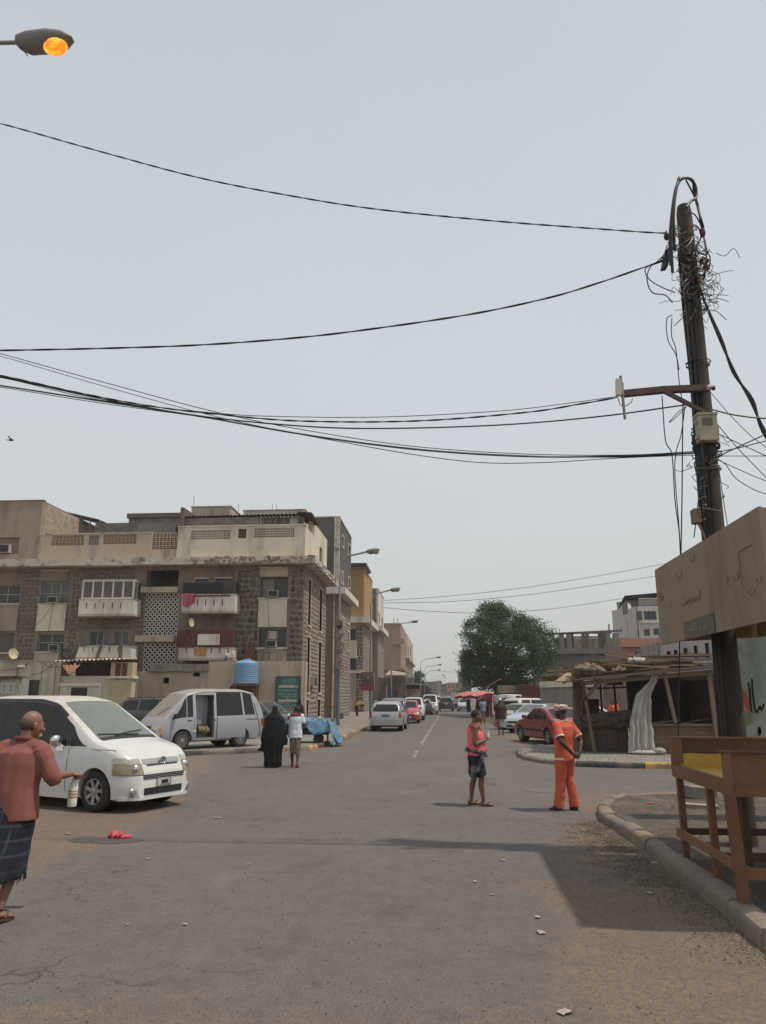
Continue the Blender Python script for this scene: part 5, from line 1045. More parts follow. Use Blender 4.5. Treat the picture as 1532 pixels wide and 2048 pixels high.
# ------------------------------------------------------------------ low annexes in front of it
def annexes():
    Y = 40.5; r = rect(-30, 1323, 118, 1440, Y); zt = r[3]
    T = thing('rendered_outbuilding', 'grey rendered single storey outbuilding with dark square doorway, left of the corrugated porch', 'building', (r[0]+3, Y+2, 0), world=True)
    d = rect(43, 1360, 76, 1440, Y); d = (d[0], d[1], 0, d[3]); dd = rect(-4, 1359, 20, 1440, Y)
    mk('wall', MB().wall('y', Y, .25, r[0]-2, r[1], 0, zt, [d]).box(r[0]-2, r[1], Y+.6, Y+4, 0, zt-.05), M['plaster_g'], T); mk('coping', MB().box(r[0]-2, r[1], Y-.05, Y+.3, zt, zt+.07), M['plaster'], T)
    mk('door', MB().box(d[0], d[1], Y+.12, Y+.16, 0, d[3]), M['greyup'], T)
    mk('lamp_tube', MB().tube([at(36, 1333, Y-.1), at(49, 1333, Y-.1)], .06, 10), M['frame_w'], T)
    w = MB()
    for a in ((0, 1340, 60, 1325), (35, 1335, 30, 1400), (60, 1350, 110, 1325), (85, 1330, 78, 1400), (112, 1325, 105, 1400), (75, 1320, 118, 1333)): w.tube(smoothline([at(a[0], a[1], Y-.06), at((a[0]+a[2])/2, (a[1]+a[3])/2+6, Y-.06), at(a[2], a[3], Y-.06)], 4), .012, 5)
    mk('loose_cable', w, M['black'], T, kind='stuff')
    # shack with painted marks
    rr = rect(-30, 1358, 33, 1440, Y-1.2); S_ = thing('small_shack', 'low whitewashed shack with brushwood eaves and two white painted squares', 'shack', (rr[0], Y-1, 0), world=True)
    mk('wall', MB().box(rr[0], rr[1], Y-1.2, Y-.1, 0, rr[3]), mat('whitewash', (.30, .28, .25), .9, .3, 3, stain=(.13, .11, .10), sfac=.8), S_)
    b = MB(); rng = random.Random(2)
    for k in range(60): x = rng.uniform(rr[0], rr[1]+.15); b.beam((x, Y-1.35, rr[3]+rng.uniform(0, .14)), (x+rng.uniform(-.5, .5), Y-1.1+rng.uniform(-.2, .2), rr[3]+rng.uniform(0, .16)), rng.uniform(.02, .06))
    mk('brushwood', b, M['rust'], S_, kind='stuff')
    for px in (8, 22):
        p = at(px, 1376, Y-1.215); f = MB()
        for (a, b_, c, d_) in ((-.17, .17, .2, .25), (-.17, .17, -.25, -.2), (-.17, -.12, -.2, .2), (.12, .17, -.2, .2)): f.box(p.x+a, p.x+b_, Y-1.213, Y-1.203, p.z+c, p.z+d_)
        mk('painted_square', f, M['frame_w'], S_)
    dish('satellite_dish', 'cream satellite dish standing on the grey outbuilding roof', at(25, 1308, Y+.3), .31, (.9, -.4, .2), base=zt+.08)
    # porch with corrugated roof
    Y = 40.; r = rect(118, 1352, 262, 1440, Y); T = thing('corrugated_porch', 'cream house front with corrugated iron roof over a dark grilled veranda', 'building', (r[0]+2, Y+2, 0), world=True)
    zt = zat(190, 1352, Y); gd = rect(139, 1375, 172, 1440, Y); gd = (gd[0], gd[1], 0, gd[3])
    mk('wall', MB().wall('y', Y, .2, r[0], r[1]-1.2, 0, zt, [gd]), M['plaster_g'], T); mk('pillar', MB().box(r[1]-1.19, r[1], Y-.12, Y+.5, 0, zat(240, 1325, Y)), M['cream_y'], T)
    mk('pillar_cap', MB().box(r[1]-1.3, r[1]+.1, Y-.2, Y+.55, zat(240, 1357, Y), zat(240, 1357, Y)+.12), M['cream'], T)
    for px in (238, 251): p = at(px, 1340, Y); mk('pillar_window', MB().box(p.x-.15, p.x+.15, Y-.135, Y-.121, p.z-.5, p.z+.35), M['maroon'], T)
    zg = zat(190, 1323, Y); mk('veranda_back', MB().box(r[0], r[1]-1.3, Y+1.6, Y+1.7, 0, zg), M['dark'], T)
    g = MB(); n = 26
    for k in range(n+1): x = r[0]+(r[1]-1.3-r[0])*k/n; g.box(x-.01, x+.01, Y+.05, Y+.07, zt, zg)
    for k in range(5): z = zt+(zg-zt)*k/4; g.box(r[0], r[1]-1.3, Y+.075, Y+.09, z-.01, z+.01)
    mk('veranda_grille', g, M['rust'], T)
    c = corr(((r[0]-.25, Y-.6, zat(120, 1322, Y-.6)), (r[1]-.25, Y-.6, zat(258, 1317, Y-.6))), ((r[0]-.25, Y+1.4, zat(120, 1322, Y-.6)+.08), (r[1]-.25, Y+1.4, zat(258, 1317, Y-.6)+.1)), 17, .045); mk('corrugated_roof', c, M['ledge'], T)
    p = at(125, 1330, Y-.65); mk('loose_sheet', corr((p, p+V((1.0, 0, .0))), (p+V((.45, -.25, -.45)), p+V((.6, -.25, -.5))), 4, .02), mat('pinkish_sheet', (.36, .17, .11), .8, .2, 4), T)
    # brick pilasters either side of the gate
    for q in ((118, 1370, 134, 1415), (187, 1376, 203, 1430)):
        s = rect(*q, Y); blocks(T, s[0], s[1], max(0, s[2]), s[3], Y, w=.26, h=.13, m='cream', seed=4, single=True, name='brick')
    f = MB(); a = rect(118, 1366, 204, 1372, Y); f.box(a[0], a[1], Y-.08, Y-.002, a[2], a[3]); f.box(a[1]-.08, a[1], Y-.08, Y-.002, 0, a[2]-.001); mk('gate_surround', f, M['white_paint'], T)
    mk('gate', MB().box(gd[0], gd[1], Y+.08, Y+.12, 0, gd[3]), M['black'], T); g = MB()
    for k in range(8): x = gd[0]+(gd[1]-gd[0])*(k+.5)/8; g.box(x-.012, x+.012, Y+.05, Y+.075, .1, gd[3]-.1)
    g.tube([((gd[0]+gd[1])/2+.5*cos(a), Y+.04, gd[3]-.75+.5*sin(a)) for a in [pi*i/12 for i in range(13)]], .02, 6); mk('gate_bars', g, M['rust'], T)
    # junk on the porch roof
    rng = random.Random(6); zz = zat(190, 1320, Y)+.12
    for px, nm, lb in ((148, 'wooden_board', 'weathered board leaning on the corrugated porch roof, nearest the dish'), (195, 'wooden_board', 'dark board propped upright on the middle of the porch roof'), (240, 'wooden_board', 'dark board leaning outward at the pillar end of the porch roof')):
        p = at(px, 1318, Y+.9); tag(mk(nm, MB().obox((p.x, Y+.9, p.z+.2), (.2, .05, 1.1), (0, rng.uniform(-.4, .4), 0)), M['plank_b']), lb, 'board')
    p = at(133, 1312, Y+.8); tag(mk('cable_coil', MB().tube([p+V((.3*cos(a), .1*sin(a*2), .25*sin(a)+.02*a*.3)) for a in [i*.5 for i in range(60)]], .03, 6), M['black']), 'tangled black coil lying on the end of the porch roof', 'coil')
    # tan yard wall that runs to the corner of the stone building
    Y = 44.2; x0 = at(268, 1380, Y).x; x1 = at(604, 1380, Y).x; zt = zat(603, 1322, Y); zl = zat(300, 1343, Y)
    T = thing('yard_wall', 'long tan rendered yard wall in front of the stone building, holding the green notice', 'wall', ((x0+x1)/2, Y, 0), world=True)
    xs = at(415, 1380, Y).x; h1 = rect(326, 1355, 338, 1367, Y); h2 = rect(386, 1345, 400, 1353, Y); dr = rect(458, 1372, 512, 1450, Y); dr = (dr[0], dr[1], 0, dr[3])
    mk('wall', MB().wall('y', Y, .25, x0, xs, 0, zl, [h1, h2]), M['plaster_y'], T); mk('wall', MB().wall('y', Y-.03, .28, xs, x1, 0, zt, [dr]), M['plaster_y'], T)
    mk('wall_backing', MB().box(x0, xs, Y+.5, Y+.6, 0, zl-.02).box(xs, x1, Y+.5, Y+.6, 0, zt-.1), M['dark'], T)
    mk('return_wall', MB().box(x1-.25, x1-.002, Y+.26, YA-.06, 0, zt), M['plaster'], T)
    s = rect(560, 1325, 604, 1356, Y-.03); mk('render_patch', MB().box(s[0], s[1]-.05, Y-.045, Y-.031, s[2], s[3]-.1), M['plaster'], T)
    mk('metal_door', MB().box(dr[0], dr[1], Y+.02, Y+.07, 0, dr[3]), M['rust'], T)
    # row of blocks lying along the lower stretch
    s = rect(300, 1330, 415, 1343, Y); rng = random.Random(3); x = s[0]
    while x < s[1]-.2: mk('roof_block', MB().box(x, x+.38, Y-.1, Y+.35, zl+.10, zl+.42), M['block'], T); x += .4
    mk('roof_slab', MB().box(s[0]-.1, s[1]+.1, Y-.15, Y+.6, zl+.001, zl+.10), M['concrete'], T)
    w = MB()
    for px in (276, 404): p = at(px, 1350, Y-.06); w.tube([(p.x, Y-.07, .3), (p.x, Y-.07, p.z)], .02, 6)
    mk('pipe', w, M['cream'], T)
    # water tank on a frame
    p = at(492, 1368, 43.4); T = thing('water_tank', 'pale blue ribbed plastic water tank standing against the tan yard wall', 'water tank', (p.x, 43.4, 0)); z0 = p.z; hh = zat(492, 1319, 43.4)-z0; rr = .70; pf = [(0, z0), (rr*.96, z0)]
    for k in range(9): a = z0+.05+(hh-.3)*k/9; b_ = z0+.05+(hh-.3)*(k+1)/9; pf += [(rr, a), (rr, a+(b_-a)*.6), (rr*.965, a+(b_-a)*.72), (rr*.965, a+(b_-a)*.88)]
    pf += [(rr, z0+hh-.24), (rr*.97, z0+hh-.2), (rr*.6, z0+hh-.06), (.22, z0+hh-.04), (.22, z0+hh+.04), (0, z0+hh+.05)]
    mk('tank', MB().lathe(pf, 36), mat('tank_blue', (.17, .31, .46), .45, .12, 2, stain=(.25, .25, .24), sfac=.4), T, 25)
    f = MB(); 
    for sx in (-.6, .6):
        for sy in (-.45, .45): f.box(sx-.04, sx+.04, sy-.04, sy+.04, 0, z0-.061)
    f.box(-.72, .72, -.6, .6, z0-.06, z0-.002); f.beam((-.6, -.48, .5), (.6, -.48, z0-.2), .05); mk('tank_stand', f, M['rust'], T)
    # junk behind the wall top
    p = at(480, 1300, 45.2); tag(mk('bed_frame', MB().tube([(p.x+1.0, 45.2, zt-.4), (p.x+1.0, 45.2, zt+.55), (p.x+2.3, 45.2, zt+.55), (p.x+2.3, 45.2, zt-.4)], .03, 6).tube([(p.x+1.4, 45.2, zt-.4), (p.x+1.4, 45.2, zt+.5)], .02, 6).tube([(p.x+1.8, 45.2, zt-.4), (p.x+1.8, 45.2, zt+.5)], .02, 6), M['rust']), 'rusty bed frame showing above the tan yard wall', 'bed frame')
    tag(mk('door_panel', MB().obox((p.x+.55, 45.3, zt+.2), (.6, .06, 1.3), (0, .05, 0)), M['rust']), 'rusty sheet door standing behind the yard wall by the blue tank', 'door')
    for i, lb in enumerate(('crumpled sacking heaped on the wall left of the rusty sheet door', 'pale broken box on top of the tan wall by the lowest balcony')):
        mb = MB().ell((p.x-.45-.1*i, 44.9, zt-.0+.30*i), (.42-.1*i, .25, .22), 12, 8); tag(link('sacking' if i == 0 else 'broken_box', remesh(mb, 'sacking', M['cloth_w'] if i else M['plaster_brown'], .04, 0, folds(.09, 8, 9))), lb, 'sacking' if i == 0 else 'box')
    # green notice board
    q = rect(552.5, 1354.5, 598, 1418, Y-.16); T = thing('notice_board', 'green notice board with white Arabic lines and two pale strips on the tan wall', 'notice board', ((q[0]+q[1])/2, Y-.16, q[2]), world=True); yb = Y-.16
    mk('panel', MB().box(q[0], q[1], yb, yb+.04, q[2], q[3]), mat('notice_green', (.022, .115, .085), .6, .2, 3), T)
    f = MB(); f.box(q[0]-.05, q[0], yb-.02, yb+.12, 0, q[3]+.05); f.box(q[1], q[1]+.04, yb-.02, yb+.12, q[2], q[3]+.05); f.box(q[0], q[1], yb-.02, yb+.06, q[3], q[3]+.045); mk('frame', f, M['black'], T)
    W_ = q[1]-q[0]; Hh = q[3]-q[2]; tw = flat('lettering_pale', (.42, .46, .42), .6); cx = (q[0]+q[1])/2
    for fr, ln, wd, dx in ((.955, 'الجمهورية اليمنية', .55, .05), (.885, 'وزارة الاشغال العامة والطرق', .62, .06), (.80, 'مشروع ٢٠٠٧ في عدن', .52, .05), (.585, 'اعادة تاهيل شبكة الطرق الداخلية', .84, 0), (.485, 'تمويل صندوق صيانة الطرق', .82, 0), (.40, 'الجهة المنفذة المؤسسة العامة', .70, .04), (.33, 'للطرق', .2, 0), (.20, 'مدة تنفيذ المشروع', .56, -.1), (.115, 'تاريخ البدء والانتهاء من العمل', .84, 0), (.035, 'مكتب الاشغال بالمديرية', .74, .02)):
        text('lettering', arab(ln), Hh*.085, (cx+dx*W_, yb-.004, q[2]+Hh*fr), (1, 0, 0), (0, 0, 1), tw, T, .002, width=W_*wd)
    for fr in (.71, .265): mk('pale_strip', MB().box(q[0]+W_*.10, q[1]-W_*.05, yb-.006, yb-.001, q[2]+Hh*(fr-.04), q[2]+Hh*(fr+.03)), M['plaster'], T)
def dish(name, label, p, r, n, base=None):
    n = V(n).normalized(); u = n.orthogonal().normalized(); w = n.cross(u); mb = MB(); K = 20
    for j in range(5):
        rr = r*j/4; mb.v += [tuple(V(p)+n*(.28*rr*rr/r)+u*(rr*cos(2*pi*i/K))+w*(rr*sin(2*pi*i/K))) for i in range(K)]
    for j in range(4):
        for i in range(K): mb.f.append((j*K+i, j*K+(i+1) % K, (j+1)*K+(i+1) % K, (j+1)*K+i))
    k = len(mb.v); mb.v += [tuple(V(q)-n*.012) for q in mb.v]; mb.f += [tuple(i+k for i in f)[::-1] for f in mb.f]
    T = thing(name, label, 'satellite dish', p, world=True); mk('reflector', mb, M['dishm'], T, 60)
    s = MB(); s.tube([V(p)-n*.02, V(p)-n*.15+V((0, 0, -.1))], .03, 6)
    if base is not None: s.tube([V(p)-n*.15+V((0, 0, -.1)), (p[0]-n.x*.15, p[1]-n.y*.15, base)], .03, 6)
    s.tube([V(p)-w*r*.9+n*.2, V(p)+n*r*.9], .012, 5); mk('mount', s, M['rust'], T)
M['dishm'] = mat('dish_cream', (.47, .40, .27), .6, .2, 3, stain=(.3, .2, .1), sfac=.5); M['plaster_g'] = mat('grey_cream_render', (.47, .42, .34), .9, .15, 1.4, **{**ST, 'stain': (.18, .145, .11)})
M['cream_y'] = mat('yellow_cream_render', (.42, .34, .225), .9, .15, 1.4, **{**ST, 'stain': (.22, .17, .12)}); M['plank_b'] = wood('brown_plank', (.13, .085, .055), axis=(5, 5, 1))
M['plaster_y'] = mat('yard_wall_render', (.40, .315, .24), .9, .16, 1.1, **{**ST, 'stain': (.22, .165, .125)})
annexes()
dish('satellite_dish', 'pale satellite dish on the lower right balcony corner above the maroon screen', at(381, 1245, YA-1.3), .27, (1, -.3, .1), base=zat(381, 1256, YA-1.3))
# ------------------------------------------------------------------ B..F: the row of buildings down the left of the street
M['ochre'] = mat('ochre_render', (.34, .205, .085), .9, .15, 1.4, **{**ST, 'stain': (.2, .12, .06), 'sfac': .5}); M['pinkb'] = mat('pinkish_tan_render', (.27, .185, .135), .9, .12, 1.2, **{**ST, 'stain': (.17, .12, .09), 'sfac': .6})
def row(name, label, c0, c1, top_y, led_y, Wd, upm, sidem, lowm='stone_side', front=None, slits=(), ledm='white_paint', top_front=None):
    """front corner at photo column c0 and back corner c1, both on the street line"""
    Y0, Y1 = atx(c0, 1300, XA).y, atx(c1, 1300, XA).y; zt, zl0, zl1 = at(c0, top_y, Y0).z, at(c0, led_y[1], Y0).z, at(c0, led_y[0], Y0).z
    B = thing(name, label, 'building', (XA-Wd/2, Y0+2, 0), world=True)
    hs = []
    for a, b_, t, u in slits: y0, y1 = atx(a, 1300, XA).y, atx(b_, 1300, XA).y; hs.append((y0, y1, atx(a, u, XA).z, atx(a, t, XA).z))
    mk('side_wall', MB().wall('x', XA-.3, .3, Y0+.25, Y1, 0, zl0, hs), M['mortar'], B); mk('front_wall', MB().box(XA-Wd, XA, Y0, Y0+.249, 0, zl0), M[front or 'plaster_brown'], B); mk('rear_wall', MB().box(XA-Wd, XA-.31, Y0+.25, Y1-.01, 0, zl0-.01), M['dark'], B)
    stonewall(B, Y0+.27, Y1-.02, .1, zl0, XA, hs, .32, lowm, False, int(c0), 'x', .028, -1)
    mk('upper_wall', MB().wall('x', XA-.25, .25, Y0+.02, Y1, zl1, zt, hs), M[sidem], B); mk('upper_front', MB().box(XA-Wd, XA-.26, Y0+.01, Y1-.1, zl1, zt-.02), M[upm], B)
    mk('corner_strip', MB().box(XA-.26, XA+.03, Y0-.03, Y0+.3, zl1, zt), M['ledge'] if upm == 'greyup2' else M[upm], B)
    mk('ledge', MB().box(XA-Wd, XA+.7, Y0-.7, Y1+.5, zl0+.001, zl1-.001), M[ledm], B); mk('roof_coping', MB().box(XA-Wd, XA+.06, Y0-.06, Y1+.05, zt+.001, zt+.12), M['ledge'], B)
    for y0, y1, z0, z1 in hs:
        mk('pane', MB().box(XA-.28, XA-.22, y0, y1, z0, z1), M['pane'], B); f = MB()
        for (a, b_, c, d) in ((y0-.12, y0, z0-.12, z1+.12), (y1, y1+.12, z0-.12, z1+.12), (y0, y1, z1, z1+.12), (y0, y1, z0-.12, z0)): f.box(XA+.0, XA+.07, a, b_, c, d)
        mk('window_surround', f, M['cream'], B)
    return B, Y0, Y1, zt, zl0
M['greyup2'] = mat('grey_brown_render', (.135, .115, .10), .9, .15, 1.3, **{**ST, 'stain': (.09, .075, .065)})
B, Y0, Y1, zt, zl = row('grey_apartment_building', 'tall dark grey rendered upper storeys over a stone base, next along the street', 675, 700.5, 1035, (1176, 1189), 9, 'greyup2', 'greyup', slits=((680, 684, 1065, 1086), (694, 698, 1084, 1104), (681, 684, 1140, 1162), (694.5, 698, 1152, 1172), (694, 697, 1215, 1245), (694, 697, 1262, 1300), (684, 686, 1235, 1262)))
mk('corner_pipe', MB().tube([(XA-.35, Y0-.08, 0), (XA-.35, Y0-.08, zt)], .07, 8), M['ledge'], B)
B, Y0, Y1, zt, zl = row('ochre_apartment_building', 'ochre rendered upper floor with dark roof edge over a stone base with front balconies', 727, 744.5, 1136, (1234, 1246), 12, 'ochre', 'ochre', front='plaster', slits=((739, 741.5, 1210, 1232), (735, 737, 1262, 1290), (740, 742, 1262, 1300)))
mk('roof_awning', MB().box(XA-8, XA+.35, Y0-.8, Y1-6, zt+.13, zt+.45), M['black'], B)
for q in ((700, 1258, 712, 1280), (700, 1318, 712, 1340)): r = rect(*q, Y0); mk('window', MB().box(r[0], r[1], Y0-.04, Y0-.002, r[2], r[3]), M['pane'], B)
r = rect(712, 1250, 727.5, 1440, Y0); stonewall(B, r[0], r[1]-.02, .1, r[3], Y0-.002, (), .42, 'stone2', False, 77, 'y', .04)
for q in ((700, 1281, 713, 1316), (700, 1341, 728, 1346)): r = rect(*q, Y0-.5); mk('balcony_front', MB().box(r[0], r[1], Y0-.5, Y0-.05, r[2], r[3]), M['cream'], B)
B, Y0, Y1, zt, zl = row('white_apartment_building', 'narrow building with white rendered upper floor over a stone base', 755.5, 767.5, 1178, (1252, 1262), 8, 'greyup2', 'white_paint', slits=((757, 759, 1225, 1246), (763, 765, 1235, 1252), (758, 759.5, 1275, 1300), (763, 765, 1275, 1300)))
B, Y0, Y1, zt, zl = row('pinkish_apartment_building', 'plain pinkish tan block with a small corner balcony halfway down the street', 801, 811, 1247, (1335, 1340), 14, 'pinkb', 'pinkb', lowm='stone_side', front='pinkb', ledm='pinkb', slits=((802, 803.5, 1290, 1310), (806, 807.5, 1290, 1310)))
r = rect(785, 1277, 801, 1288, Y0-2); mk('corner_balcony', MB().slab([(r[0], Y0-1.6, r[3]), (r[1]+.8, Y0-1.6, r[3]), (r[1]+.8, Y0-.73, r[3]), (r[0], Y0-.73, r[3])], (0, 0, r[2]-r[3])), M['pinkb'], B)
for px in (787, 794): p = at(px, 1245, Y0+1); mk('rebar', MB().box(p.x, p.x+.12, Y0+1, Y0+1.1, zt, zt+1.2), M['rust'], B)
row('cream_distant_building', 'weathered cream building with a dark cornice beyond the pinkish block', 813, 826, 1268, (1316, 1321), 10, 'plaster', 'plaster', front='plaster', ledm='plaster_brown', slits=((815, 817, 1290, 1312), (820, 822, 1292, 1312), (815, 817, 1330, 1350)))
# shop fronts with awnings below the pinkish block
T = thing('shop_awning', 'street shop lean-to with sloping sheet awning on pale posts under the pinkish block', 'awning', (XA+.5, 95, 0), world=True); Y = 95
a, b_ = at(770, 1352, Y), at(800, 1352, Y); c, d = at(789, 1337, Y+14), at(806, 1337, Y+14)
mk('sheet', MB().slab([a, (a.x+2.3, Y, a.z), (a.x+2.3, Y+9, a.z+.5), (a.x, Y+9, a.z+.9)], (0, 0, .12)), M['plaster_tan'], T)
w = MB()
for px in (772, 790, 797, 803): p = at(px, 1400, Y+ (px-772)*.9); w.box(p.x, p.x+.15, p.y, p.y+.15, 0, at(px, 1370, p.y).z)
mk('post', w, M['frame'], T, kind='stuff')
mk('shop_wall', MB().box(XA-1, a.x+1.8, Y+8.5, Y+8.8, 0, a.z), M['plaster_brown'], T); mk('blue_shutter', MB().box(a.x+.1, a.x+1.2, Y+8.2, Y+8.48, 0, 2.4), mat('blue_shutter', (.04, .08, .15), .7), T)
T = thing('curved_canopy', 'round shouldered shop canopy between pale posts beyond the lean-to', 'canopy', at(812, 1400, 120), world=True)
p0 = at(806, 1376, 118); pts = [p0+V((x, 0, z)) for x, z in ((-1.6, .05), (-.6, .1), (.3, 0), (.9, -.5), (1.2, -1.1))]
mk('canopy_sheet', MB().tube(pts, [(.12, 2.4)]*5, 8), M['pinkb'], T); mk('post', MB().box(p0.x-1.5, p0.x-1.38, 118, 118.12, 0, p0.z), M['frame'], T)
# shop sign panel
p = at(819, 1365, 105); T = thing('shop_sign', 'pale framed shop sign with two dark Arabic lines hanging over the left pavement', 'sign', (p.x, 105, p.z), world=True)
r = rect(812.5, 1354.5, 827, 1367.5, 105); mk('panel', MB().box(r[0], r[1], 105, 105.12, r[2], r[3]), mat('sign_grey', (.30, .28, .29), .6, .1, 3), T)
for z, s_ in ((.72, 'مطعم اليمن'), (.38, 'للمأكولات')): text('lettering', arab(s_), .34, ((r[0]+r[1])/2, 104.99, r[2]+(r[3]-r[2])*z), (1, 0, 0), (0, 0, 1), M['dark'], T, width=(r[1]-r[0])*.72)
mk('bracket', MB().beam((r[0]-1.5, 105.1, r[2]-.05), (r[1]+1.8, 105.1, r[2]-.1), .12).box(r[0]-.1, r[0], 105.02, 105.2, r[2]-4.2, r[3]), M['frame'], T)
r = rect(826, 1368, 838, 1378, 112); tag(mk('sign_board', MB().box(r[0]-1, r[1], 112, 112.1, r[2], r[3]), M['dark']), 'small dark shop board beneath the pale framed sign', 'sign')
# striped pillar building low wall
r = rect(828, 1376, 840, 1412, 135); tag(mk('wall', MB().box(r[0]-6, r[1], 135, 136, 0, r[3]), M['pinkb']), 'low tan wall end with striped edge by the parked minibus', 'wall')
M['peach'] = mat('salmon_render', (.44, .215, .15), .9, .12, 1.3, **{**ST, 'stain': (.28, .15, .11), 'sfac': .5}); M['whiteb'] = mat('white_facade', (.50, .47, .44), .9, .08, 1.3, **{**ST, 'stain': (.34, .29, .25), 'sfac': .6})
# far end of the street
def farblock(label, q, Y, m, d=10, wins=None, Z0=0, group=None, top=None):
    r = rect(*q, Y); T = thing('distant_building', label, 'building', ((r[0]+r[1])/2, Y+d/2, 0), world=True, group=group)
    mk('wall', MB().box(r[0], r[1], Y, Y+d, 0, r[3]), M[m], T); mk('roof_edge', MB().box(r[0]-.15, r[1]+.15, Y-.2, Y+d, r[3]+.01, r[3]+.25), M['ledge'], T)
    if wins:
        nx, nz = wins; w = (r[1]-r[0])/nx; h = (r[3]-1)/max(nz, 1)
        for i in range(nx):
            for j in range(nz): x = r[0]+w*(i+.28); z = 1.3+h*j+h*.2; mk('window', MB().box(x, x+w*.45, Y-.05, Y-.01, z, z+h*.5), M['pane'], T)
    return T, r
farblock('peach far building with flat roof and balconies closing the street', (895, 1366, 925, 1395), 330, 'peach', 20, (4, 2))
farblock('brown far building left of the peach one at the street end', (882, 1368, 896, 1395), 360, 'greyup2', 15, (3, 3))
farblock('pale far building with roof clutter at the street end', (855, 1364, 875, 1395), 340, 'concrete', 18, (4, 3)); farblock('tall grey-brown far building behind the street lamps', (872, 1362, 884, 1395), 400, 'plaster_tan', 15, (2, 4))
farblock('low grey far building at the left of the street end', (826, 1372, 858, 1400), 300, 'concrete', 18, (5, 2)); farblock('narrow beige tower of rooms left of the big tree', (918, 1345, 928, 1395), 190, 'plaster_tan', 10, (1, 4))
T, r = farblock('grey building with horizontal slats rising behind the left of the tree', (926, 1310, 941, 1400), 120, 'concrete', 14)
for k in range(14): z = 2+k*(r[3]-2.4)/14; mk('slat', MB().box(r[0]-.1, r[1]+.1, 119.8, 119.98, z, z+.28), M['greyup2'], T)
# ------------------------------------------------------------------ right side: far buildings
def white_house():
    Y = 88.; T = thing('white_apartment_house', 'white four storey house with roof storey and pierced balustrade above the stall', 'building', (at(1290, 1300, Y).x, Y+4, 0), world=True)
    xc = at(1277, 1250, Y).x; xr = at(1350, 1250, Y).x; zt = at(1277, 1213, Y).z; zt2 = at(1277, 1192, Y).z
    hs = [rect(1288, 1222, 1313, 1240, Y), rect(1288, 1258, 1300, 1272, Y), rect(1307, 1257, 1319, 1270, Y)]
    mk('wall', MB().wall('y', Y, .4, xc, xr, 0, zt, hs).box(xc, xr, Y+1, Y+1.2, 0, zt), M['whiteb'], T)
    for h, g in zip(hs, (True, True, True)): window(T, h, Y, .15, 4 if h is hs[0] else 2, 2, grille=True, sill=False)
    z1 = at(1290, 1256, Y).z
    for h in hs[1:]: mk('arch_head', MB().tube([((h[0]+h[1])/2+(h[1]-h[0])/2*cos(a), Y-.02, h[3]+.25*sin(a)) for a in [pi*i/8 for i in range(9)]], .05, 5), M['whiteb'], T)
    mk('string_course', MB().box(xc, xr, Y-.15, Y-.01, at(1290, 1247, Y).z, at(1290, 1245, Y).z), M['ledge'], T)
    # receding side, stepping out
    pc = [(1277, Y), (1263, Y+2.5), (1262.5, Y+3.5), (1241, Y+13), (1240, Y+14), (1229, Y+24)]
    P = [at(px, 1300, y) for px, y in pc]; zz = [zt, zt, at(1245, 1204, Y+3).z, at(1245, 1210, Y+13).z, at(1230, 1220, Y+14).z, at(1230, 1221, Y+24).z]
    mb = MB()
    for i in range(5):
        a, b_ = P[i], P[i+1]; mb.slab([(a.x, a.y, 0), (b_.x, b_.y, 0), (b_.x, b_.y, zz[i+1]), (a.x, a.y, zz[i])], (.5, .5, 0))
    mk('side_wall', mb, M['whiteb'], T)
    for px, y, t, u, w in ((1251, 1205, 1228, 1240, 2), (1269, 0, 1226, 1240, 2), (1277.5, 0, 1223, 1240, 2), (1247, 0, 1235, 1247, 2), (1254, 0, 1230, 1240, 2), (1234, 0, 1243, 1254, 2), (1240, 0, 1251, 1265, 2), (1274, 0, 1262, 1273, 4), (1259, 0, 1266, 1273, 2), (1250, 0, 1268, 1275, 2), (1232, 0, 1222, 1232, 2), (1237, 0, 1222, 1230, 2), (1254, 0, 1208, 1216, 2)):
        # find the segment of wall at this column
        for i in range(5):
            if pc[i+1][0] <= px <= pc[i][0]+1:
                f_ = (pc[i][0]-px)/(pc[i][0]-pc[i+1][0]+1e-6); f_ = max(0, min(1, f_)); y_ = pc[i][1]+(pc[i+1][1]-pc[i][1])*f_; a = at(px, t, y_-.12); b_ = at(px+w, u, y_-.12); mk('window', MB().box(a.x-.12, a.x+.25, y_-.45, y_+.1, b_.z, a.z), M['greyup'], T); break
    mk('roof_storey', MB().slab([(P[2].x, P[2].y+.5, zt-.4), (P[4].x, P[4].y, zz[4]-1), (P[4].x, P[4].y, zz[4]+1.0), (P[2].x, P[2].y+.5, zt2+.0)], (4, 1, 0)), M['greyup2'], T)
    mk('roof_sheet', MB().slab([(P[2].x-.3, P[2].y, zt2+.25), (xr, Y+3, zt2+.55), (xr, Y+8, zt2+.55), (P[4].x, P[4].y, zt2-.3)], (0, 0, .25)), M['dark'], T)
    r = rect(1278, 1198, 1345, 1212, Y); mk('balustrade', MB().box(r[0], r[1], Y-.06, Y+.1, r[2]+.9, r[3]), M['whiteb'], T); pierced(T, (r[0], r[1], zt, r[2]+.9), Y+.02, 34, 3, 'whiteb', style='plain')
    for px in (1266, 1259, 1243): p = at(px, 1300, Y+6); mk('drain_pipe', MB().tube([(p.x-.2, Y+ (3 if px > 1262 else 5 if px > 1250 else 11), 1), (p.x-.2, Y+(3 if px > 1262 else 5 if px > 1250 else 11), zt-1)], .09, 6), M['greyup2'], T)
white_house()
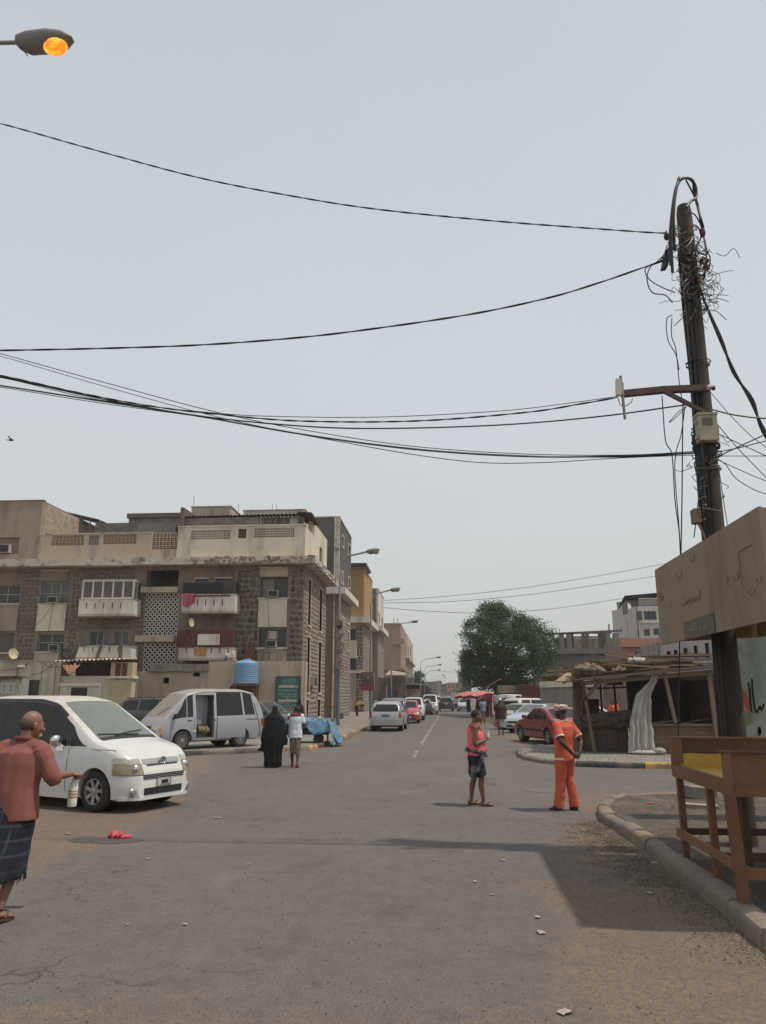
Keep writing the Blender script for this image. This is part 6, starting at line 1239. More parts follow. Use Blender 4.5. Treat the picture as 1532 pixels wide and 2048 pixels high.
def grey_building():
    Y = 80.; q = rect(1112, 1297, 1245, 1340, Y); T = thing('unfinished_concrete_building', 'unfinished grey concrete house with open post frame on its roof', 'building', ((q[0]+q[1])/2, Y+4, 0), world=True)
    zt = q[3]; mk('wall', MB().wall('y', Y, .3, q[0], q[1], 0, zt, [rect(1195, 1306, 1208, 1316, Y), rect(1150, 1303, 1180, 1309, Y)]).box(q[0], q[1], Y+.8, Y+9, 0, zt-.1), M['concrete'], T)
    blocks(T, q[0], q[1], at(1150, 1345, Y).z, zt-.7, Y, m='block', w=.8, h=.4, seed=12, name='concrete_block')
    mk('floor_slab', MB().box(q[0]-.2, q[1]+.2, Y-.4, Y+9, zt-.55, zt), M['concrete'], T); zr = at(1180, 1266, Y).z
    for px, w in ((1124, .5), (1140, .6), (1146, .2), (1168, .3), (1176, .3), (1201, .3), (1208, .25), (1217, .5), (1233, .6)): x = at(px, 1280, Y).x; mk('roof_post', MB().box(x-w/2, x+w/2, Y+.1, Y+.5, zt, zr), M['concrete'] if w > .4 else M['plank_b'], T)
    mk('roof_beam', MB().beam((q[0]-1.2, Y+.2, zr-.1), (q[1]+.2, Y+.2, zr+.25), .2), M['plank_b'], T); mk('roof_beam', MB().beam((q[0]+1.5, Y+4, zr+.3), (q[1], Y+4, zr+.35), .2), M['plank_b'], T); mk('roof_beam', MB().beam((q[0]+1.5, Y+.2, (zt+zr)/2+.4), (q[1]-2, Y+.2, (zt+zr)/2+.4), .15), M['plank_b'], T)
    r = rect(1113, 1275, 1136, 1297, Y+1); mk('roof_room', MB().box(r[0], r[1], Y+1, Y+3, zt, r[3]), M['greyup2'], T); r = rect(1180, 1276, 1200, 1297, Y+6); mk('roof_room', MB().box(r[0]-2, r[1]+3, Y+6, Y+8, zt, r[3]), M['concrete'], T)
    # salmon house with stone panel
    Y = 68.; q = rect(1240, 1277, 1360, 1330, Y); T = thing('salmon_house', 'salmon pink parapet house with a dark stone panel behind the stall roof', 'building', ((q[0]+q[1])/2, Y+4, 0), world=True)
    mk('wall', MB().box(q[0]+.4, q[1], Y+.3, Y+8, 0, q[3]), mat('pink_side', (.36, .25, .22), .9, .12, 1.3, **ST), T); zl = at(1290, 1294, Y).z; mk('parapet', MB().box(q[0], q[1], Y-.3, Y+.29, zl, q[3]), M['peach'], T)
    s = rect(1254, 1298, 1299, 1330, Y); mk('mortar_panel', MB().box(s[0], s[1], Y+.22, Y+.29, s[2], s[3]), M['cream'], T); stonewall(T, s[0], s[1], s[2], s[3], Y+.22, (), .42, 'stone2', False, 15, 'y', .05)
    mk('corner_pier', MB().box(q[0]+.3, q[0]+1.3, Y+.1, Y+.28, 0, zl-.01), M['peach'], T)
    # long lilac-grey house with dark openings
    Y = 58.; q = rect(1322, 1283, 1440, 1330, Y); T = thing('long_grey_house', 'long greyish house with a row of narrow dark openings behind the stall roof', 'building', ((q[0]+q[1])/2, Y+4, 0), world=True)
    hs = [rect(a, b_, a+8, 1318, Y) for a, b_ in ((1348, 1300), (1368, 1296), (1388, 1291), (1411, 1286), (1334, 1302))]
    mk('wall', MB().wall('y', Y, .3, q[0], q[1]+6, 0, q[3]+.8, hs).box(q[0], q[1]+6, Y+.6, Y+6, 0, q[3]), mat('lilac_render', (.30, .265, .265), .9, .15, 1.3, **ST), T)
    for h in hs: mk('opening', MB().box(h[0], h[1], Y+.2, Y+.24, h[2], h[3]), M['dark'], T)
    # low coral wall left of the stall roof and walls behind the parked cars
    r = rect(1119, 1336, 1150, 1345, 60); tag(mk('wall', MB().box(r[0], r[1]+2, 60, 60.3, 0, r[3]), M['peach']), 'short coral painted wall seen over the stall roof edge', 'wall')
grey_building()
def sheet_walls():
    # pale corrugated hoarding
    Y = 47.; a, b_ = at(1080, 1371, Y), at(1200, 1368, Y-3); T = thing('sheet_hoarding', 'pale grey sheet metal hoarding behind the parked saloons', 'hoarding', ((a.x+b_.x)/2, Y, 0), world=True)
    n = 13
    for k in range(n):
        p = V((a.x, a.y, 0)).lerp(V((b_.x, b_.y, 0)), k/n); q = V((a.x, a.y, 0)).lerp(V((b_.x, b_.y, 0)), (k+1)/n); zt = a.z+(b_.z-a.z)*k/n+.03*sin(k*2.3)
        mk('sheet', MB().beam(p+V((0, .03*(k % 2), zt/2)), q+V((-.02, .03*(k % 2), zt/2)), zt-.02, .03, (0, 0, 1)) if False else MB().slab([p, q, q+V((0, 0, zt)), p+V((0, 0, zt))], (0, .04+.03*(k % 2), 0)), M['hoard'], T)
    mk('top_rail', MB().beam((a.x, Y-.08, a.z+.05), (b_.x, b_.y-.08, b_.z+.05), .14, .35), M['cream'], T)
    Y = 56.; r = rect(1036, 1370, 1082, 1400, Y); T = thing('maroon_container', 'dark maroon slatted container behind the white parked car', 'container', ((r[0]+r[1])/2, Y+1, 0), world=True)
    mk('body', MB().box(r[0], r[1], Y, Y+2.4, 0, r[3]), M['maroon'], T)
    for k in range(18): x = r[0]+(r[1]-r[0])*(k+.3)/18; mk('rib', MB().box(x, x+.06, Y-.06, Y-.002, .1, r[3]-.1), M['maroon'], T)
    Y = 58.; r = rect(997, 1371, 1036, 1386, Y); T = thing('roller_kiosk', 'small kiosk with pale horizontal slatted shutter beside the umbrellas', 'kiosk', ((r[0]+r[1])/2, Y+1, 0), world=True)
    mk('body', MB().box(r[0], r[1], Y+.05, Y+2, 0, r[3]), M['greyup'], T)
    for k in range(7): z = r[2]+(r[3]-r[2])*k/7; mk('shutter_slat', MB().box(r[0], r[1], Y, Y+.045, z+.02, z+(r[3]-r[2])/7-.01), M['plaster'], T)
    # white welded crate rack
    r = rect(986, 1391, 1015, 1422, 55); T = thing('white_grid_rack', 'white welded grid rack standing by the umbrella stall', 'rack', ((r[0]+r[1])/2, 55, 0), world=True); g = MB()
    for i in range(8): x = r[0]+(r[1]-r[0])*i/7; g.box(x-.02, x+.02, 55, 55.04, .1, r[3])
    for j in range(6): z = r[3]-(r[3]-.1)*j/5; g.box(r[0], r[1], 55.041, 55.07, z-.02, z+.02)
    mk('grid', g, M['frame_w'], T); mk('base_box', MB().box(r[0], r[1], 55.1, 55.8, 0, .75), M['whiteb'], T)
    # red market umbrellas and stall under them
    def parasol(label, px, py, Y, rr, droop=.35, m='umbrella'):
        p = at(px, py, Y); T = thing('market_umbrella', label, 'umbrella', (p.x, Y, 0), world=True, group='red umbrellas of the roadside stall'); n = 8; mb = MB()
        def fn(u, v): a = 2*pi*u; k = rr*v; sc = 1-.10*v*(.5+.5*cos(8*a)); z = p.z-droop*v*v-(.10*v**3)*(.5+.5*cos(8*a+pi)) ; return (p.x+k*sc*cos(a), Y+k*sc*sin(a), z)
        mb.grid(fn, 48, 5); k = len(mb.v); mb.v += [(x, y, z-.02) for x, y, z in mb.v]; mb.f += [tuple(i+k for i in f)[::-1] for f in mb.f]; mk('canopy', mb, M[m], T, 25)
        mk('valance', MB().grid(lambda u, v: (fn(u, 1)[0], fn(u, 1)[1], fn(u, 1)[2]-v*(.18+.05*sin(2*pi*u*24))), 96, 1), M['umbrella_dark'], T); mk('pole', MB().tube([(p.x, Y, 0), (p.x, Y, p.z)], .03, 8), M['frame'], T)
    parasol('faded red umbrella on the road side of the stall', 940, 1383, 70, 1.45); parasol('faded red umbrella over the middle of the stall', 962, 1382, 68, 1.5); parasol('deep red sagging umbrella nearest the white grid rack', 978, 1386, 64, 1.1, .5, 'umbrella_dark')
    r = rect(952, 1392, 984, 1420, 69); T = thing('fruit_stall', 'dark red draped fruit stall under the umbrellas', 'stall', ((r[0]+r[1])/2, 69, 0), world=True); mk('drape', MB().grid(lambda u, v: (r[0]+(r[1]-r[0])*u, 69+.08*sin(u*40), .05+(r[3]-.3)*v), 60, 3), M['umbrella_dark'], T); mk('counter', MB().box(r[0], r[1], 69.2, 70.4, .5, 1.0), M['plank_b'], T)
    p = at(1000, 1372, 62); tag(mk('red_awning', MB().slab([at(978, 1372, 62), at(1002, 1358, 62), at(1002, 1358, 64), at(978, 1372, 64)], (0, 0, .06)), M['umbrella']), 'tilted red awning sheet above the umbrella stall', 'awning')
M['hoard'] = mat('grey_sheet_metal', (.235, .215, .185), .8, .12, 2, stain=(.14, .11, .085), sfac=.6); M['umbrella'] = mat('faded_red_canvas', (.50, .15, .14), .85, .2, 3, stain=(.45, .30, .27), sfac=.6); M['umbrella_dark'] = mat('dark_red_canvas', (.16, .022, .025), .85, .3, 3)
sheet_walls()
# ------------------------------------------------------------------ trees
def leafmat(name, a, b_): 
    m, nt, b = _new(name); b.inputs['Roughness'].default_value = .6; b.inputs['Specular IOR Level'].default_value = .3
    g = nt.nodes.new('ShaderNodeNewGeometry'); r = _ramp(nt, g.outputs['Random Per Island'], [(0, a), (1, b_)]); n = _ramp(nt, _noise(nt, .8, 3), [(.35, .55), (.65, 1.25)])
    nt.links.new(_mix(nt, 1., r, n, 'MULTIPLY'), b.inputs['Base Color']); b.inputs['Transmission Weight'].default_value = 0
    return m
M['leaf'] = leafmat('tree_leaf', (.024, .05, .014), (.085, .15, .036)); M['leaf_dry'] = leafmat('dusty_leaf', (.06, .07, .035), (.15, .15, .08)); M['bark'] = mat('bark', (.10, .075, .055), .95, .4, 5, bump=.8)
def tree(name, label, base, clumps, nleaf, ls, m, trunk_r=.3, seed=1, limbs=None, drop=.0):
    rng = random.Random(seed); T = thing(name, label, 'tree', base); mb = MB(); tr = MB()
    top = V((0, 0, clumps[0][0][2]*.55)); tr.tube([(0, 0, 0), (.1, .05, top.z*.4), tuple(top)], [trunk_r, trunk_r*.8, trunk_r*.6], 12)
    vs, fs = [], []
    tot = sum(c[1][0]*c[1][2] for c in clumps)
    for c, r in clumps:
        c = V(c); st = V((0, 0, top.z*rng.uniform(.5, 1))); mid = st.lerp(c, .5)+V((rng.uniform(-.4, .4), rng.uniform(-.4, .4), .2)); tr.tube(smoothline([st, mid, c], 3), [trunk_r*.5, trunk_r*.45, trunk_r*.4, trunk_r*.3, trunk_r*.22, trunk_r*.16, .03], 7)
        n = int(nleaf*r[0]*r[2]/tot); tufts = []
        for _ in range(max(12, n//52)):
            d = V((rng.gauss(0, 1), rng.gauss(0, 1), rng.gauss(0, 1))).normalized(); q = rng.uniform(.62, 1.06)**.8; tufts.append((c+V((d.x*r[0]*q, d.y*r[1]*q, d.z*r[2]*q)), d, rng.uniform(.22, .42)))
        for p, d, s_ in tufts:
            if rng.random() < .35: tr.beam(c.lerp(p, .35), p, .04)
            for _ in range(52):
                o = p+V((rng.gauss(0, s_), rng.gauss(0, s_), rng.gauss(0, s_*.8))); a = V((rng.uniform(-1, 1), rng.uniform(-1, 1), rng.uniform(-.5, .8))).normalized(); b_ = a.cross(V((rng.uniform(-1, 1), rng.uniform(-1, 1), rng.uniform(-1, 1)))).normalized(); l = ls*rng.uniform(.6, 1.3)
                k = len(vs); vs += [tuple(o-a*l), tuple(o+b_*l*.38), tuple(o+a*l), tuple(o-b_*l*.38)]; fs.append((k, k+1, k+2, k+3))
    mb.v, mb.f = vs, fs; mk('crown', mb, M[m], T, kind='stuff'); mk('trunk', tr, M['bark'], T, 50); return T
def crownpx(spec, Y):   # clumps by where the crown shows: (px, py, radius in px)
    o = []; k = Y/1560.
    for px, py, r, dy in spec: p = at(px, py, Y+dy); o.append((p, (r*k, r*k*.9, r*k*.92)))
    return o
cl = crownpx([(982, 1238, 30, 0), (955, 1262, 30, 1), (1020, 1250, 32, -1), (1052, 1262, 32, 0), (1080, 1275, 28, 1), (990, 1285, 42, -1.5), (1040, 1300, 44, -1.5), (952, 1305, 26, 0), (1085, 1310, 26, 0), (965, 1340, 30, -.5), (1010, 1340, 34, -1), (1055, 1345, 32, -1), (1085, 1345, 20, 1), (945, 1352, 22, 0), (975, 1362, 22, -.5), (1005, 1366, 20, -.5), (1035, 1368, 18, 0), (985, 1226, 22, 1.5), (1000, 1225, 16, 0), (940, 1325, 16, 0)], 76)
bx_, by_ = cl[5][0].x, 76; tree('broad_street_tree', 'large dense dark green tree over the parked cars and umbrellas', (bx_, by_, 0), [((c.x-bx_, c.y-by_, c.z), r) for c, r in cl], 62000, .115, 'leaf', .35, 3)
cl = crownpx([(833, 1362, 9, 0), (842, 1372, 10, 2), (850, 1388, 9, 3), (838, 1350, 6, 0), (853, 1380, 6, 4)], 150); tree('street_tree', 'small green street tree beyond the shop signs on the left', (cl[0][0].x, 150, 0), [((c.x-cl[0][0].x, c.y-150, c.z), r) for c, r in cl], 7000, .2, 'leaf', .2, 5)
cl = crownpx([(1098, 1365, 14, 0), (1108, 1352, 12, 0), (1090, 1378, 10, -1)], 62); tree('dusty_shrub', 'dusty olive shrub under the right side of the big tree', (cl[0][0].x, 62, 0), [((c.x-cl[0][0].x, c.y-62, c.z), r) for c, r in cl], 5000, .08, 'leaf_dry', .1, 7)
def palm(label, px, py, Y, L, n, m, seed, base=0):
    rng = random.Random(seed); p = at(px, py, Y); T = thing('palm_tree', label, 'tree', (p.x, Y, base), world=True); mb = MB()
    for k in range(n):
        a = rng.uniform(0, 2*pi); e = rng.uniform(-.1, 1.2); rib = []
        for i in range(9): t = i/8; rib.append(p+V((cos(a)*cos(e)*L*t, sin(a)*cos(e)*L*t, sin(e)*L*t-L*.6*t*t)))
        for i in range(8):
            d = (rib[i+1]-rib[i]).normalized(); s_ = d.cross(V((0, 0, 1))).normalized()
            for q in range(3):
                o = rib[i].lerp(rib[i+1], q/3); w = L*.22*(1-.5*i/8)
                for sg in (1, -1): e1 = o+s_*sg*w+d*w*.5-V((0, 0, w*.45)); k_ = len(mb.v); mb.v += [tuple(o), tuple(o+d*.05*L*.3), tuple(e1)]; mb.f.append((k_, k_+1, k_+2))
    mk('fronds', mb, M[m], T, kind='stuff'); mk('trunk', MB().tube([(p.x, Y, base), (p.x+.1, Y, p.z)], .16, 10), M['bark'], T)
palm('dry olive palm crown just above the back of the stall roof', 1187, 1335, 52, 1.6, 40, 'leaf_dry', 4); palm('blue green palm by the road below the slatted grey building', 921, 1388, 115, 2.6, 34, 'leaf', 6)
# ------------------------------------------------------------------ street lamps
M['galv'] = mat('galvanised_steel', (.25, .235, .22), .55, .15, 3, metal=.3, stain=(.15, .12, .1), sfac=.5); M['blue_paint'] = mat('worn_blue_paint', (.095, .135, .20), .6, .3, 5, stain=(.16, .13, .11), sfac=.6, sscale=4, stretch=(1, 1, .3)); M['lamp_grey'] = mat('lamp_housing', (.21, .195, .18), .6, .2, 6)
def lamp_head(T, p, d, L=.85, glow=None):
    d = V(d).normalized(); s_ = d.cross(V((0, 0, 1))).normalized(); u = s_.cross(d); P = lambda x, y, z: V(p)+d*x*L+s_*y*L+u*z*L; mb = MB(); n = 14; vs = []
    prof = [(0, .04, .03, .03), (.06, .14, .09, .10), (.25, .19, .14, .21), (.6, .21, .14, .19), (.85, .17, .10, .11), (1.0, .06, .015, .03)]
    for x, w, hu, hd in prof: vs += [P(x, w*cos(2*pi*k/n), (hu if sin(2*pi*k/n) > 0 else hd)*sin(2*pi*k/n)) for k in range(n)]
    mb.v = [tuple(v) for v in vs]
    for i in range(len(prof)-1):
        for k in range(n): mb.f.append((i*n+k, i*n+(k+1) % n, (i+1)*n+(k+1) % n, (i+1)*n+k))
    mb.f.append(tuple(range(n))[::-1]); mb.f.append(tuple((len(prof)-1)*n+k for k in range(n))); o = mk('lamp_head', mb, M['lamp_grey'], T, 40)
    R = Matrix((d, s_, u)).transposed(); mk('lamp_bowl', MB().ell(P(.70, 0, -.12), (.21*L, .15*L, .15*L), 18, 12, R), glow or M['bowl'], T, 60); return P
M['bowl'] = flat('lamp_bowl', (.30, .28, .25), .3)
def street_lamp(label, x, y, h, reach, arc, blue=3.3, junk=0, rise=1.6):
    T = thing('street_lamp', label, 'street lamp', (x, y, 0), world=True, group='street lamps along the left pavement'); zb = .125
    mk('pole', MB().tube([(x, y, zb+blue), (x, y, h-rise)], [.085, .06], 12), M['galv'], T, 50); mk('painted_base', MB().tube([(x, y, zb), (x, y, zb+blue)], [.105, .10], 12).box(x-.2, x+.2, y-.2, y+.2, zb-.01, zb+.03), M['blue_paint'], T, 30)
    for k, sy in enumerate((0, .28)):
        pts = [(x, y+sy*.2, h-rise-.1), (x+.05, y+sy*.3, h-rise*.55), (x+.30*reach, y+sy*.6, h-rise*.2), (x+.72*reach, y+sy, h-.12), (x+reach, y+sy*1.2, h)]
        mk('lamp_arm', MB().tube(smoothline(pts, 5), .032, 8), M['galv'], T, 60)
        if k == 0 or arc: lamp_head(T, (x+reach, y+sy*1.2, h), (1, .05, .17), .85)
    if junk:
        rng = random.Random(4)
        for i, z in enumerate((7.0, 6.1, 5.55, 5.0, 4.45, 3.95)[:junk]): q = mk('meter_box', MB().box(x-.06+rng.uniform(-.12, .08), x+.22, y-.22, y-.09, z*.87, z*.87+.30), M['concrete'] if i % 3 else M['greyup2'], T); 
        w = MB()
        for k in range(26): a = rng.uniform(0, 6.28); z = rng.uniform(3.3, 6.4); w.tube(smoothline([(x+.1*cos(a), y+.1*sin(a), z), (x+.35*cos(a+1), y-.15, z-.2), (x+.1*cos(a+2), y-.1, z-rng.uniform(.2, .8))], 3), .012, 4)
        w.ell((x+.02, y-.05, 6.15), (.20, .15, .28), 8, 6); mk('wire_tangle', w, M['black'], T, kind='stuff')
    return T
street_lamp('double armed street lamp with blue base hung with meter boxes, nearest the stone corner', -6.16, 46.6, 10.75, 1.65, True, 3.4, 6)
L2 = street_lamp('street lamp with a portrait poster on its pole, second from the stone corner', -5.46, 60.6, 10.2, 1.55, True, 3.0)
street_lamp('third street lamp, standing before the shop lean-to', -5.3, 84, 9.8, 2.2, False, 2.5); 
for i, (px, pt, Y) in enumerate(((842, 1315, 128), (849, 1330, 150), (852, 1340, 172), (866, 1351, 215), (872, 1356, 250))):
    b0 = at(px, 1400, Y); street_lamp(('fourth street lamp, the tallest of the far cluster above the small tree', 'fifth street lamp, just right of the tallest far one', 'sixth street lamp, lower one of the far cluster', 'seventh street lamp over the distant traffic', 'farthest street lamp at the end of the pavement')[i], b0.x, Y, at(px, pt, Y).z, 2.6, False, 2.5)
# posters on the second lamp
r = rect(722.5, 1344, 748, 1381, 60.2); T = thing('portrait_poster', 'portrait poster with dark figures above a maroon band on the second lamp pole', 'poster', ((r[0]+r[1])/2, 60.2, r[2]), world=True); zm = r[2]+(r[3]-r[2])*.36
mk('poster_sheet', MB().box(r[0], r[1], 60.2, 60.23, zm, r[3]), mat('poster_print', (.075, .065, .055), .6, .9, 7, stain=(.25, .20, .15), sfac=.7, sscale=4, stretch=(1, 1, 1)), T); mk('maroon_band', MB().box(r[0]-.02, r[1]+.02, 60.195, 60.225, r[2], zm-.001), mat('maroon_print', (.19, .025, .055), .6, .15, 4), T)
sk = flat('printed_face', (.24, .15, .10), .6); cx = (r[0]+r[1])/2
for i, (dx, dz, s_) in enumerate(((0, .55, .17), (-.28, .75, .10), (.3, .78, .10))): mk('printed_portrait', MB().ell((cx+dx, 60.19, zm+(r[3]-zm)*dz), (s_*.8, .006, s_), 12, 8), sk, T); mk('printed_shoulders', MB().ell((cx+dx, 60.193, zm+(r[3]-zm)*dz-s_*1.7), (s_*1.6, .005, s_*.9), 12, 8), M['greyup2' if i else 'greyup'], T)
mk('lettering', MB().box(r[0]+.1, cx-.08, 60.19, 60.194, r[2]+.30, r[2]+.34).box(r[0]+.15, cx-.1, 60.19, 60.194, r[2]+.2, r[2]+.23).box(cx+.1, r[1]-.1, 60.19, 60.194, r[2]+.28, r[2]+.31), flat('faint_print', (.28, .10, .12), .6), T); mk('frame_edge', MB().box(r[1], r[1]+.035, 60.18, 60.24, r[2], r[3]), M['cream'], T)
# the lit lamp overhead, upper left
T = thing('street_lamp', 'lit street lamp glowing amber high over the near left of the road', 'street lamp', (-8.9, 9.2, 0), world=True)
gm, nt, b = _new('lit_bowl'); b.inputs['Base Color'].default_value = (.8, .3, .03, 1); b.inputs['Roughness'].default_value = .25
q = _mix(nt, _ramp(nt, _noise(nt, 9, 3), [(.40, 0.), (.62, 1.)]), (.85, .19, .008), (1., .56, .03)); nt.links.new(q, b.inputs['Emission Color']); b.inputs['Emission Strength'].default_value = .95
p = at(32, 86, 9.2); e_ = at(146, 78, 9.2); LL = (e_-p).length
P = lamp_head(T, p, (e_-p), LL, gm); mk('lamp_arm', MB().tube([at(-120, 88, 9.2), at(33, 85, 9.2)], .032, 10), M['galv'], T, 60)
q = at(-190, 93, 9.2); mk('pole', MB().tube([(q.x, 9.2, 0), (q.x, 9.2, q.z-1), q+V((.15, 0, -.3)), at(-120, 88, 9.2)], [.11, .07, .05, .035], 12), M['galv'], T, 60)
mk('latch', MB().beam(P(.03, .05, -.03), at(56, 112, 9.2), .012).beam(P(.10, .05, -.05), at(60, 106, 9.2), .010), M['black'], T)
bd = at(22, 880, 15); T = tag(mk('bird', MB().ell((0, 0, 0), (.06, .03, .025), 10, 6).slab([(-.01, 0, .01), (.03, 0, .01), (0, .11, .03), (-.03, .10, .03)], (0, 0, .008)).slab([(-.01, 0, .01), (.03, 0, .01), (0, -.10, .05), (-.03, -.09, .05)], (0, 0, .008)).slab([(-.05, -.01, 0), (-.05, .01, 0), (-.11, .02, 0), (-.11, -.02, 0)], (0, 0, .006)), flat('bird_grey', (.10, .09, .10), .8)), 'small dark bird flying alone in the pale sky', 'bird'); T.location = bd
# ------------------------------------------------------------------ utility pole with its cables
M['pole_wood'] = wood('old_pole_wood', (.052, .038, .030), .45, (6, 6, .5), .85, 3, 0); M['cable'] = flat('cable_black', (.014, .014, .016), .5); M['cable_grey'] = flat('cable_grey', (.07, .065, .06), .6); M['cable_tan'] = flat('string_tan', (.26, .20, .13), .8)
M['sign_tan'] = mat('weathered_sign_sheet', (.27, .195, .135), .75, .10, 2, stain=(.16, .108, .070), sfac=.6, sscale=1.3, stretch=(1.2, 1.2, .45), bump=.15, bscale=20)
M['bench_wood'] = wood('red_brown_bench_wood', (.215, .097, .047), .25, (1.2, 1.2, 5), .6, 3.5, .3); M['bench_dark'] = wood('dark_bench_wood', (.12, .058, .034), .3, (1.2, 1.2, 5), .6, 3.5, .3)
M['yellow_sheet'] = mat('yellow_plastic_sheet', (.52, .33, .045), .45, .2, 4, stain=(.36, .24, .08), sfac=.6, bump=.2, bscale=9); M['kiosk_paint'] = mat('pale_green_kiosk_paint', (.25, .28, .24), .8, .2, 2, stain=(.15, .13, .095), sfac=.8, sscale=2.2, stretch=(1, 1, .6))
YP = 10.1
def wire(mb, pts, r, Y=YP, n=5, k=6): mb.tube(smoothline([at(x, y, Y+(q[0] if q else 0)) for x, y, *q in pts], k), r, n)
def twisted(name, label, pts, Y=YP, r=.0075, off=.0065, pitch=.6, m='cable'):
    P = smoothline([at(x, y, Y) for x, y in pts], 14); mb = MB(); s = 0; A, B_ = [], []; prev = P[0]; step = []
    for i in range(len(P)-1):
        d = P[i+1]-P[i]; n = max(1, int(d.length/.05))
        for k in range(n): step.append(P[i].lerp(P[i+1], k/n))
    for i, p in enumerate(step):
        s += (p-prev).length; prev = p; a = 2*pi*s/pitch; o = V((0, cos(a), sin(a)))*off; A.append(p+o); B_.append(p-o)
    mb.tube(A, r, 5); mb.tube(B_, r, 5); return tag(mk(name, mb, M[m], None, 60), label, 'cable')
def utility():
    xb = at(1428, 1060, YP).x; xt = at(1367, 415, YP).x; zt = at(1366, 413, YP).z; T = thing('utility_pole', 'old dark wooden utility pole wrapped in tangled wires behind the tan sign box', 'utility pole', (xb, YP, .12), world=True)
    ax = lambda z: V((xb+(xt-xb)*(z-4)/(zt-4), YP, z)); mk('pole', MB().tube([ax(z) for z in (.05, 2, 4, 6, 8, zt-.12, zt)], [.165, .15, .135, .125, .115, .108, .09], 18), M['pole_wood'], T, 60)
    c = MB()
    for k, (dx, dy, r) in enumerate(((-.125, -.05, .026), (-.10, -.10, .02), (-.14, .02, .018), (-.07, -.125, .012), (-.04, -.135, .010))): c.tube(smoothline([ax(z)+V((dx*(1+.25*(4-z)/8 if z < 4 else 1-.2*(z-4)/5)+.012*sin(z*2+k), dy, 0)) for z in (.3, 1.5, 3, 4.2, 5.2, 6.2, 7.2, zt-.7)], 3), r, 6)
    mk('cable_duct', c, M['cable'], T, 60)
    # loops over the pole head
    c = MB()
    wire(c, ((1345, 545, -.2), (1342, 480, -.25), (1346, 420, -.25), (1353, 375, -.2), (1364, 358, -.1), (1380, 358), (1391, 373, .1), (1392, 395, .1), (1382, 402), (1373, 415, -.1)), .022, n=7)
    wire(c, ((1341, 530, -.22), (1340, 470, -.25), (1347, 400, -.28), (1357, 362, -.2), (1372, 356), (1386, 362, .1), (1388, 385, .15), (1396, 415, .1), (1402, 440), (1406, 455, .1), (1405, 470, .1)), .02, n=7)
    wire(c, ((1349, 500, -.2), (1347, 430, -.26), (1352, 380, -.22), (1359, 352, -.2)), [.022]*18+[.006], n=7)
    wire(c, ((1372, 360, 0), (1385, 385, .1), (1397, 412, .1), (1400, 440, .1), (1409, 480, .1), (1413, 510, .1), (1407, 560)), .013); wire(c, ((1378, 424, -.15), (1390, 430, .1), (1401, 450, .1), (1406, 470, .1), (1412, 500, 0), (1420, 515), (1418, 540)), .010)
    wire(c, ((1380, 452), (1390, 450), (1399, 460), (1402, 475), (1393, 492), (1398, 505, 0), (1412, 510)), .012); mk('cable_loops', c, M['cable'], T, 60)
    rng = random.Random(11); c = MB(); c2 = MB()
    def coil(mb, z, n, sp, r=.006, rad=.135):
        for k in range(n):
            a0 = rng.uniform(0, 6.28); z0 = z+rng.uniform(-sp, sp); rr = rad+rng.uniform(.0, .03); tl = rng.uniform(-.05, .05); mb.tube([ax(z0)+V((rr*cos(a0+t*.5), rr*sin(a0+t*.5), tl*sin(t*.5)+rng.uniform(-.006, .006))) for t in range(rng.randint(7, 14))], r, 4)
    coil(c, at(1, 555, YP).z, 10, .35, .007); coil(c, at(1, 910, YP).z, 26, .16, .006, .15); coil(c, at(1, 930, YP).z, 10, .12, .007, .16); coil(c2, at(1, 970, YP).z, 3, .03, .008, .15); coil(c2, at(1, 1022, YP).z, 2, .01, .008, .15); coil(c, at(1, 770, YP).z, 4, .05, .007, .14)
    def tangle(mb, cx, cy, sx, sy, n, r, l=26):
        for k in range(n):
            x, y = rng.gauss(cx, sx), rng.gauss(cy, sy); pts = [(x, y, rng.uniform(-.25, -.05))]
            for _ in range(rng.randint(2, 4)): x += rng.uniform(-l, l); y += rng.uniform(-l*.8, l); pts.append((x, y, rng.uniform(-.3, -.02)))
            wire(mb, pts, r, n=4, k=3)
    tangle(c, 1394, 560, 16, 30, 60, .005, 22); tangle(c2, 1385, 540, 15, 34, 46, .005, 20); tangle(c, 1400, 600, 14, 24, 20, .004, 26); tangle(c, 1366, 480, 12, 14, 16, .006, 14); tangle(c2, 1362, 470, 10, 10, 8, .005, 12); tangle(c, 1410, 530, 8, 24, 8, .006, 14); tangle(c, 1415, 915, 14, 14, 22, .0045, 16); tangle(c2, 1404, 965, 8, 18, 8, .005, 10); tangle(c, 1345, 500, 4, 14, 5, .007, 8)
    mk('wire_tangle', c, M['cable'], T, kind='stuff'); mk('string_tangle', c2, M['cable_tan'], T, kind='stuff')
    c = MB()
    wire(c, ((1345, 478, -.15), (1335, 500), (1318, 520), (1300, 535), (1294, 560), (1305, 585), (1330, 590), (1345, 605, -.1)), .009); wire(c, ((1335, 490), (1322, 520), (1302, 530), (1290, 540), (1300, 560), (1325, 575), (1350, 585, -.1)), .008); wire(c, ((1344, 630, -.1), (1333, 640), (1336, 680), (1352, 710), (1358, 740)), .007); wire(c, ((1344, 635, -.1), (1343, 670), (1352, 700), (1358, 760), (1364, 800)), .007)
    mk('loose_cable', c, M['cable'], T, 60)
    b_ = MB(); p = at(1336, 505, YP-.05); b_.slab([at(1331, 502, YP-.1), at(1341, 488, YP-.1), at(1344, 496, YP-.1), at(1336, 532, YP-.1), at(1325, 534, YP-.1)], (0, .12, 0)); b_.ell(at(1334, 473, YP-.05), (.05, .05, .06), 8, 6); mk('cable_clamp', b_, M['cable'], T)
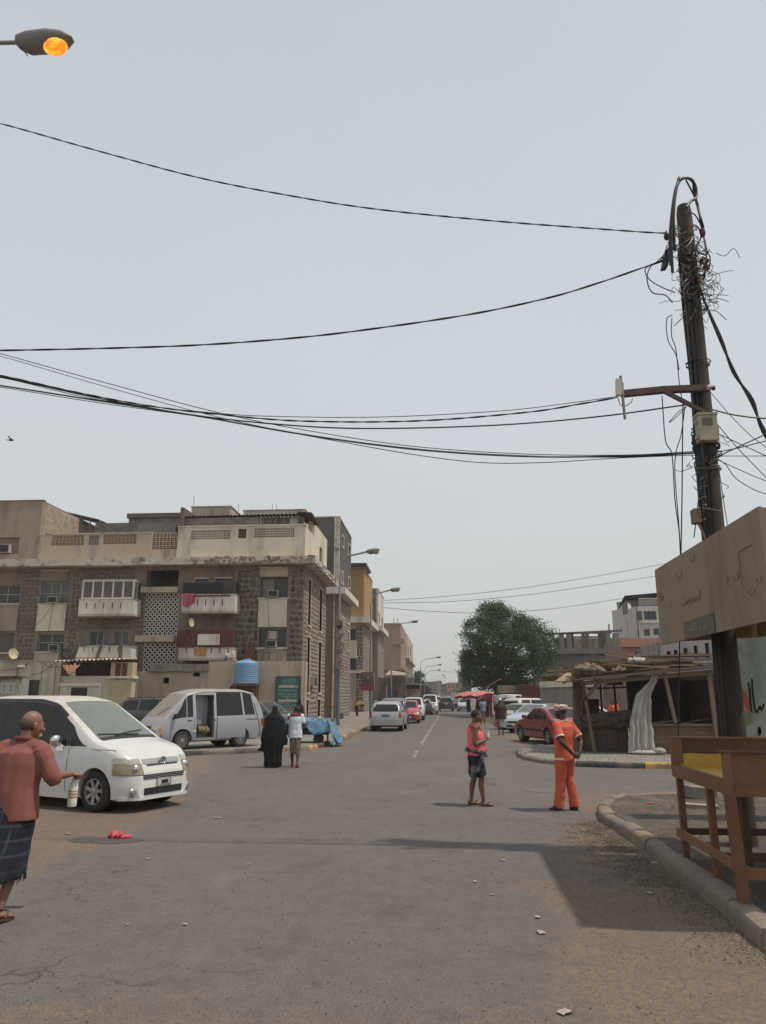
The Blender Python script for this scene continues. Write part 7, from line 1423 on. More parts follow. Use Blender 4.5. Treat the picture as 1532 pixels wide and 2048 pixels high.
    b_ = MB(); b_.obox(at(1408, 522, YP), (.12, .10, .05), (0, .5, 0)); b_.ell(at(1412, 535, YP), (.05, .05, .06), 8, 6); b_.ell(at(1405, 465, YP), (.045, .04, .08), 8, 6); mk('insulator', b_, M['rust'], T)
    # crossarm with antennas
    a = at(1243, 788, YP-.15); m_ = at(1325, 780, YP-.17); e_ = at(1418, 776, YP-.2); mk('crossarm', MB().beam(a, m_, .09, .085).beam(m_-V((.02, 0, 0)), e_, .09, .085), M['rust_red'], T); mk('arm_brace', MB().beam(m_+V((0, -.02, -.02)), at(1412, 826, YP-.2), .05, .05), M['rust_red'], T)
    s = MB(); s.tube([at(1241, 752, YP-.25), at(1250, 838, YP-.25)], .02, 8); mk('antenna_mast', s, M['galv'], T, 60); mk('antenna_panel', MB().obox(at(1237, 775, YP-.3), (.07, .06, .24), (0, .05, 0)), M['frame_w'], T); mk('antenna_panel', MB().obox(at(1243, 778, YP-.28), (.05, .05, .16), (0, .05, 0)), M['plaster'], T)
    s = MB(); wire(s, ((1236, 795, -.25), (1240, 808, -.25), (1250, 812, -.25), (1262, 805, -.2), (1265, 797, -.2)), .006); mk('antenna_lead', s, M['cable'], T)
    mk('security_camera', MB().tube([at(1415, 775, YP-.3), at(1429, 774, YP-.3)], .035, 12), M['frame_w'], T, 40); mk('camera_lens', MB().ell(at(1427, 777, YP-.33), (.028, .03, .028), 10, 7), M['black'], T, 60)
    # meter boxes
    c_ = at(1413, 858, YP-.22); mk('meter_box', MB().obox(c_, (.245, .16, .36)).obox(c_+V((0, 0, .19)), (.27, .19, .03)), M['meter'], T); mk('meter_window', MB().obox(c_+V((-.01, -.085, .08)), (.13, .01, .10)), M['greyup2'], T); mk('box_clip', MB().obox(c_+V((-.14, 0, .10)), (.03, .05, .05)).obox(c_+V((-.14, 0, -.12)), (.03, .05, .05)).obox(c_+V((.14, 0, .0)), (.03, .05, .05)), M['frame'], T)
    c_ = at(1392, 1033, YP-.1); mk('junction_box', MB().obox(c_, (.09, .16, .19)).tube([c_+V((.02, 0, -.09)), c_+V((.05, 0, -.16)), c_+V((.09, 0, -.3))], .018, 6), mat('brown_box', (.20, .13, .08), .8, .2, 5), T)
    s = MB(); wire(s, ((1412, 1036, -.12), (1405, 1040, -.2), (1398, 1017, -.2), (1443, 1022, -.2)), .006); wire(s, ((1404, 880, -.2), (1407, 920, -.22), (1412, 955, -.22), (1408, 975, -.22), (1412, 1000, -.22)), .007, k=4); wire(s, ((1388, 1075, -.1), (1398, 985, -.15), (1395, 960, -.2), (1388, 925, -.1)), .008); wire(s, ((1438, 940), (1444, 980), (1450, 1020, .1), (1455, 1050, .1)), .006); mk('tied_wires', s, M['cable_grey'], T)
    # hanging service wires that run down behind the sign box to the ground
    s = MB(); wire(s, ((1366, 805, .1), (1365, 900, .2), (1364, 1000, .3), (1362, 1110, .35), (1359, 1300, .35), (1357, 1480, .35), (1363, 1560, .35), (1360, 1600, .3)), .009)
    wire(s, ((1324, 792, 0), (1331, 880, .1), (1344, 910, .15), (1350, 1000, .2), (1358, 1060, .3), (1361, 1110, .35)), .008); wire(s, ((1370, 815, .1), (1362, 870, .1), (1352, 905, .15), (1350, 950, .2), (1357, 1040, .3), (1361, 1100, .35)), .007); wire(s, ((1373, 812, 0), (1356, 825, -.1), (1338, 845, -.15), (1355, 832, -.1), (1372, 815, 0)), .006)
    mk('service_wires', s, M['cable'], T, 60)
M['rust_red'] = mat('rusty_red_iron', (.10, .062, .054), .8, .3, 8, stain=(.20, .15, .12), sfac=.5, sscale=5); M['meter'] = mat('meter_box_beige', (.36, .31, .22), .6, .12, 6, stain=(.2, .16, .11), sfac=.5, sscale=5)
utility()
twisted('overhead_cable', 'topmost twisted black cable sagging in from the upper left to the pole head', ((-160, 210), (0, 247), (200, 303), (400, 356), (600, 395), (766, 420), (1000, 443), (1200, 458), (1320, 466), (1333, 462)))
twisted('overhead_cable', 'second thick twisted cable rising from the left to the neck of the pole', ((-160, 703), (0, 701), (200, 697), (400, 690), (600, 675), (766, 655), (950, 627), (1100, 595), (1200, 565), (1270, 541), (1325, 522), (1345, 515)), r=.010, pitch=1.1)
twisted('overhead_cable', 'twisted cable ending at the antenna end of the crossarm', ((-160, 728), (0, 751), (150, 784), (300, 812), (430, 828), (600, 842), (830, 842), (1050, 825), (1160, 808), (1240, 794)))
def single(label, pts, r=.008, Y=YP, m='cable'): mb = MB(); wire(mb, [(x, y) for x, y in pts], r, Y=Y, n=5, k=8); return tag(mk('overhead_cable', mb, M[m], None, 60), label, 'cable')
single('cable reaching the pole just under the crossarm brace', ((-160, 722), (0, 753), (200, 797), (400, 832), (600, 852), (766, 857), (1000, 850), (1200, 833), (1370, 810)), .011)
single('thin cable lying close over the twisted one to the crossarm', ((-160, 735), (0, 755), (200, 800), (430, 826), (560, 833), (766, 834), (1000, 822), (1140, 806), (1240, 792)), .006)
single('thin upper wire of the low bundle falling from the left edge', ((-160, 665), (0, 707), (220, 768), (440, 826), (620, 862), (830, 893), (1050, 908), (1250, 910), (1388, 903)), .006)
single('second thin wire of the low bundle, just under the first', ((-160, 672), (0, 712), (220, 776), (440, 835), (620, 870), (860, 900), (1100, 913), (1260, 914), (1390, 907)), .005)
single('thick low cable of the bundle reaching the coiled part of the pole', ((-160, 748), (0, 771), (200, 802), (400, 833), (600, 868), (820, 898), (1050, 913), (1250, 912), (1390, 906)), .012)
single('lowest thin cable, sagging beneath the bundle', ((-160, 750), (0, 774), (200, 806), (430, 838), (640, 876), (820, 908), (960, 925), (1090, 925), (1240, 916), (1390, 910)), .006)
def thick():
    mb = MB()
    for k in range(3): wire(mb, ((1398, 570, .0), (1412, 610, .1), (1440+k*2, 680, .1), (1470-k*2, 745, .1), (1500+k*3, 800, .1), (1532-k*3, 865, .1), (1600, 975, .1)), .017, n=6)
    tag(mk('overhead_cable', mb, M['cable'], None, 60), 'heavy triple cable hanging from the pole neck down to the right edge', 'cable')
thick()
for lb, pts, r in (('cable leaving the pole level with the meter box towards the right', ((1420, 818), (1470, 830), (1532, 837), (1640, 842)), .013), ('straight thin wire running right from the coiled part of the pole', ((1435, 912), (1532, 912), (1640, 911)), .006),
    ('wire slanting up right from the coils, the steeper one', ((1432, 915), (1480, 892), (1532, 868), (1640, 815)), .009), ('wire slanting up right from the coils, the shallower one', ((1432, 905), (1480, 895), (1532, 882), (1640, 858)), .008), ('long thin wire falling right from the crossarm across the sky', ((1380, 778), (1420, 830), (1470, 890), (1532, 955), (1640, 1065)), .006), ('thin wire falling right from the camera end of the crossarm', ((1420, 783), (1460, 830), (1500, 870), (1532, 895), (1640, 985)), .005),
    ('thin wire falling right from beside the meter box', ((1432, 865), (1480, 888), (1532, 912), (1640, 965)), .007), ('slack wire looping right just over the sign box', ((1436, 918), (1452, 930), (1470, 955), (1500, 975), (1532, 988), (1640, 1020)), .006), ('slack wire falling right over the sign box, the upper of two', ((1436, 920), (1480, 940), (1532, 962), (1640, 1000)), .006)): single(lb, pts, r)
for lb, pts in (('upper of two thin wires crossing the far street to the right', ((768, 1201), (900, 1192), (1050, 1175), (1200, 1151), (1345, 1124), (1500, 1088))), ('lower of two thin wires crossing the far street to the right', ((766, 1206), (900, 1203), (1050, 1190), (1200, 1169), (1335, 1148), (1500, 1115))), ('thin wire sagging across behind the crown of the big tree', ((766, 1215), (850, 1222), (960, 1226), (1080, 1220), (1160, 1210), (1250, 1196)))): single(lb, pts, .022, 72, 'cable_grey')
single('very thin wire crossing the street end over the traffic', ((860, 1340), (900, 1344), (940, 1343)), .03, 170, 'cable_grey')
# ------------------------------------------------------------------ the sign box round the pole
def signbox():
    x0, y1 = at(1310, 1140, 10.3).x, 10.32; yn = 6.8; x1 = 4.22; z0, z1 = 2.54, 3.545; T = thing('sign_box', 'large rusty tan sheet sign box with worn Arabic lettering, fixed round the utility pole', 'sign', (3.5, 9, z0), world=True); th = .03
    xn = at(1516, 1013, yn).x
    mk('front_panel', MB().slab([(x0, y1, z0), (xn, yn, z0), (xn, yn, z1+.01), (x0+.0, y1, z1)], (th, 0, 0)), M['sign_tan'], T); mk('far_panel', MB().slab([(x0+th, y1, z0+.04), (x1, y1+.05, z0+.10), (x1, y1+.05, z1), (x0+th, y1, z1)], (0, -th, 0)), M['sign_tan'], T)
    mk('near_panel', MB().slab([(xn+th, yn, z0), (x1, yn+.02, z0), (x1, yn+.02, z1), (xn+th, yn, z1)], (0, th, 0)), M['sign_tan'], T); mk('back_panel', MB().box(x1-th, x1, yn+.06, y1-.0, z0+.1, z1-.01), M['sign_tan'], T)
    tp = MB(); tp.box(x0-.0, 3.20, yn+.05, 9.2, z1-.045, z1-.02); tp.box(3.20, 3.32, 7.7, 9.2, z1-.045, z1-.02); tp.box(3.32, 3.58, yn+.05, 9.2, z1-.045, z1-.02); tp.box(x0, 3.58, 9.55, y1-.04, z1-.045, z1-.02); tp.box(3.584, x1-.04, yn+.05, y1-.04-.45, z1-.045, z1-.02); tp.box(x0+.4, 3.58, 9.2, 9.55, z1-.045, z1-.02); mk('top_sheet', tp, M['sign_tan'], T)
    for z in (z0+.03, z1-.07): mk('edge_angle', MB().beam((x0+.05, y1-.05, z), (xn+.05, yn+.05, z), .025, .03), M['rust'], T)
    d = V((xn-x0, yn-y1, 0)).normalized()       # reading direction: from far to near is left to right
    def P(t, z): return V((x0, y1, z))+V((xn-x0, yn-y1, 0))*t+V((-.004, 0, 0))
    worn = mat('worn_paint_traces', (.175, .122, .083), .8, .2, 6, stain=(.26, .187, .128), sfac=.9, sscale=9, stretch=(1, 1, 1), smin=.44, smax=.56)
    def W(t, fz, s, size, width): p = P(t, z0+(z1-z0)*fz); text('worn_lettering', arab(s), size, p, d, (0, 0, 1), worn, T, .0012, width=width)
    W(.30, .80, 'ب', .22, .22); W(.46, .88, 'ف', .14, .14)
    W(.40, .44, 'المستوصف', .15, .70); W(.06, .62, 'مركز', .17, .20); W(.16, .50, 'ن', .12, .09); W(.78, .50, 'ق ع', .12, .36); W(.90, .30, 'ت', .13, .16); W(.955, .40, 'ن', .11, .12)
    # patch riveted at the lower edge
    a, b_ = P(.30, 0), P(.60, 0); pm = mat('grey_green_patch', (.12, .105, .075), .7, .15, 5); mk('patch_plate', MB().slab([(a.x-.002, a.y, z0+.0), (b_.x-.002, b_.y, z0+.0), (b_.x-.002, b_.y, z0+.21), (a.x-.002, a.y, z0+.20)], (-.006, 0, 0)), pm, T)
    p = P(.455, z0+.11)+V((-.012, 0, 0)); pl = flat('plate_letter', (.30, .26, .20), .7); text('plate_lettering', arab('بيت'), .13, p+d*.2, d, (0, 0, 1), pl, T, .0012, width=.26); text('plate_lettering', arab('الله'), .13, p-d*.18, d, (0, 0, 1), pl, T, .0012, width=.28)
    # flat scratched square
    q0, q1 = P(.84, 0), P(.93, 0); mk('scratched_square', MB().slab([(q0.x-.002, q0.y, z0+.70), (q1.x-.002, q1.y, z0+.70), (q1.x-.002, q1.y, z0+.715), (q0.x-.002, q0.y, z0+.715)], (-.002, 0, 0)).slab([(q0.x-.002, q0.y, z0+.38), (q0.x-.002, q0.y-.012, z0+.38), (q0.x-.002, q0.y-.012, z0+.70), (q0.x-.002, q0.y, z0+.70)], (-.002, 0, 0)), worn, T)
signbox()
# ------------------------------------------------------------------ market tables beside the kerb
def tables():
    X0 = 2.66; yf, yn = 9.23, 7.3; ym = 8.25; x1 = 4.15; G = .125
    zt = at(1332, 1477, yf).z; zb = at(1340, 1502, yf).z; s1 = at(1336, 1529, yf).z; s0 = at(1338, 1547, yf).z
    T = thing('market_table', 'long reddish brown wooden vendor table covered with yellow sheet, standing by the kerb', 'table', (X0, ym, G), world=True); w = .066; B, D = M['bench_wood'], M['bench_dark']
    def leg(x, y, top, m=B, dx=0): mk('leg', MB().beam((x, y, G-.005), (x+dx, y, top), w, w), m, T)
    leg(X0+.04, yf, zt-.02); leg(X0+.04, ym, s1-.03); leg(x1, yf, s1, D); leg(x1, yn+.1, s1, D); leg(X0+.62, yf-.25, s0, D)
    mk('far_board', MB().box(X0+.08, x1+.2, yf-.03, yf+.02, s1-.03, zt), D, T); mk('far_board_cap', MB().box(X0-.02, x1+.2, yf-.05, yf+.05, zt+.001, zt+.02), B, T)
    mk('side_rail', MB().box(X0-.03, X0+.01, yn+.04, yf+.03, s0-.03, s1+.01), B, T); mk('table_top', MB().box(X0+.012, x1, yn+.04, yf-.031, s1-.05, s1-.02), D, T); mk('corner_block', MB().box(X0-.035, X0+.085, yf-.06, yf+.01, s1+.011, zt-.001), B, T)
    lo = at(1352, 1665, yf).z; mk('lower_rail', MB().box(X0-.03, X0+.0, yn-.02, yf+.05, lo-.045, lo+.045), B, T); mk('cross_rail', MB().box(X0+.08, x1+.2, yf-.02, yf+.01, lo-.02, lo+.05), D, T); mk('cross_rail', MB().box(X0+.08, x1+.2, ym-.02, ym+.01, lo-.10, lo-.02), D, T); mk('far_side_rail', MB().box(x1-.02, x1+.01, yn, yf, lo-.04, lo+.04), D, T)
    zu = at(1400, 1505, yf-.05).z; c = MB().grid(lambda u, v: (X0+.04+.05*sstep(.8, 1, v)+(x1-X0-.09)*u, yn+.08+(yf-.05-yn-.08)*min(1, v/.8)-.012*abs(noise.noise(V((u*16, v*3, 2))))*(v > .8), s1-.012+.012*noise.noise(V((u*7, v*9, 0)))+.02*max(0, noise.noise(V((u*4, v*5, 3))))+((zu-s1)*(1+.05*sin(u*23))*max(0, v-.8)/.2)), 44, 50); k = len(c.v); c.v += [(x, y, z-.004) for x, y, z in c.v]; c.f += [tuple(i+k for i in f)[::-1] for f in c.f]
    tag(mk('yellow_sheet', c, M['yellow_sheet'], None, 60), 'creased yellow plastic sheet spread on the long vendor table', 'plastic sheet')
    # near table end
    xn = at(1450, 1560, yn).x; z1 = at(1460, 1503, yn).z; z0 = at(1480, 1592, yn).z
    T2 = thing('market_table', 'nearer scuffed wooden vendor table end with tall end board, legs over the kerb', 'table', (xn, yn, G), world=True)
    mk('end_board', MB().box(xn+.055, 4.2, yn-.035, yn-.01, z0+.06, z1-.012), B, T2); mk('end_rail', MB().box(xn+.056, 4.2, yn-.055, yn-.036, z0, z0+.09), B, T2); mk('top_cap', MB().box(xn-.03, 4.22, yn-.07, yn+.03, z1-.01, z1+.008), D, T2)
    mk('corner_post', MB().box(xn-.01, xn+.05, yn-.06, yn+.02, z0+.02, z1-.012), B, T2); mk('leg', MB().beam((xn+.05, yn-.02, G-.005), (xn+.02, yn-.02, z0+.019), .085, .08), B, T2); mk('leg', MB().beam((4.1, yn-.02, G-.005), (4.1, yn-.02, z0-.002), .08, .08), B, T2)
    q = at(1510, 1748, yn).z; mk('low_rail', MB().box(xn+.06, 4.2, yn-.03, yn+.0, q-.045, q+.05), B, T2)
tables()
def kiosk():
    Y = 11.9; x0 = at(1462, 1400, Y).x; x1 = x0+3.4; z0, z1 = .45, 3.1; T = thing('painted_kiosk', 'pale green painted kiosk panel with a red flower and scribbles behind the utility pole', 'kiosk', ((x0+x1)/2, Y, .12), world=True)
    mk('panel', MB().box(x0, x1, Y, Y+.04, z0, z1), M['kiosk_paint'], T); mk('side', MB().box(x0+.3, x0+.34, Y+.041, Y+.3, z0, z1), M['kiosk_paint'], T); mk('back', MB().box(x0+.3, x1, Y+.3, Y+.34, z0, z1), M['kiosk_paint'], T); mk('roof', MB().box(x0, x1, Y-.1, Y+.4, z1+.001, z1+.05), M['rust'], T)
    l = MB()
    for x in (x0+.05, x1-.1): l.box(x, x+.06, Y+.2, Y+.26, .12, z0)
    mk('foot', l, M['rust'], T); pt = lambda x, y: at(x, y, Y-.004)
    red = flat('painted_red', (.33, .075, .055), .7); mk('painted_flower', MB().slab([pt(1482, 1372), pt(1492, 1386), pt(1502, 1412), pt(1506, 1428), pt(1494, 1418), pt(1484, 1398)], (0, .003, 0)), red, T); mk('painted_flower', MB().slab([pt(1481, 1395), pt(1490, 1408), pt(1498, 1424), pt(1484, 1420)], (0, .0025, -.001)), flat('painted_orange', (.42, .17, .10), .7), T)
    lf = flat('painted_leaf', (.14, .17, .075), .7); mk('painted_leaf', MB().slab([pt(1487, 1420), pt(1500, 1426), pt(1506, 1434), pt(1494, 1436), pt(1486, 1442)], (0, .003, 0)), lf, T); mk('painted_leaf', MB().slab([pt(1488, 1440), pt(1500, 1432), pt(1504, 1440), pt(1494, 1452)], (0, .003, 0)), lf, T)
    s = MB()
    for p in (((1497, 1365), (1500, 1385), (1501, 1405), (1504, 1424)), ((1504, 1358), (1505, 1380), (1508, 1405), (1512, 1424), (1516, 1420), (1520, 1412), (1523, 1420), (1528, 1408)), ((1516, 1462), (1519, 1454), (1521, 1466), (1516, 1470)), ((1526, 1262), (1532, 1258), (1538, 1266))): s.tube(smoothline([pt(*q) for q in p], 4), .011, 6)
    mk('painted_scribble', s, M['dark'], T); p = at(1519, 1462, Y); mk('painted_scribble', MB().ell((p.x, Y-.002, p.z), (.03, .004, .05), 10, 6), M['dark'], T)
kiosk()
# ------------------------------------------------------------------ the plank stall
def stall():
    Y = 25.; G = .12; T = thing('plank_stall', 'ramshackle wooden market stall with a roof piled with planks and a hanging white cloth', 'stall', (7, Y+1.5, G), world=True); W_ = M['stall_wood']; D = M['stall_dark']
    def bm(name, a, b_, w, h=None, m=W_, dy=0, dy2=None): p, q = at(*a, Y+dy), at(*b_, Y+(dy if dy2 is None else dy2)); p.z = max(p.z, G); q.z = max(q.z, G); return mk(name, MB().beam(p, q, w, h), m, T)
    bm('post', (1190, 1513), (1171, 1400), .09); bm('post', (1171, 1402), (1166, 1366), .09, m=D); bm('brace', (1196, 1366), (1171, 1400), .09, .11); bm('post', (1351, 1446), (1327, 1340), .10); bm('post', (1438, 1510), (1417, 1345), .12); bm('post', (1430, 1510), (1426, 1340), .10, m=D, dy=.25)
    bm('front_beam', (1162, 1367), (1430, 1343), .07, .14); bm('roof_edge_plank', (1160, 1357), (1432, 1331), .10, .05, dy=-.1)
    # left back wall of boards
    for k in range(4): a = at(1146+k*5.2, 1495, Y+.9+k*.1); b_ = at(1145+k*5.5, 1362, Y+.9+k*.1); mk('wall_board', MB().beam((a.x, a.y, G), b_, .22, .03, (1, 0, 0)) if False else MB().slab([(a.x, a.y, G), (a.x+.15, a.y, G), (b_.x+.15, b_.y, b_.z), (b_.x, b_.y, b_.z)], (0, .03, 0)), (W_, D)[k % 2], T)
    bm('post', (1162, 1500), (1150, 1362), .11, m=D, dy=.4)
    r = rect(1153, 1366, 1170, 1396, Y+.3); mk('red_board', MB().box(r[0], r[1], Y+.3, Y+.33, r[2], r[3]), mat('faded_maroon_board', (.10, .04, .035), .85, .2, 5), T)
    # back posts and rear bars one looks out between
    for px in (1203, 1231, 1257): p = at(px, 1400, Y+3.2); mk('back_post', MB().box(p.x-.035, p.x+.035, Y+3.2, Y+3.27, G, p.z+.75), D, T)
    a = at(1175, 1378, Y+3.2); b_ = at(1257, 1374, Y+3.2); mk('back_rail', MB().beam(a, b_, .08, .06), D, T)
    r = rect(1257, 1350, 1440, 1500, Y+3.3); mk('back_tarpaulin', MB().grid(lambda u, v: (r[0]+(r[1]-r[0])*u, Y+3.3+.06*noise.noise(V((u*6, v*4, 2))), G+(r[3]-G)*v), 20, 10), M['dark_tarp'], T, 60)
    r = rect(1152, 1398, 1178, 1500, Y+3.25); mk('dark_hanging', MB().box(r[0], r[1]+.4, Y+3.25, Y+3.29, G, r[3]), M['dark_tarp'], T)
    r = rect(1215, 1358, 1245, 1370, Y+2); mk('hanging_beam', MB().box(r[0], r[1], Y+2, Y+2.2, r[2], r[3]), D, T)
    # right side wall
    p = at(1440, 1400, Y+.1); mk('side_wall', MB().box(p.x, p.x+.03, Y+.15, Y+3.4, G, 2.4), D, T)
    # counters
    r = rect(1303, 1452, 1437, 1513, Y+.15); n = 6
    for k in range(n): z0_ = G+(r[3]-G)*k/n; mk('counter_board', MB().box(r[0]+.02*(k % 2), r[1]-.03*(k % 3), Y+.15+.01*(k % 2), Y+.18+.01*(k % 2), z0_+.008, G+(r[3]-G)*(k+1)/n), W_, T)
    mk('counter_top', MB().box(r[0]-.1, r[1]+.05, Y+.05, Y+1.3, r[3]+.01, r[3]+.05), W_, T)
    for k, (a, b_) in enumerate((((1305, 1446), (1360, 1440)), ((1350, 1448), (1430, 1436)), ((1362, 1454), (1436, 1446)), ((1320, 1452), (1372, 1449)))): bm('loose_board', a, b_, .16, .03, (W_, D)[k % 2], dy=.3+.12*k)
    r = rect(1171, 1452, 1258, 1505, Y+.7); mk('cupboard', MB().box(r[0], r[1], Y+.75, Y+1.6, G, r[3]), D, T)
    for k in range(4): x = r[0]+(r[1]-r[0])*k/4; mk('cupboard_door', MB().box(x+.03, x+(r[1]-r[0])/4-.03, Y+.72, Y+.745, G+.12, r[3]-.1), M['stall_door'] if k % 2 == 0 else D, T)
    # sagging sacking over the left counter
    r = rect(1160, 1425, 1262, 1452, Y+.6)
    mk('sagging_sheet', MB().grid(lambda u, v: (r[0]+(r[1]-r[0])*u, Y+.55+.12*noise.noise(V((u*9, v*5, 1)))-.1*sin(pi*v), r[2]-.02+(r[3]-r[2])*v+(.30*(u-.2))*v*.5-.06*sin(3*pi*u)*(1-v)), 30, 10), M['sack_dark'], T, 60)
    # the white cloth
    def cl(u, v):
        xs = [(1309, 1318), (1296, 1312), (1275, 1303), (1266, 1302), (1259, 1304), (1256, 1309), (1258, 1311)]; ys = [1346, 1365, 1385, 1410, 1450, 1490, 1511]; t = v*6; i = min(int(t), 5); f = t-i
        a = xs[i][0]*(1-f)+xs[i+1][0]*f; b_ = xs[i][1]*(1-f)+xs[i+1][1]*f; y = ys[i]*(1-f)+ys[i+1]*f; p = at(a+(b_-a)*u, y, Y-.12); p.z = max(p.z, G+.03); p.y += .035*sin(u*24+v*3+2.5*noise.noise(V((u*3, v*4, 3))))*(.4+v)+.045*noise.noise(V((u*5, v*12, 0)))-.08*v; p.x += .05*noise.noise(V((0, v*9, 6))); return p
    mb = MB().grid(cl, 34, 40); k = len(mb.v); mb.v += [(x, y+.008, z) for x, y, z in mb.v]; mb.f += [tuple(i+k for i in f)[::-1] for f in mb.f]; tag(mk('hanging_cloth', mb, M['cloth_grey'], None, 60), 'long grubby white cloth hanging from the stall beam down to the kerb', 'cloth')
    p = at(1290, 1510, Y-.3); tag(mk('rag_bundle', MB().ell((p.x, Y-.3, G+.06), (.42, .16, .07), 14, 8).ell((p.x+.45, Y-.3, G+.10), (.2, .15, .11), 12, 8), M['cloth_grey'], None, 60), 'flattened grey rag bundle at the foot of the hanging white cloth', 'rag')
    # roof: sheet and heaps of planks
    mk('roof_sheet', MB().slab([at(1150, 1362, Y-.3), at(1440, 1336, Y-.3), at(1440, 1336, Y-.3)+V((0, 4, .35)), at(1150, 1362, Y-.3)+V((0, 4, .25))], (0, 0, .03)), D, T)
    rng = random.Random(31); base = lambda px: 1356-(px-1160)*26/270.
    for k in range(64):
        px = rng.uniform(1165, 1425); d = rng.uniform(.0, 3.4); L = rng.uniform(.7, 2.6); p = at(px, base(px), Y-.3); z = p.z+.05+.07*d+rng.uniform(0, .34 if px > 1200 else .22); a = rng.gauss(0, .16) if px > 1230 else rng.gauss(0, .5); t = rng.gauss(0, .07)
        c_ = V((p.x+rng.uniform(-.2, .2), Y-.25+d, z)); q = V((cos(a)*L/2, sin(a)*L/2, t*L/2)); mk('roof_plank', MB().beam(c_-q, c_+q, rng.uniform(.07, .22), rng.uniform(.02, .045)), rng.choice([M['stall_wood'], M['plank_pale'], M['stall_dark'], M['stall_wood'], M['plank_pale']]), T)
    for a, b_, w, h in (((1290, 1322), (1432, 1318), .3, .08), ((1240, 1330), (1300, 1325), .25, .05), ((1300, 1334), (1432, 1326), .35, .04), ((1165, 1360), (1290, 1345), .14, .04), ((1235, 1316), (1262, 1318), .2, .05), ((1210, 1352), (1436, 1329), .25, .03), ((1210, 1336), (1330, 1330), .16, .05)): p, q = at(*a, Y+.5), at(*b_, Y+.5); mk('roof_plank', MB().beam(p, q, w, h), M['plank_pale'] if w > .2 else W_, T)
    # overhanging left corner of loose sheets
    for k, (a, b_, c_, d_) in enumerate((((1110, 1362), (1166, 1362), (1166, 1344), (1140, 1340)), ((1125, 1366), (1166, 1352), (1180, 1338), (1150, 1336)), ((1120, 1352), (1150, 1334), (1163, 1338), (1140, 1358)))): mk('roof_board', MB().slab([at(*a, Y+.2+k*.3), at(*b_, Y+.2+k*.3), at(*c_, Y+1.0+k*.3), at(*d_, Y+1.0+k*.3)], (0, 0, -.04)), (M['plank_pale'], M['sack'], W_)[k], T)
    # crumpled sacking and paper on the heap
    for i, (px, py, s_, m_, lb) in enumerate(((1175, 1338, .30, 'sack', 'crumpled brown sacking on the left end of the stall roof'), (1165, 1346, .24, 'plank_pale', 'crumpled cardboard at the left corner of the stall roof'), (1190, 1343, .26, 'sack', 'torn sacking between the planks near the left of the stall roof'), (1272, 1321, .20, 'cloth_grey', 'bunched pale cloth on top of the roof heap above the middle post'), (1238, 1340, .2, 'sack', 'small crumpled sack among the planks over the open window'))):
        p = at(px, py, Y+.4); mb = MB().ell(p, (s_*1.4, s_, s_*.5), 12, 8); tag(link('sacking', remesh(mb, 'sacking', M[m_], .035, 0, folds(.10, 9, 10))), lb, 'sacking')
    # bench-like frame before the stall and scraps
    p = at(1168, 1500, Y); 
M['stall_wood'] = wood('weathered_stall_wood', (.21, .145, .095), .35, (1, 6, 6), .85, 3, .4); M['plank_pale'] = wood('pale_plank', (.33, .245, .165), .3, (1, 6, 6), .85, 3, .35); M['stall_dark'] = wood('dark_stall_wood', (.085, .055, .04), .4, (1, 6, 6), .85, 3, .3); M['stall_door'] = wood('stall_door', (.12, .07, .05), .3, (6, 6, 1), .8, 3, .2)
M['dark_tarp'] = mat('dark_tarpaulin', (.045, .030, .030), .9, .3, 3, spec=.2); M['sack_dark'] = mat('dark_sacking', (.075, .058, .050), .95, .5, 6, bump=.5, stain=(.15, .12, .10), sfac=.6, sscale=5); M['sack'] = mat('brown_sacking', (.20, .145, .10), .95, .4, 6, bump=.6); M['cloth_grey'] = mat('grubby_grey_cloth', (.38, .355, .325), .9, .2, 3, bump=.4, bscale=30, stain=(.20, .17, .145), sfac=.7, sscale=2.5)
stall()
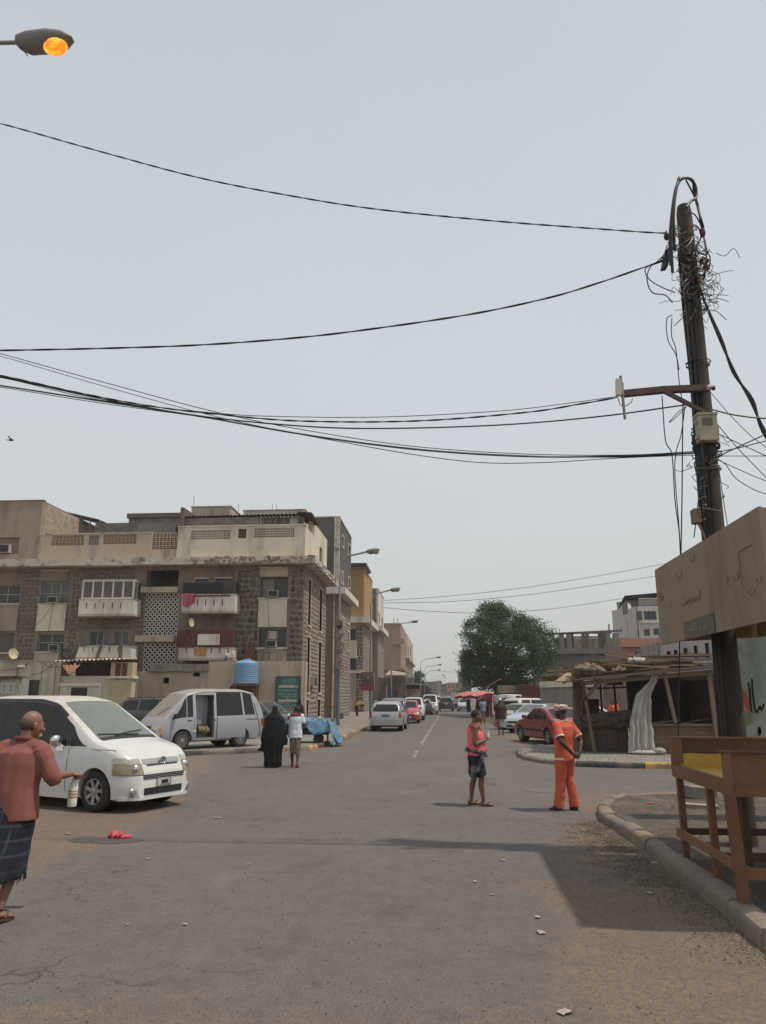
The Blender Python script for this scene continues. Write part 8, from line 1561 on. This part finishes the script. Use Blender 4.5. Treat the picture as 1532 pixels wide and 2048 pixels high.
# ------------------------------------------------------------------ handcart under the blue tarpaulin
def cart():
    cx, cy, G = -5.05, 29.9, .125; T = thing('handcart', 'dark handcart with crates under the blue tarpaulin at the pavement edge', 'cart', (cx, cy, G), radians(8)); D = M['black']
    mk('deck', MB().box(-.85, .75, -.5, .5, .42, .5), M['stall_dark'], T)
    for k in range(4): mk('crate', MB().wall('y', -.46, .02, -.8+.4*k, -.44+.4*k, .51, .85, [(-.76+.4*k, -.48+.4*k, .6+.09*j, .65+.09*j) for j in range(2)]).box(-.8+.4*k, -.44+.4*k, -.42, .4, .51, .84), M['cratem'] if k % 2 else D, T)
    for sy in (-.42, .42): o = mk('wheel', MB().lathe([(.17, -.03), (.2, -.03), (.2, .03), (.17, .03)], 20, 'y', (.35, sy, .2)).lathe([(.04, -.02), (.04, .02), (.17, .01), (.17, -.01), (.04, -.02)], 20, 'y', (.35, sy, .2)), M['tyre'], T)
    for sx in (-.8, .7):
        for sy in (-.46, .46): mk('leg', MB().box(sx-.03, sx+.03, sy-.03, sy+.03, 0, .42), M['stall_dark'], T); mk('upright', MB().box(sx-.02, sx+.02, sy-.02, sy+.02, .5, 1.12 if sx > 0 else 1.38), M['rust'], T)
    T.scale = (1, 1, .72)
    tag(mk('plastic_jug', MB().lathe([(0, 0), (.09, 0), (.095, .05), (.09, .2), (.04, .26), (.04, .29), (0, .29)], 14), M['frame_w'], None, 50), 'small white jug standing beneath the blue draped handcart', 'jug').location = (-5.75, 29.2, .125)
    def top(x, y):     # drape height over the cart
        h = 1.15+.30*sstep(.1, -.9, x)+.14*noise.noise(V((x*3, y*3, 0)))+.09*noise.noise(V((x*8, y*8, 4)))+.03*noise.noise(V((x*22, y*22, 4)))
        return h
    def fn(u, v):
        x = -1.05+2.35*u; y = -.66+1.28*v; z = top(max(-.85, min(.8, x)), y)
        if x > .72: z -= (x-.72)*1.9*(1+.15*sin(9*v*2+3))
        if y < -.46: z -= (-.46-y)*3.0+.12*sin(13*u)*(-.46-y)*5
        if x < -.85: z -= (-.85-x)*2.2
        return (x, y+.03*sin(20*u), max(z, .03))
    mb = MB().grid(fn, 60, 30)
    def skirt_(u, v):  # the long gathered fall on the road side
        x = .74+.26*u+.30*v*(.6+.4*u)+.035*sin(26*u)*v; y = -.60+.75*u-.45*v*(1-u)+.05*sin(26*u+1)*v; z = 1.08-.06*u-1.05*v-.0*u; return (x, y, max(z-.12*v*(1-u), -.11 if v > .9 else -.1))
    mb.grid(skirt_, 60, 18)
    mb.grid(lambda u, v: (-.95+.95*u+.04*sin(8*v), -.60-.03*sin(15*u), 1.22-.12*u-.52*v*sin(pi*(.1+.85*u))), 30, 12)
    o = tag(mk('blue_tarpaulin', mb, M['bluetarp'], None, 60), 'crumpled blue tarpaulin draped over the handcart and trailing over the kerb', 'tarpaulin'); o.location = (cx, cy, G); o.rotation_euler = (0, 0, radians(8)); o.scale = (1, 1, .73)
    md = o.modifiers.new('t', 'SOLIDIFY'); md.thickness = .008
M['bluetarp'] = mat('blue_tarpaulin_cloth', (.075, .18, .27), .7, .3, 5, bump=.5, bscale=16, stain=(.20, .30, .36), sfac=.6, sscale=4, stretch=(1, 1, 1)); M['cratem'] = flat('dark_crate', (.03, .035, .04), .7)
cart()
# ------------------------------------------------------------------ vehicles
M['white_car'] = paint('white_car_paint', (.62, .62, .61), .95); M['white_car2'] = paint('white_car_paint_b', (.55, .56, .58), .4); M['silver'] = paint('silver_car_paint', (.36, .36, .35), .5, .3, .3); M['grey_van'] = paint('faded_silver_paint', (.29, .305, .335), .95, .38, .1, (.33, .265, .19), .75); M['glass_old'] = glassm('dust_caked_glass', (.12, .11, .09), .95, .4)
M['dark_suv'] = paint('dark_grey_paint', (.045, .05, .056), .35); M['navy'] = paint('navy_paint', (.02, .04, .13), .4); M['red_car'] = paint('red_car_paint', (.20, .018, .020), .35, .25); M['red2'] = paint('bright_red_paint', (.42, .04, .05), .5); M['beige_car'] = paint('beige_car_paint', (.38, .34, .26), .5, .3, .2); M['pale_blue_car'] = paint('pale_blue_car_paint', (.42, .48, .54), .5, .3, .2); M['cream_car'] = paint('pale_car_paint', (.48, .48, .44), .45)
def hvec(deg): a = radians(deg); return V((cos(a), sin(a), 0)), V((-sin(a), cos(a), 0))
# the white people carrier, near left
VAN = dict(L=4.58, W=1.72, zl=.17, rw=.325, wx=(1.54, -1.30), nose=.33, tumble=.20, top=[(-2.29, 1.2), (-2.27, 1.5), (-2.1, 1.80), (-1.6, 1.87), (-.2, 1.87), (.28, 1.79), (1.42, 1.13), (1.9, 1.02), (2.12, .90), (2.24, .74), (2.29, .62)],
    belt=[(-2.29, 1.02), (0, 1.0), (1.3, 1.02), (2.29, .86)], side=[(-2.1, -1.1, -2.0, -1.1), (-1.03, -.08, -1.03, -.06), (.0, .78, .02, .60), (.86, 1.27, .70, .84)], wind=(.30, 1.38, .97, .93), rearend=(-.6, .6, 1.1, 1.6), style='six', glass=M['glass_green'], sglass=M['glass'],
    handles=(-.98,), hz=.93, seams=(-1.06, .84), lamp=(.62, .90), grille=(.80, .86, .50), rlamp=(.8, 1.2, .14), mirror=(.62, 1.04), mm=M['white_car'], pz=.46, arch=.05)
h, n = hvec(-24); w0 = V((-5.80, 12.95, 0)); c = w0-h*1.54+n*.80
T, b = car('people_carrier', 'white people carrier facing right beside the man with the bottle', 'minivan', (c.x, c.y, 0), radians(-24), VAN, M['white_car'])
hl = M['lens']; amber = mat('yellowed_lamp', (.25, .205, .115), .10, .35, 7, spec=.9)
for o in list(kids(T)):
    if o.name.split('.')[0] in ('headlight', 'grille', 'bumper_intake', 'number_plate') and o.matrix_basis.translation.length < 9: bpy.data.objects.remove(o)
for sd in (1, -1):
    f = mk('headlight', b.end(1, sd*.84, sd*.47, .60, .775, .012, 12, 4), amber, T, 30); mk('lamp_reflector', MB().lathe([(.075, .0), (.06, .02), (.0, .03)], 16, 'x', (b.fx(.60, .68)+.006, sd*.58, .69)), M['chrome'], f, 50)
    mk('headlight', b.side(sd, 1.93, 2.2, .60, .775, 1.93, 2.17, .012, 10, 4), amber, T, 30); mk('upper_lamp', b.end(1, sd*.84, sd*.49, .785, .87, .013, 12, 3, -.03), M['lens'], T, 30); mk('upper_lamp', b.side(sd, 1.93, 2.15, .785, .87, 1.9, 2.08, .013, 8, 3), M['lens'], T, 30)
    mk('fog_lamp', MB().lathe([(.0, .03), (.045, .025), (.055, 0), (.075, -.01)], 18, 'x', (b.fx(.62, .33)+.005, sd*.64, .33)), M['rim'], T, 50)
for z0, z1, m, cv, k in ((.775, .845, 'grille_net', -.03, .43), (.735, .755, 'black', -.03, .36), (.76, .772, 'chrome', -.03, .40), (.525, .540, 'black', 0, .47), (.552, .566, 'black', 0, .48), (.578, .592, 'black', 0, .48), (.27, .38, 'black', 0, .44)):
    mk({'chrome': 'grille_bar', 'black': 'intake_slot', 'grille_net': 'grille'}[m], b.end(1, -k, k, z0, z1, .012, 16, 2, cv), M['chrome'] if m == 'chrome' else M['black'] if m == 'black' else M['grille_net'] if 'grille_net' in M else M['silver'], T, 30)
e = MB().tube([(b.fx(0, .80)+.035, .075*cos(a), .80+.062*sin(a)) for a in [2*pi*i/20 for i in range(21)]], .010, 8).tube([(b.fx(0, .80)+.035, .045*sin(a)*.6-.0, .80+.045*cos(a)) for a in [pi*i/8 for i in range(9)]], .009, 6).beam((b.fx(0, .8)+.035, -.045, .80), (b.fx(0, .8)+.035, .045, .80), .012); mk('badge', e, M['chrome'], T, 60); mk('badge_back', MB().lathe([(.075, 0), (.07, .012), (0, .014)], 20, 'x', (b.fx(0, .8)+.012, 0, .80)), M['silver'], T, 50)
mk('plate_bracket', MB().box(b.fx(0, .45)+.01, b.fx(0, .45)+.03, -.12, .12, .42, .50).box(b.fx(0, .45)+.0, b.fx(0, .45)+.045, -.17, -.13, .40, .52).box(b.fx(0, .45)+.0, b.fx(0, .45)+.045, .13, .17, .40, .52), M['frame_w'], T); mk('plate_gap', MB().box(b.fx(0, .45)+.031, b.fx(0, .45)+.034, -.08, .08, .43, .49), M['black'], T)
mk('bumper_lip', b.end(1, -.80, .80, .20, .245, .035, 20, 2), M['white_car'], T, 30); mk('bumper_shut_line', b.end(1, -.8, .8, .590, .596, .006, 24, 1), M['black'], T); mk('bonnet_shut_line', b.side(-1, 1.40, 1.93, .995, 1.0, 1.40, 1.93, .004, 10, 1), M['black'], T)
mk('wiper', MB().tube([(1.36, -.3, b.z(1.36, .3)+.03), (1.30, .05, b.z(1.30, .05)+.035), (1.24, .42, b.z(1.24, .42)+.03)], .010, 6).tube([(1.36, .25, b.z(1.36, .25)+.03), (1.28, -.62, b.z(1.28, .62)+.03)], .010, 6), M['black'], T); mk('cowl', b.topp(1.34, 1.44, .93, .9, .006, 10, 2), M['black'], T, 40)
for sd in (-1,):
    q = b.side(sd, -2.1, .6, lambda x: b.sec(x)[7][1]+.0, lambda x: b.sec(x)[7][1]+.045, o=.03, nu=20, nv=2); mk('window_visor', q, M['black'], T, 40)
    mm = b.y(.62, 1.04); g = MB().ell((.66, -mm-.14, 1.13), (.07, .13, .10), 16, 10); mk('mirror_cap', g, M['chrome'], T, 60); mk('mirror_foot', MB().beam((.66, -mm-.02, 1.0), (.66, -mm-.16, 1.02), .07, .10), M['white_car'], T)
    mk('mudflap', MB().box(1.11, 1.14, -b.w+.02, -b.w+.22, .06, .30), M['black'], T)
    # folded white paper sun screen inside the windscreen would read here as a pale reflection
mk('side_sill', b.side(-1, -1.0, 1.05, .185, .24, o=.02, nu=16, nv=1), M['white_car'], T, 30)
for x0_, x1_ in ((-1.1, -1.03), (-.08, .02), (.60, .74)): mk('window_pillar', b.side(-1, x0_-.02 if x0_ < .5 else .79, x1_+.01 if x0_ < .5 else .85, lambda x: sm(b.belt, x)+.025, lambda x: b.sec(x)[7][1]-.015, x0_-.0 if x0_ < .5 else .60, x1_ if x0_ < .5 else .70, .003, 2, 4), M['black'], T)
# the old grey van on the pavement with its sliding door open
OLD = dict(L=4.25, W=1.64, zl=.24, rw=.30, wx=(1.18, -1.12), nose=.10, tumble=.17, top=[(-2.12, 1.0), (-2.1, 1.3), (-1.72, 1.86), (-1.2, 1.97), (.4, 1.97), (1.0, 1.84), (1.85, 1.02), (2.03, .86), (2.12, .70)],
    belt=[(-2.12, 1.08), (1.2, 1.02), (2.12, .88)], side=[(-1.72, -1.28, -1.56, -1.2), (-1.2, -.12, -1.12, -.12), (.80, 1.62, .80, 1.10)], wind=(1.04, 1.80, .95, .92), rearend=(-.55, .55, 1.15, 1.6), style='turbine', glass=M['glass_old'], sglass=M['glass'], rglass=M['glass_dusty'],
    handles=(-.05, .86), hz=.93, hm=M['black'], seams=(.74, -.12, 1.62), lamp=(.66, .80), grille=(.60, .78, .42), rlamp=(.7, .95, .12), mirror=(1.5, 1.05), mm=M['black'], cuts=[(-.02, .68, .35, 1.2, .36, 1.78)], arch=.07, pz=.4)
h, n = hvec(-131.5); fw = gr(360, 1500, .125); c = fw-h*1.18-n*.70; c.z = .125
T, b = car('old_van', 'dusty old grey van with its side door open, parked up on the pavement', 'van', c, radians(-131.5), OLD, M['grey_van'])
mk('door_opening', MB().box(0, .66, .20, .34, .40, 1.76), M['dark'], T); mk('door_lining', MB().box(-.018, -.005, .35, .70, .37, 1.77).box(.665, .678, .35, .70, .37, 1.77).box(-.004, .664, .35, .70, 1.765, 1.778).box(-.004, .664, .35, .72, .362, .375), M['greyup'], T); [mk('side_moulding', b.side(1, x0_, x1_, .56, .62, o=.014, nu=4, nv=1), M['frame_w'], T) for x0_, x1_ in ((-.70, -.12), (.70, .82))]; mk('window_divider', b.side(1, 1.02, 1.05, 1.05, 1.68, o=.006, nu=1, nv=4), M['frame'], T)
mk('seat', MB().obox((.33, .40, .72), (.60, .22, .16)), M['sack_dark'], T); tag(link('bundle', remesh(MB().ell((0, 0, 0), (.26, .12, .12), 12, 8), 'bundle', M['sack'], .02, 0, folds(.06, 12, 14))), 'crumpled bundle lying in the open doorway of the old van', 'bundle').location = T.matrix_basis@V((.33, .58, .62))
mk('roof_gutter', b.side(1, -1.7, 1.0, lambda x: b.sec(x)[7][1]+.005, lambda x: b.sec(x)[7][1]+.02, o=.02, nu=20, nv=1), M['frame'], T); mk('tailgate_line', b.side(1, -1.98, -1.95, .5, 1.5, -1.70, -1.67, .006, 1, 8), M['black'], T); mk('sliding_rail', b.side(1, -1.85, -.15, .93, .95, o=.008, nu=10, nv=1), M['black'], T)
mk('front_bumper', b.end(1, -.80, .80, .34, .52, .05, 12, 2), M['greyup2'], T, 30); mk('indicator', b.side(1, 1.95, 2.08, .64, .72, o=.01, nu=2, nv=1), M['orange_lens'], T); mk('rear_bumper', b.end(-1, -.8, .8, .34, .5, .05, 12, 2), M['greyup2'], T, 30)
mk('sliding_door', b.side(1, -1.28, -.13, .34, 1.02, o=.028, nu=10, nv=5), M['grey_van'], T, 30)
mk('wiper', MB().tube([(1.78, .1, b.z(1.78, .1)+.02), (1.5, .45, b.z(1.5, .45)+.02)], .008, 5), M['black'], T)
# silver estate, rear towards us
S2 = dict(SUV); S2['rearend'] = (-.68, .68, 1.13, 1.55); S2['pm'] = M['plate_blue']; S2['rlamp'] = (.80, 1.17, .17)
x = at(774, 1463, 41.6).x; T, b = car('silver_estate', 'silver estate car with a blue plate parked at the kerb, its rear towards the viewer', 'car', (x, 43.6, 0), radians(88), S2, M['silver']); T.scale = (1, 1, .91)
mk('roof_rail', MB().tube([(-1.7, .68, 1.72), (.3, .70, 1.75)], .02, 6).tube([(-1.7, -.68, 1.72), (.3, -.70, 1.75)], .02, 6), M['chrome'], T); mk('rear_wiper', MB().beam((-2.12, 0, 1.16), (-2.07, .35, 1.22), .02), M['black'], T); mk('chrome_strip', b.end(-1, -.3, .3, 1.02, 1.05, .02), M['chrome'], T)
x = at(792, 1450, 49).x; car('blue_car', 'tall navy blue car parked just ahead of the silver estate', 'car', (x-.15, 49.8, 0), radians(90), {**SUV, 'rw': .33}, M['navy'])
x = at(820, 1447, 52.5).x; car('red_hatchback', 'small bright red car facing down the street behind the blue one', 'car', (x-.2, 55.2, 0), radians(-88), HATCH, M['red2'])
x = at(832, 1440, 58).x; car('white_car', 'white car mostly hidden behind the small red one', 'car', (x-.3, 61.5, 0), radians(-90), {**SUV, 'rw': .32}, M['white_car2'])
x = at(846, 1430, 73).x; car('dark_pickup', 'black car seen from behind with a man in white at its side', 'car', (x, 77.5, 0), radians(90), {**HATCH, 'W': 1.75, 'rw': .34}, M['dark_suv'])
x = at(860, 1428, 80).x; T, b = car('white_minibus', 'white minibus facing down the street beyond the black car', 'minibus', (x, 83, 0), radians(-90), MINIBUS, M['white_car2'])
x = at(893, 1422, 92).x; T, b = car('dark_saloon', 'dark grey car driving away along the middle of the road', 'car', (x, 95, 0), radians(90), {**SUV, 'rw': .33}, M['dark_suv'])
far = (('white four wheel drive far down the left kerb', 873, 118, -90, SUV, 'white_car2'), ('pale minibus far down the road behind the driving dark car', 884, 128, -90, MINIBUS, 'cream_car'), ('dark green car ahead of the driving one, partly behind it', 902, 122, 90, SUV, 'dark_suv'), ('white car in the distance between the two rows', 869, 150, -90, HATCH, 'white_car'), ('small silver car at the far end of the traffic', 879, 160, 90, SEDAN, 'silver'), ('blue car parked by the red umbrellas', 929, 95, -95, HATCH, 'pale_blue_car'), ('minibus standing at the far left kerb past the shop signs', 862, 135, -90, MINIBUS, 'white_car'))
for lb, px, Y, hd, P_, m_ in far: x = at(px, 1400, Y).x; car('distant_car', lb, 'car' if P_ is not MINIBUS else 'minibus', (x, Y, 0), radians(hd), P_, M[m_])
# white box truck
x = at(914, 1410, 108).x; T = thing('box_truck', 'white box truck seen from behind at the right edge of the road', 'truck', (x, 108, 0), world=True)
mk('cargo_box', MB().box(x-.75, x+.75, 108, 111, .7, 2.25), M['whiteb'], T); mk('cab', MB().prism([(x-.7, 111.05), (x+.7, 111.05), (x+.68, 112.6), (x-.68, 112.6)], .5, 1.9), M['white_car2'], T); mk('chassis', MB().box(x-.6, x+.6, 108, 112, .45, .69), M['black'], T)
for sx in (-.62, .62):
    for yy in (108.6, 111.8): mk('wheel', MB().lathe([(0, -.1), (.32, -.1), (.34, 0), (.32, .1), (0, .1)], 18, 'x', (x+sx, yy, .34)), M['tyre'], T, 40)
mk('door_line', MB().box(x-.01, x+.01, 107.985, 107.999, .75, 2.2), M['greyup2'], T)
# right hand parking bay
x = at(1040, 1440, 56).x; car('white_minivan', 'white high roofed minivan at the back of the right parking bay', 'minivan', (x, 57, 0), radians(62), {**MINIBUS, 'style': 'five'}, M['white_car2'])
x = at(1072, 1440, 50).x; car('white_station_wagon', 'white long roofed wagon with dark side glass between the minivan and the beige saloon', 'car', (x, 50.5, 0), radians(38), {**SUV, 'top': [(-2.2, .9), (-2.16, 1.2), (-2.05, 1.62), (-1.7, 1.70), (-.1, 1.70), (.3, 1.64), (1.2, 1.08), (1.8, .98), (2.12, .85), (2.2, .7)]}, M['white_car'])
x = at(1052, 1440, 45.5).x; car('beige_saloon', 'beige saloon with red tail lamps at the road end of the parking bay', 'car', (x, 46, 0), radians(48), {**SEDAN, 'style': 'turbine'}, M['beige_car'])
x = at(1078, 1440, 41.5).x; car('pale_blue_saloon', 'pale blue saloon parked beside the beige one with its bonnet to the road', 'car', (x, 42, 0), radians(232), {**SEDAN, 'glass': M['glass_dusty']}, M['pale_blue_car'])
x = at(1165, 1440, 38).x; car('cream_saloon', 'pale saloon standing behind the red taxi', 'car', (x, 38.3, 0), radians(174), {**SEDAN, 'L': 4.3}, M['cream_car'])
h, n = hvec(107); fw = V((3.42, 33.3, 0)); c = fw-h*1.36-n*.78
T, b = car('red_taxi', 'dark red saloon taxi with a small roof sign parked behind the corner island', 'taxi', (c.x, c.y, 0), radians(107), {**SEDAN, 'mould': (.5, .58), 'style': 'five'}, M['red_car'])
sg = mk('roof_sign', MB().box(-.12, .0, -.22, .22, 1.455, 1.56), flat('taxi_sign', (.62, .60, .55), .5), T); text('roof_sign_lettering', 'TAXI', .12, (-.124, 0, 1.505), (0, -1, 0), (0, 0, 1), M['red_lens'], T, .002, width=.36); mk('aerial', MB().tube([(-.9, 0, 1.4), (-1.0, 0, 1.62)], .01, 5), M['black'], T)
# left side: black SUV, a roof behind, dark car nose behind the women
x = at(262, 1440, 36.9).x; T, b = car('black_suv', 'dark grey estate with roof rails parked before the porch, behind the old van', 'car', (x+1.28, 37.9, .06), 0, SUV, M['dark_suv']); mk('roof_rail', MB().tube([(-1.7, .68, 1.70), (.3, .70, 1.74)], .02, 6).tube([(-1.7, -.68, 1.70), (.3, -.70, 1.74)], .02, 6), M['black'], T)
x = at(172, 1405, 34).x; car('white_saloon', 'white saloon of which only the roof shows over the people carrier', 'car', (x, 34.0, 0), radians(5), {**SEDAN, 'glass': M['glass']}, M['white_car2'])
x = at(545, 1440, 36).x; car('dark_hatchback', 'small dark car with pale bonnet between the old van and the notice board', 'car', (x-.6, 36.5, .12), radians(-28), HATCH, M['dark_suv'])
people()
# ------------------------------------------------------------------ litter and loose matter on the ground
def litter():
    rng = random.Random(21); paper = mat('paper_scrap', (.33, .295, .25), .9, .15, 6); red = mat('thin_red_plastic', (.55, .06, .085), .35, .2, 8)
    spots = [(435, 1636, .16, 'torn paper scraps lying left of the lane near the white carrier'), (1300, 1787, .11, 'white paper card in the shade of the sign box'), (1082, 1866, .12, 'crumpled paper on the dusty edge, nearer of two'), (1075, 1835, .09, 'small paper scrap on the dusty edge, farther of two'), (1130, 2026, .13, 'crumpled paper at the very bottom on the gravel'), (1005, 1721, .09, 'paper scrap at the line between tarmac and dust'), (498, 1729, .05, 'tiny white scrap alone on the tarmac left of centre'), (950, 1764, .07, 'white flat scrap on the tarmac edge'), (135, 1668, .12, 'dark edged scrap behind the walking man near the wet patch'), (296, 1718, .07, 'flat grey scrap right of the red bag'), (370, 1850, .06, 'thin white scrap on the tarmac, lower left'), (255, 1850, .05, 'small pale flake left of the thin scrap'), (1515, 1880, .10, 'bits of paper at the foot of the near kerb'), (1308, 1727, .08, 'yellowish scrap on the dark soil by the table'), (1300, 1606, .16, 'pink and white wrapper on the far edge of the island'), (870, 1720, .05, 'tiny scrap in the pole shadow'), (985, 1790, .05, 'small white speck on the dusty boundary'), (300, 1560, .10, 'pale scrap in front of the white carrier')]
    for i, (px, py, s, lb) in enumerate(spots):
        z = .128 if px > 1290 and py < 1770 and px != 1300 or (px, py) == (1300, 1606) else .004
        if (px, py) == (1300, 1787): z = .004
        p = gr(px, py, z); mb = MB(); sx, sy = s, s*.7; a = rng.uniform(0, 3)
        def fn(u, v): q = V(((u-.5)*2*sx*.34, (v-.5)*2*sy*.34, 0)); q = V((q.x*cos(a)-q.y*sin(a), q.x*sin(a)+q.y*cos(a), 0.006+.018*abs(noise.noise(V((u*3+i, v*3, i)))))); return p+q
        mb.grid(fn, 5, 4); k = len(mb.v); mb.v += [(x, y, zz-.002) for x, y, zz in mb.v]; mb.f += [tuple(j+k for j in f)[::-1] for f in mb.f]; tag(mk('paper_scrap', mb, paper if px != 1300 or py != 1606 else red, None), lb, 'litter')
    p = gr(232, 1676, 0); mb = MB().ell((0, 0, .035), (.11, .07, .045), 14, 9).ell((.09, .0, .015), (.10, .06, .02), 12, 8); o = tag(link('plastic_bag', remesh(mb, 'plastic_bag', red, .008, 0, folds(.035, 30, 34))), 'crumpled red plastic bag on the damp patch', 'bag'); o.location = p
    wet = mat('damp_dirt', (.075, .058, .045), .55, .2, 6); c = gr(212, 1680, .003); mb = MB(); n_ = 40; mb.v = [(c.x, c.y, .005)]+[(c.x+(.52+.10*noise.noise(V((cos(2*pi*i/n_)*1.5, sin(2*pi*i/n_)*1.5, 3))))*cos(2*pi*i/n_), c.y+(.24+.07*noise.noise(V((cos(2*pi*i/n_)*2, sin(2*pi*i/n_)*2, 7))))*sin(2*pi*i/n_), .005) for i in range(n_)]; mb.f = [(0, i+1, (i+1) % n_+1) for i in range(n_)]; o = mk('damp_patch', mb, wet); o['kind'] = 'structure'
    # manhole
    c = gr(1090, 1580, .004); T = thing('manhole_cover', 'round worn manhole cover in the roadway beyond the orange worker', 'manhole cover', (c.x, c.y, 0)); mk('frame_ring', MB().lathe([(.34, .003), (.34, .012), (.44, .012), (.46, .002)], 36), M['greyup2'], T); mk('cover', MB().lathe([(.335, .002), (.335, .010), (0, .012)], 36), M['greyup2'], T)
    # block and slab near the pole
    p = gr(1400, 1615, .125); tag(mk('broken_slab', MB().obox((p.x, p.y, .15), (.55, .22, .05), (0, .04, -.15)), M['mortar']), 'broken grey slab lying on the island soil behind the table legs', 'slab'); p = gr(1400, 1600, .125); tag(mk('rubble_block', MB().obox((p.x+.1, p.y+.3, .22), (.50, .3, .19), (.05, .08, .3)), M['concrete']), 'weathered concrete block lying on the island edge', 'block')
    # rubble by the base of the grey building
    for i, lb in enumerate(('rubble stone nearest the first lamp post', 'rubble stone against the wall by the first lamp post', 'small rubble stone between the wall and the first lamp post')): tag(mk('rubble_stone', MB().obox((-7.7+.35*i, 50+.6*i, .24), (.4, .35, .26), (.1, .2, i)), M['concrete']), lb, 'stone')
    tag(mk('wooden_box', MB().obox((-7.8, 59.5, .33), (.7, .8, .4), (0, 0, .1)), M['stall_wood']), 'pale low box by the wall under the grey building', 'box')
    # gravel and leaf litter
    def scatter(name, label, n, f, sz, m, lo=.0):
        mb = MB(); k = 0
        while k < n:
            q = f()
            if q is None: continue
            k += 1; x, y, z = q; s = sz*rng.uniform(.4, 1.5); a = rng.uniform(0, 6.3); vs = [(x+s*cos(a+t*2.094)*rng.uniform(.7, 1.2), y+s*sin(a+t*2.094)*rng.uniform(.7, 1.2), z) for t in range(3)]+[(x, y, z+s*rng.uniform(.3, .9))]; mb.add(vs, [(0, 1, 3), (1, 2, 3), (2, 0, 3)])
        o = mk(name, mb, m, None, kind='stuff'); tag(o, label, 'gravel' if 'gravel' in name else 'litter')
    def dusty():
        x, y = rng.uniform(-6, 2.6), rng.uniform(4.9, 13); d = dirtf(x, y); return (x, y, 0) if rng.random() < d*d else None
    scatter('gravel', 'fine loose gravel on the dusty parts of the roadway', 14000, dusty, .0065, mat('gravel_grain', (.16, .12, .09), .95, .5, 40))
    scatter('gravel', 'coarse gravel strewn along the bottom edge of the road', 2600, lambda: (rng.uniform(-3.2, 2.5), 4.95+abs(rng.gauss(0, .28)), 0), .009, mat('coarse_grain', (.17, .14, .12), .95, .5, 40))
    scatter('gravel', 'dark grit scattered thinly over the tarmac', 2500, lambda: (rng.uniform(-5, 2.4), 4.5+11*rng.random()**1.6, 0), .008, mat('dark_grit', (.055, .048, .045), .95, .4, 40))
    lt = mat('dry_litter', (.11, .08, .055), .95, .6, 60, stain=(.4, .36, .3), sfac=.8, sscale=50, stretch=(1, 1, 1))
    scatter('dry_litter', 'dry leaf litter and rubbish drifted against the near kerb', 5000, lambda: (2.48-abs(rng.gauss(0, .26)), rng.uniform(6.2, 12.8), 0), .013, lt); scatter('dry_litter', 'leaves and rubbish over the soil of the island', 2500, lambda: (rng.uniform(2.7, 5.5), rng.uniform(7, 15), .127), .014, lt)
    scatter('dry_litter', 'rubbish and dust around the foot of the stall', 1500, lambda: (rng.uniform(2.9, 9), rng.uniform(21.8, 29), .12), .02, lt)
    scatter('dry_litter', 'dust and rubbish along the left kerb', 1500, lambda: (lambda t: (-4.35+.25*abs(rng.gauss(0, 1)), 28+t*20, 0))(rng.random()), .02, lt)
    tw = MB()
    for k in range(420): x, y = 2.38-abs(rng.gauss(0, .35)), rng.uniform(8.5, 12.4); a = rng.uniform(0, 3.1); l = rng.uniform(.03, .13); tw.beam((x-cos(a)*l, y-sin(a)*l, .006), (x+cos(a)*l, y+sin(a)*l, .012+rng.uniform(0, .02)), .003)
    tag(mk('twigs', tw, lt, None, kind='stuff'), 'dry twigs lying in the gutter by the near kerb', 'twigs')
litter()
# ------------------------------------------------------------------ dusty air
hz, nt, b = _new('haze'); nt.nodes.remove(b); pv = nt.nodes.new('ShaderNodeVolumePrincipled'); pv.inputs['Color'].default_value = (.97, .97, .96, 1); pv.inputs['Density'].default_value = .0006; pv.inputs['Anisotropy'].default_value = .3
nt.links.new(pv.outputs[0], nt.nodes['Material Output'].inputs['Volume']); o = mk('haze', MB().box(-750, 750, -45, 1300, -1.2, 24), hz); o['kind'] = 'stuff'; o['label'] = 'thin dusty air over the street'; o['category'] = 'haze'
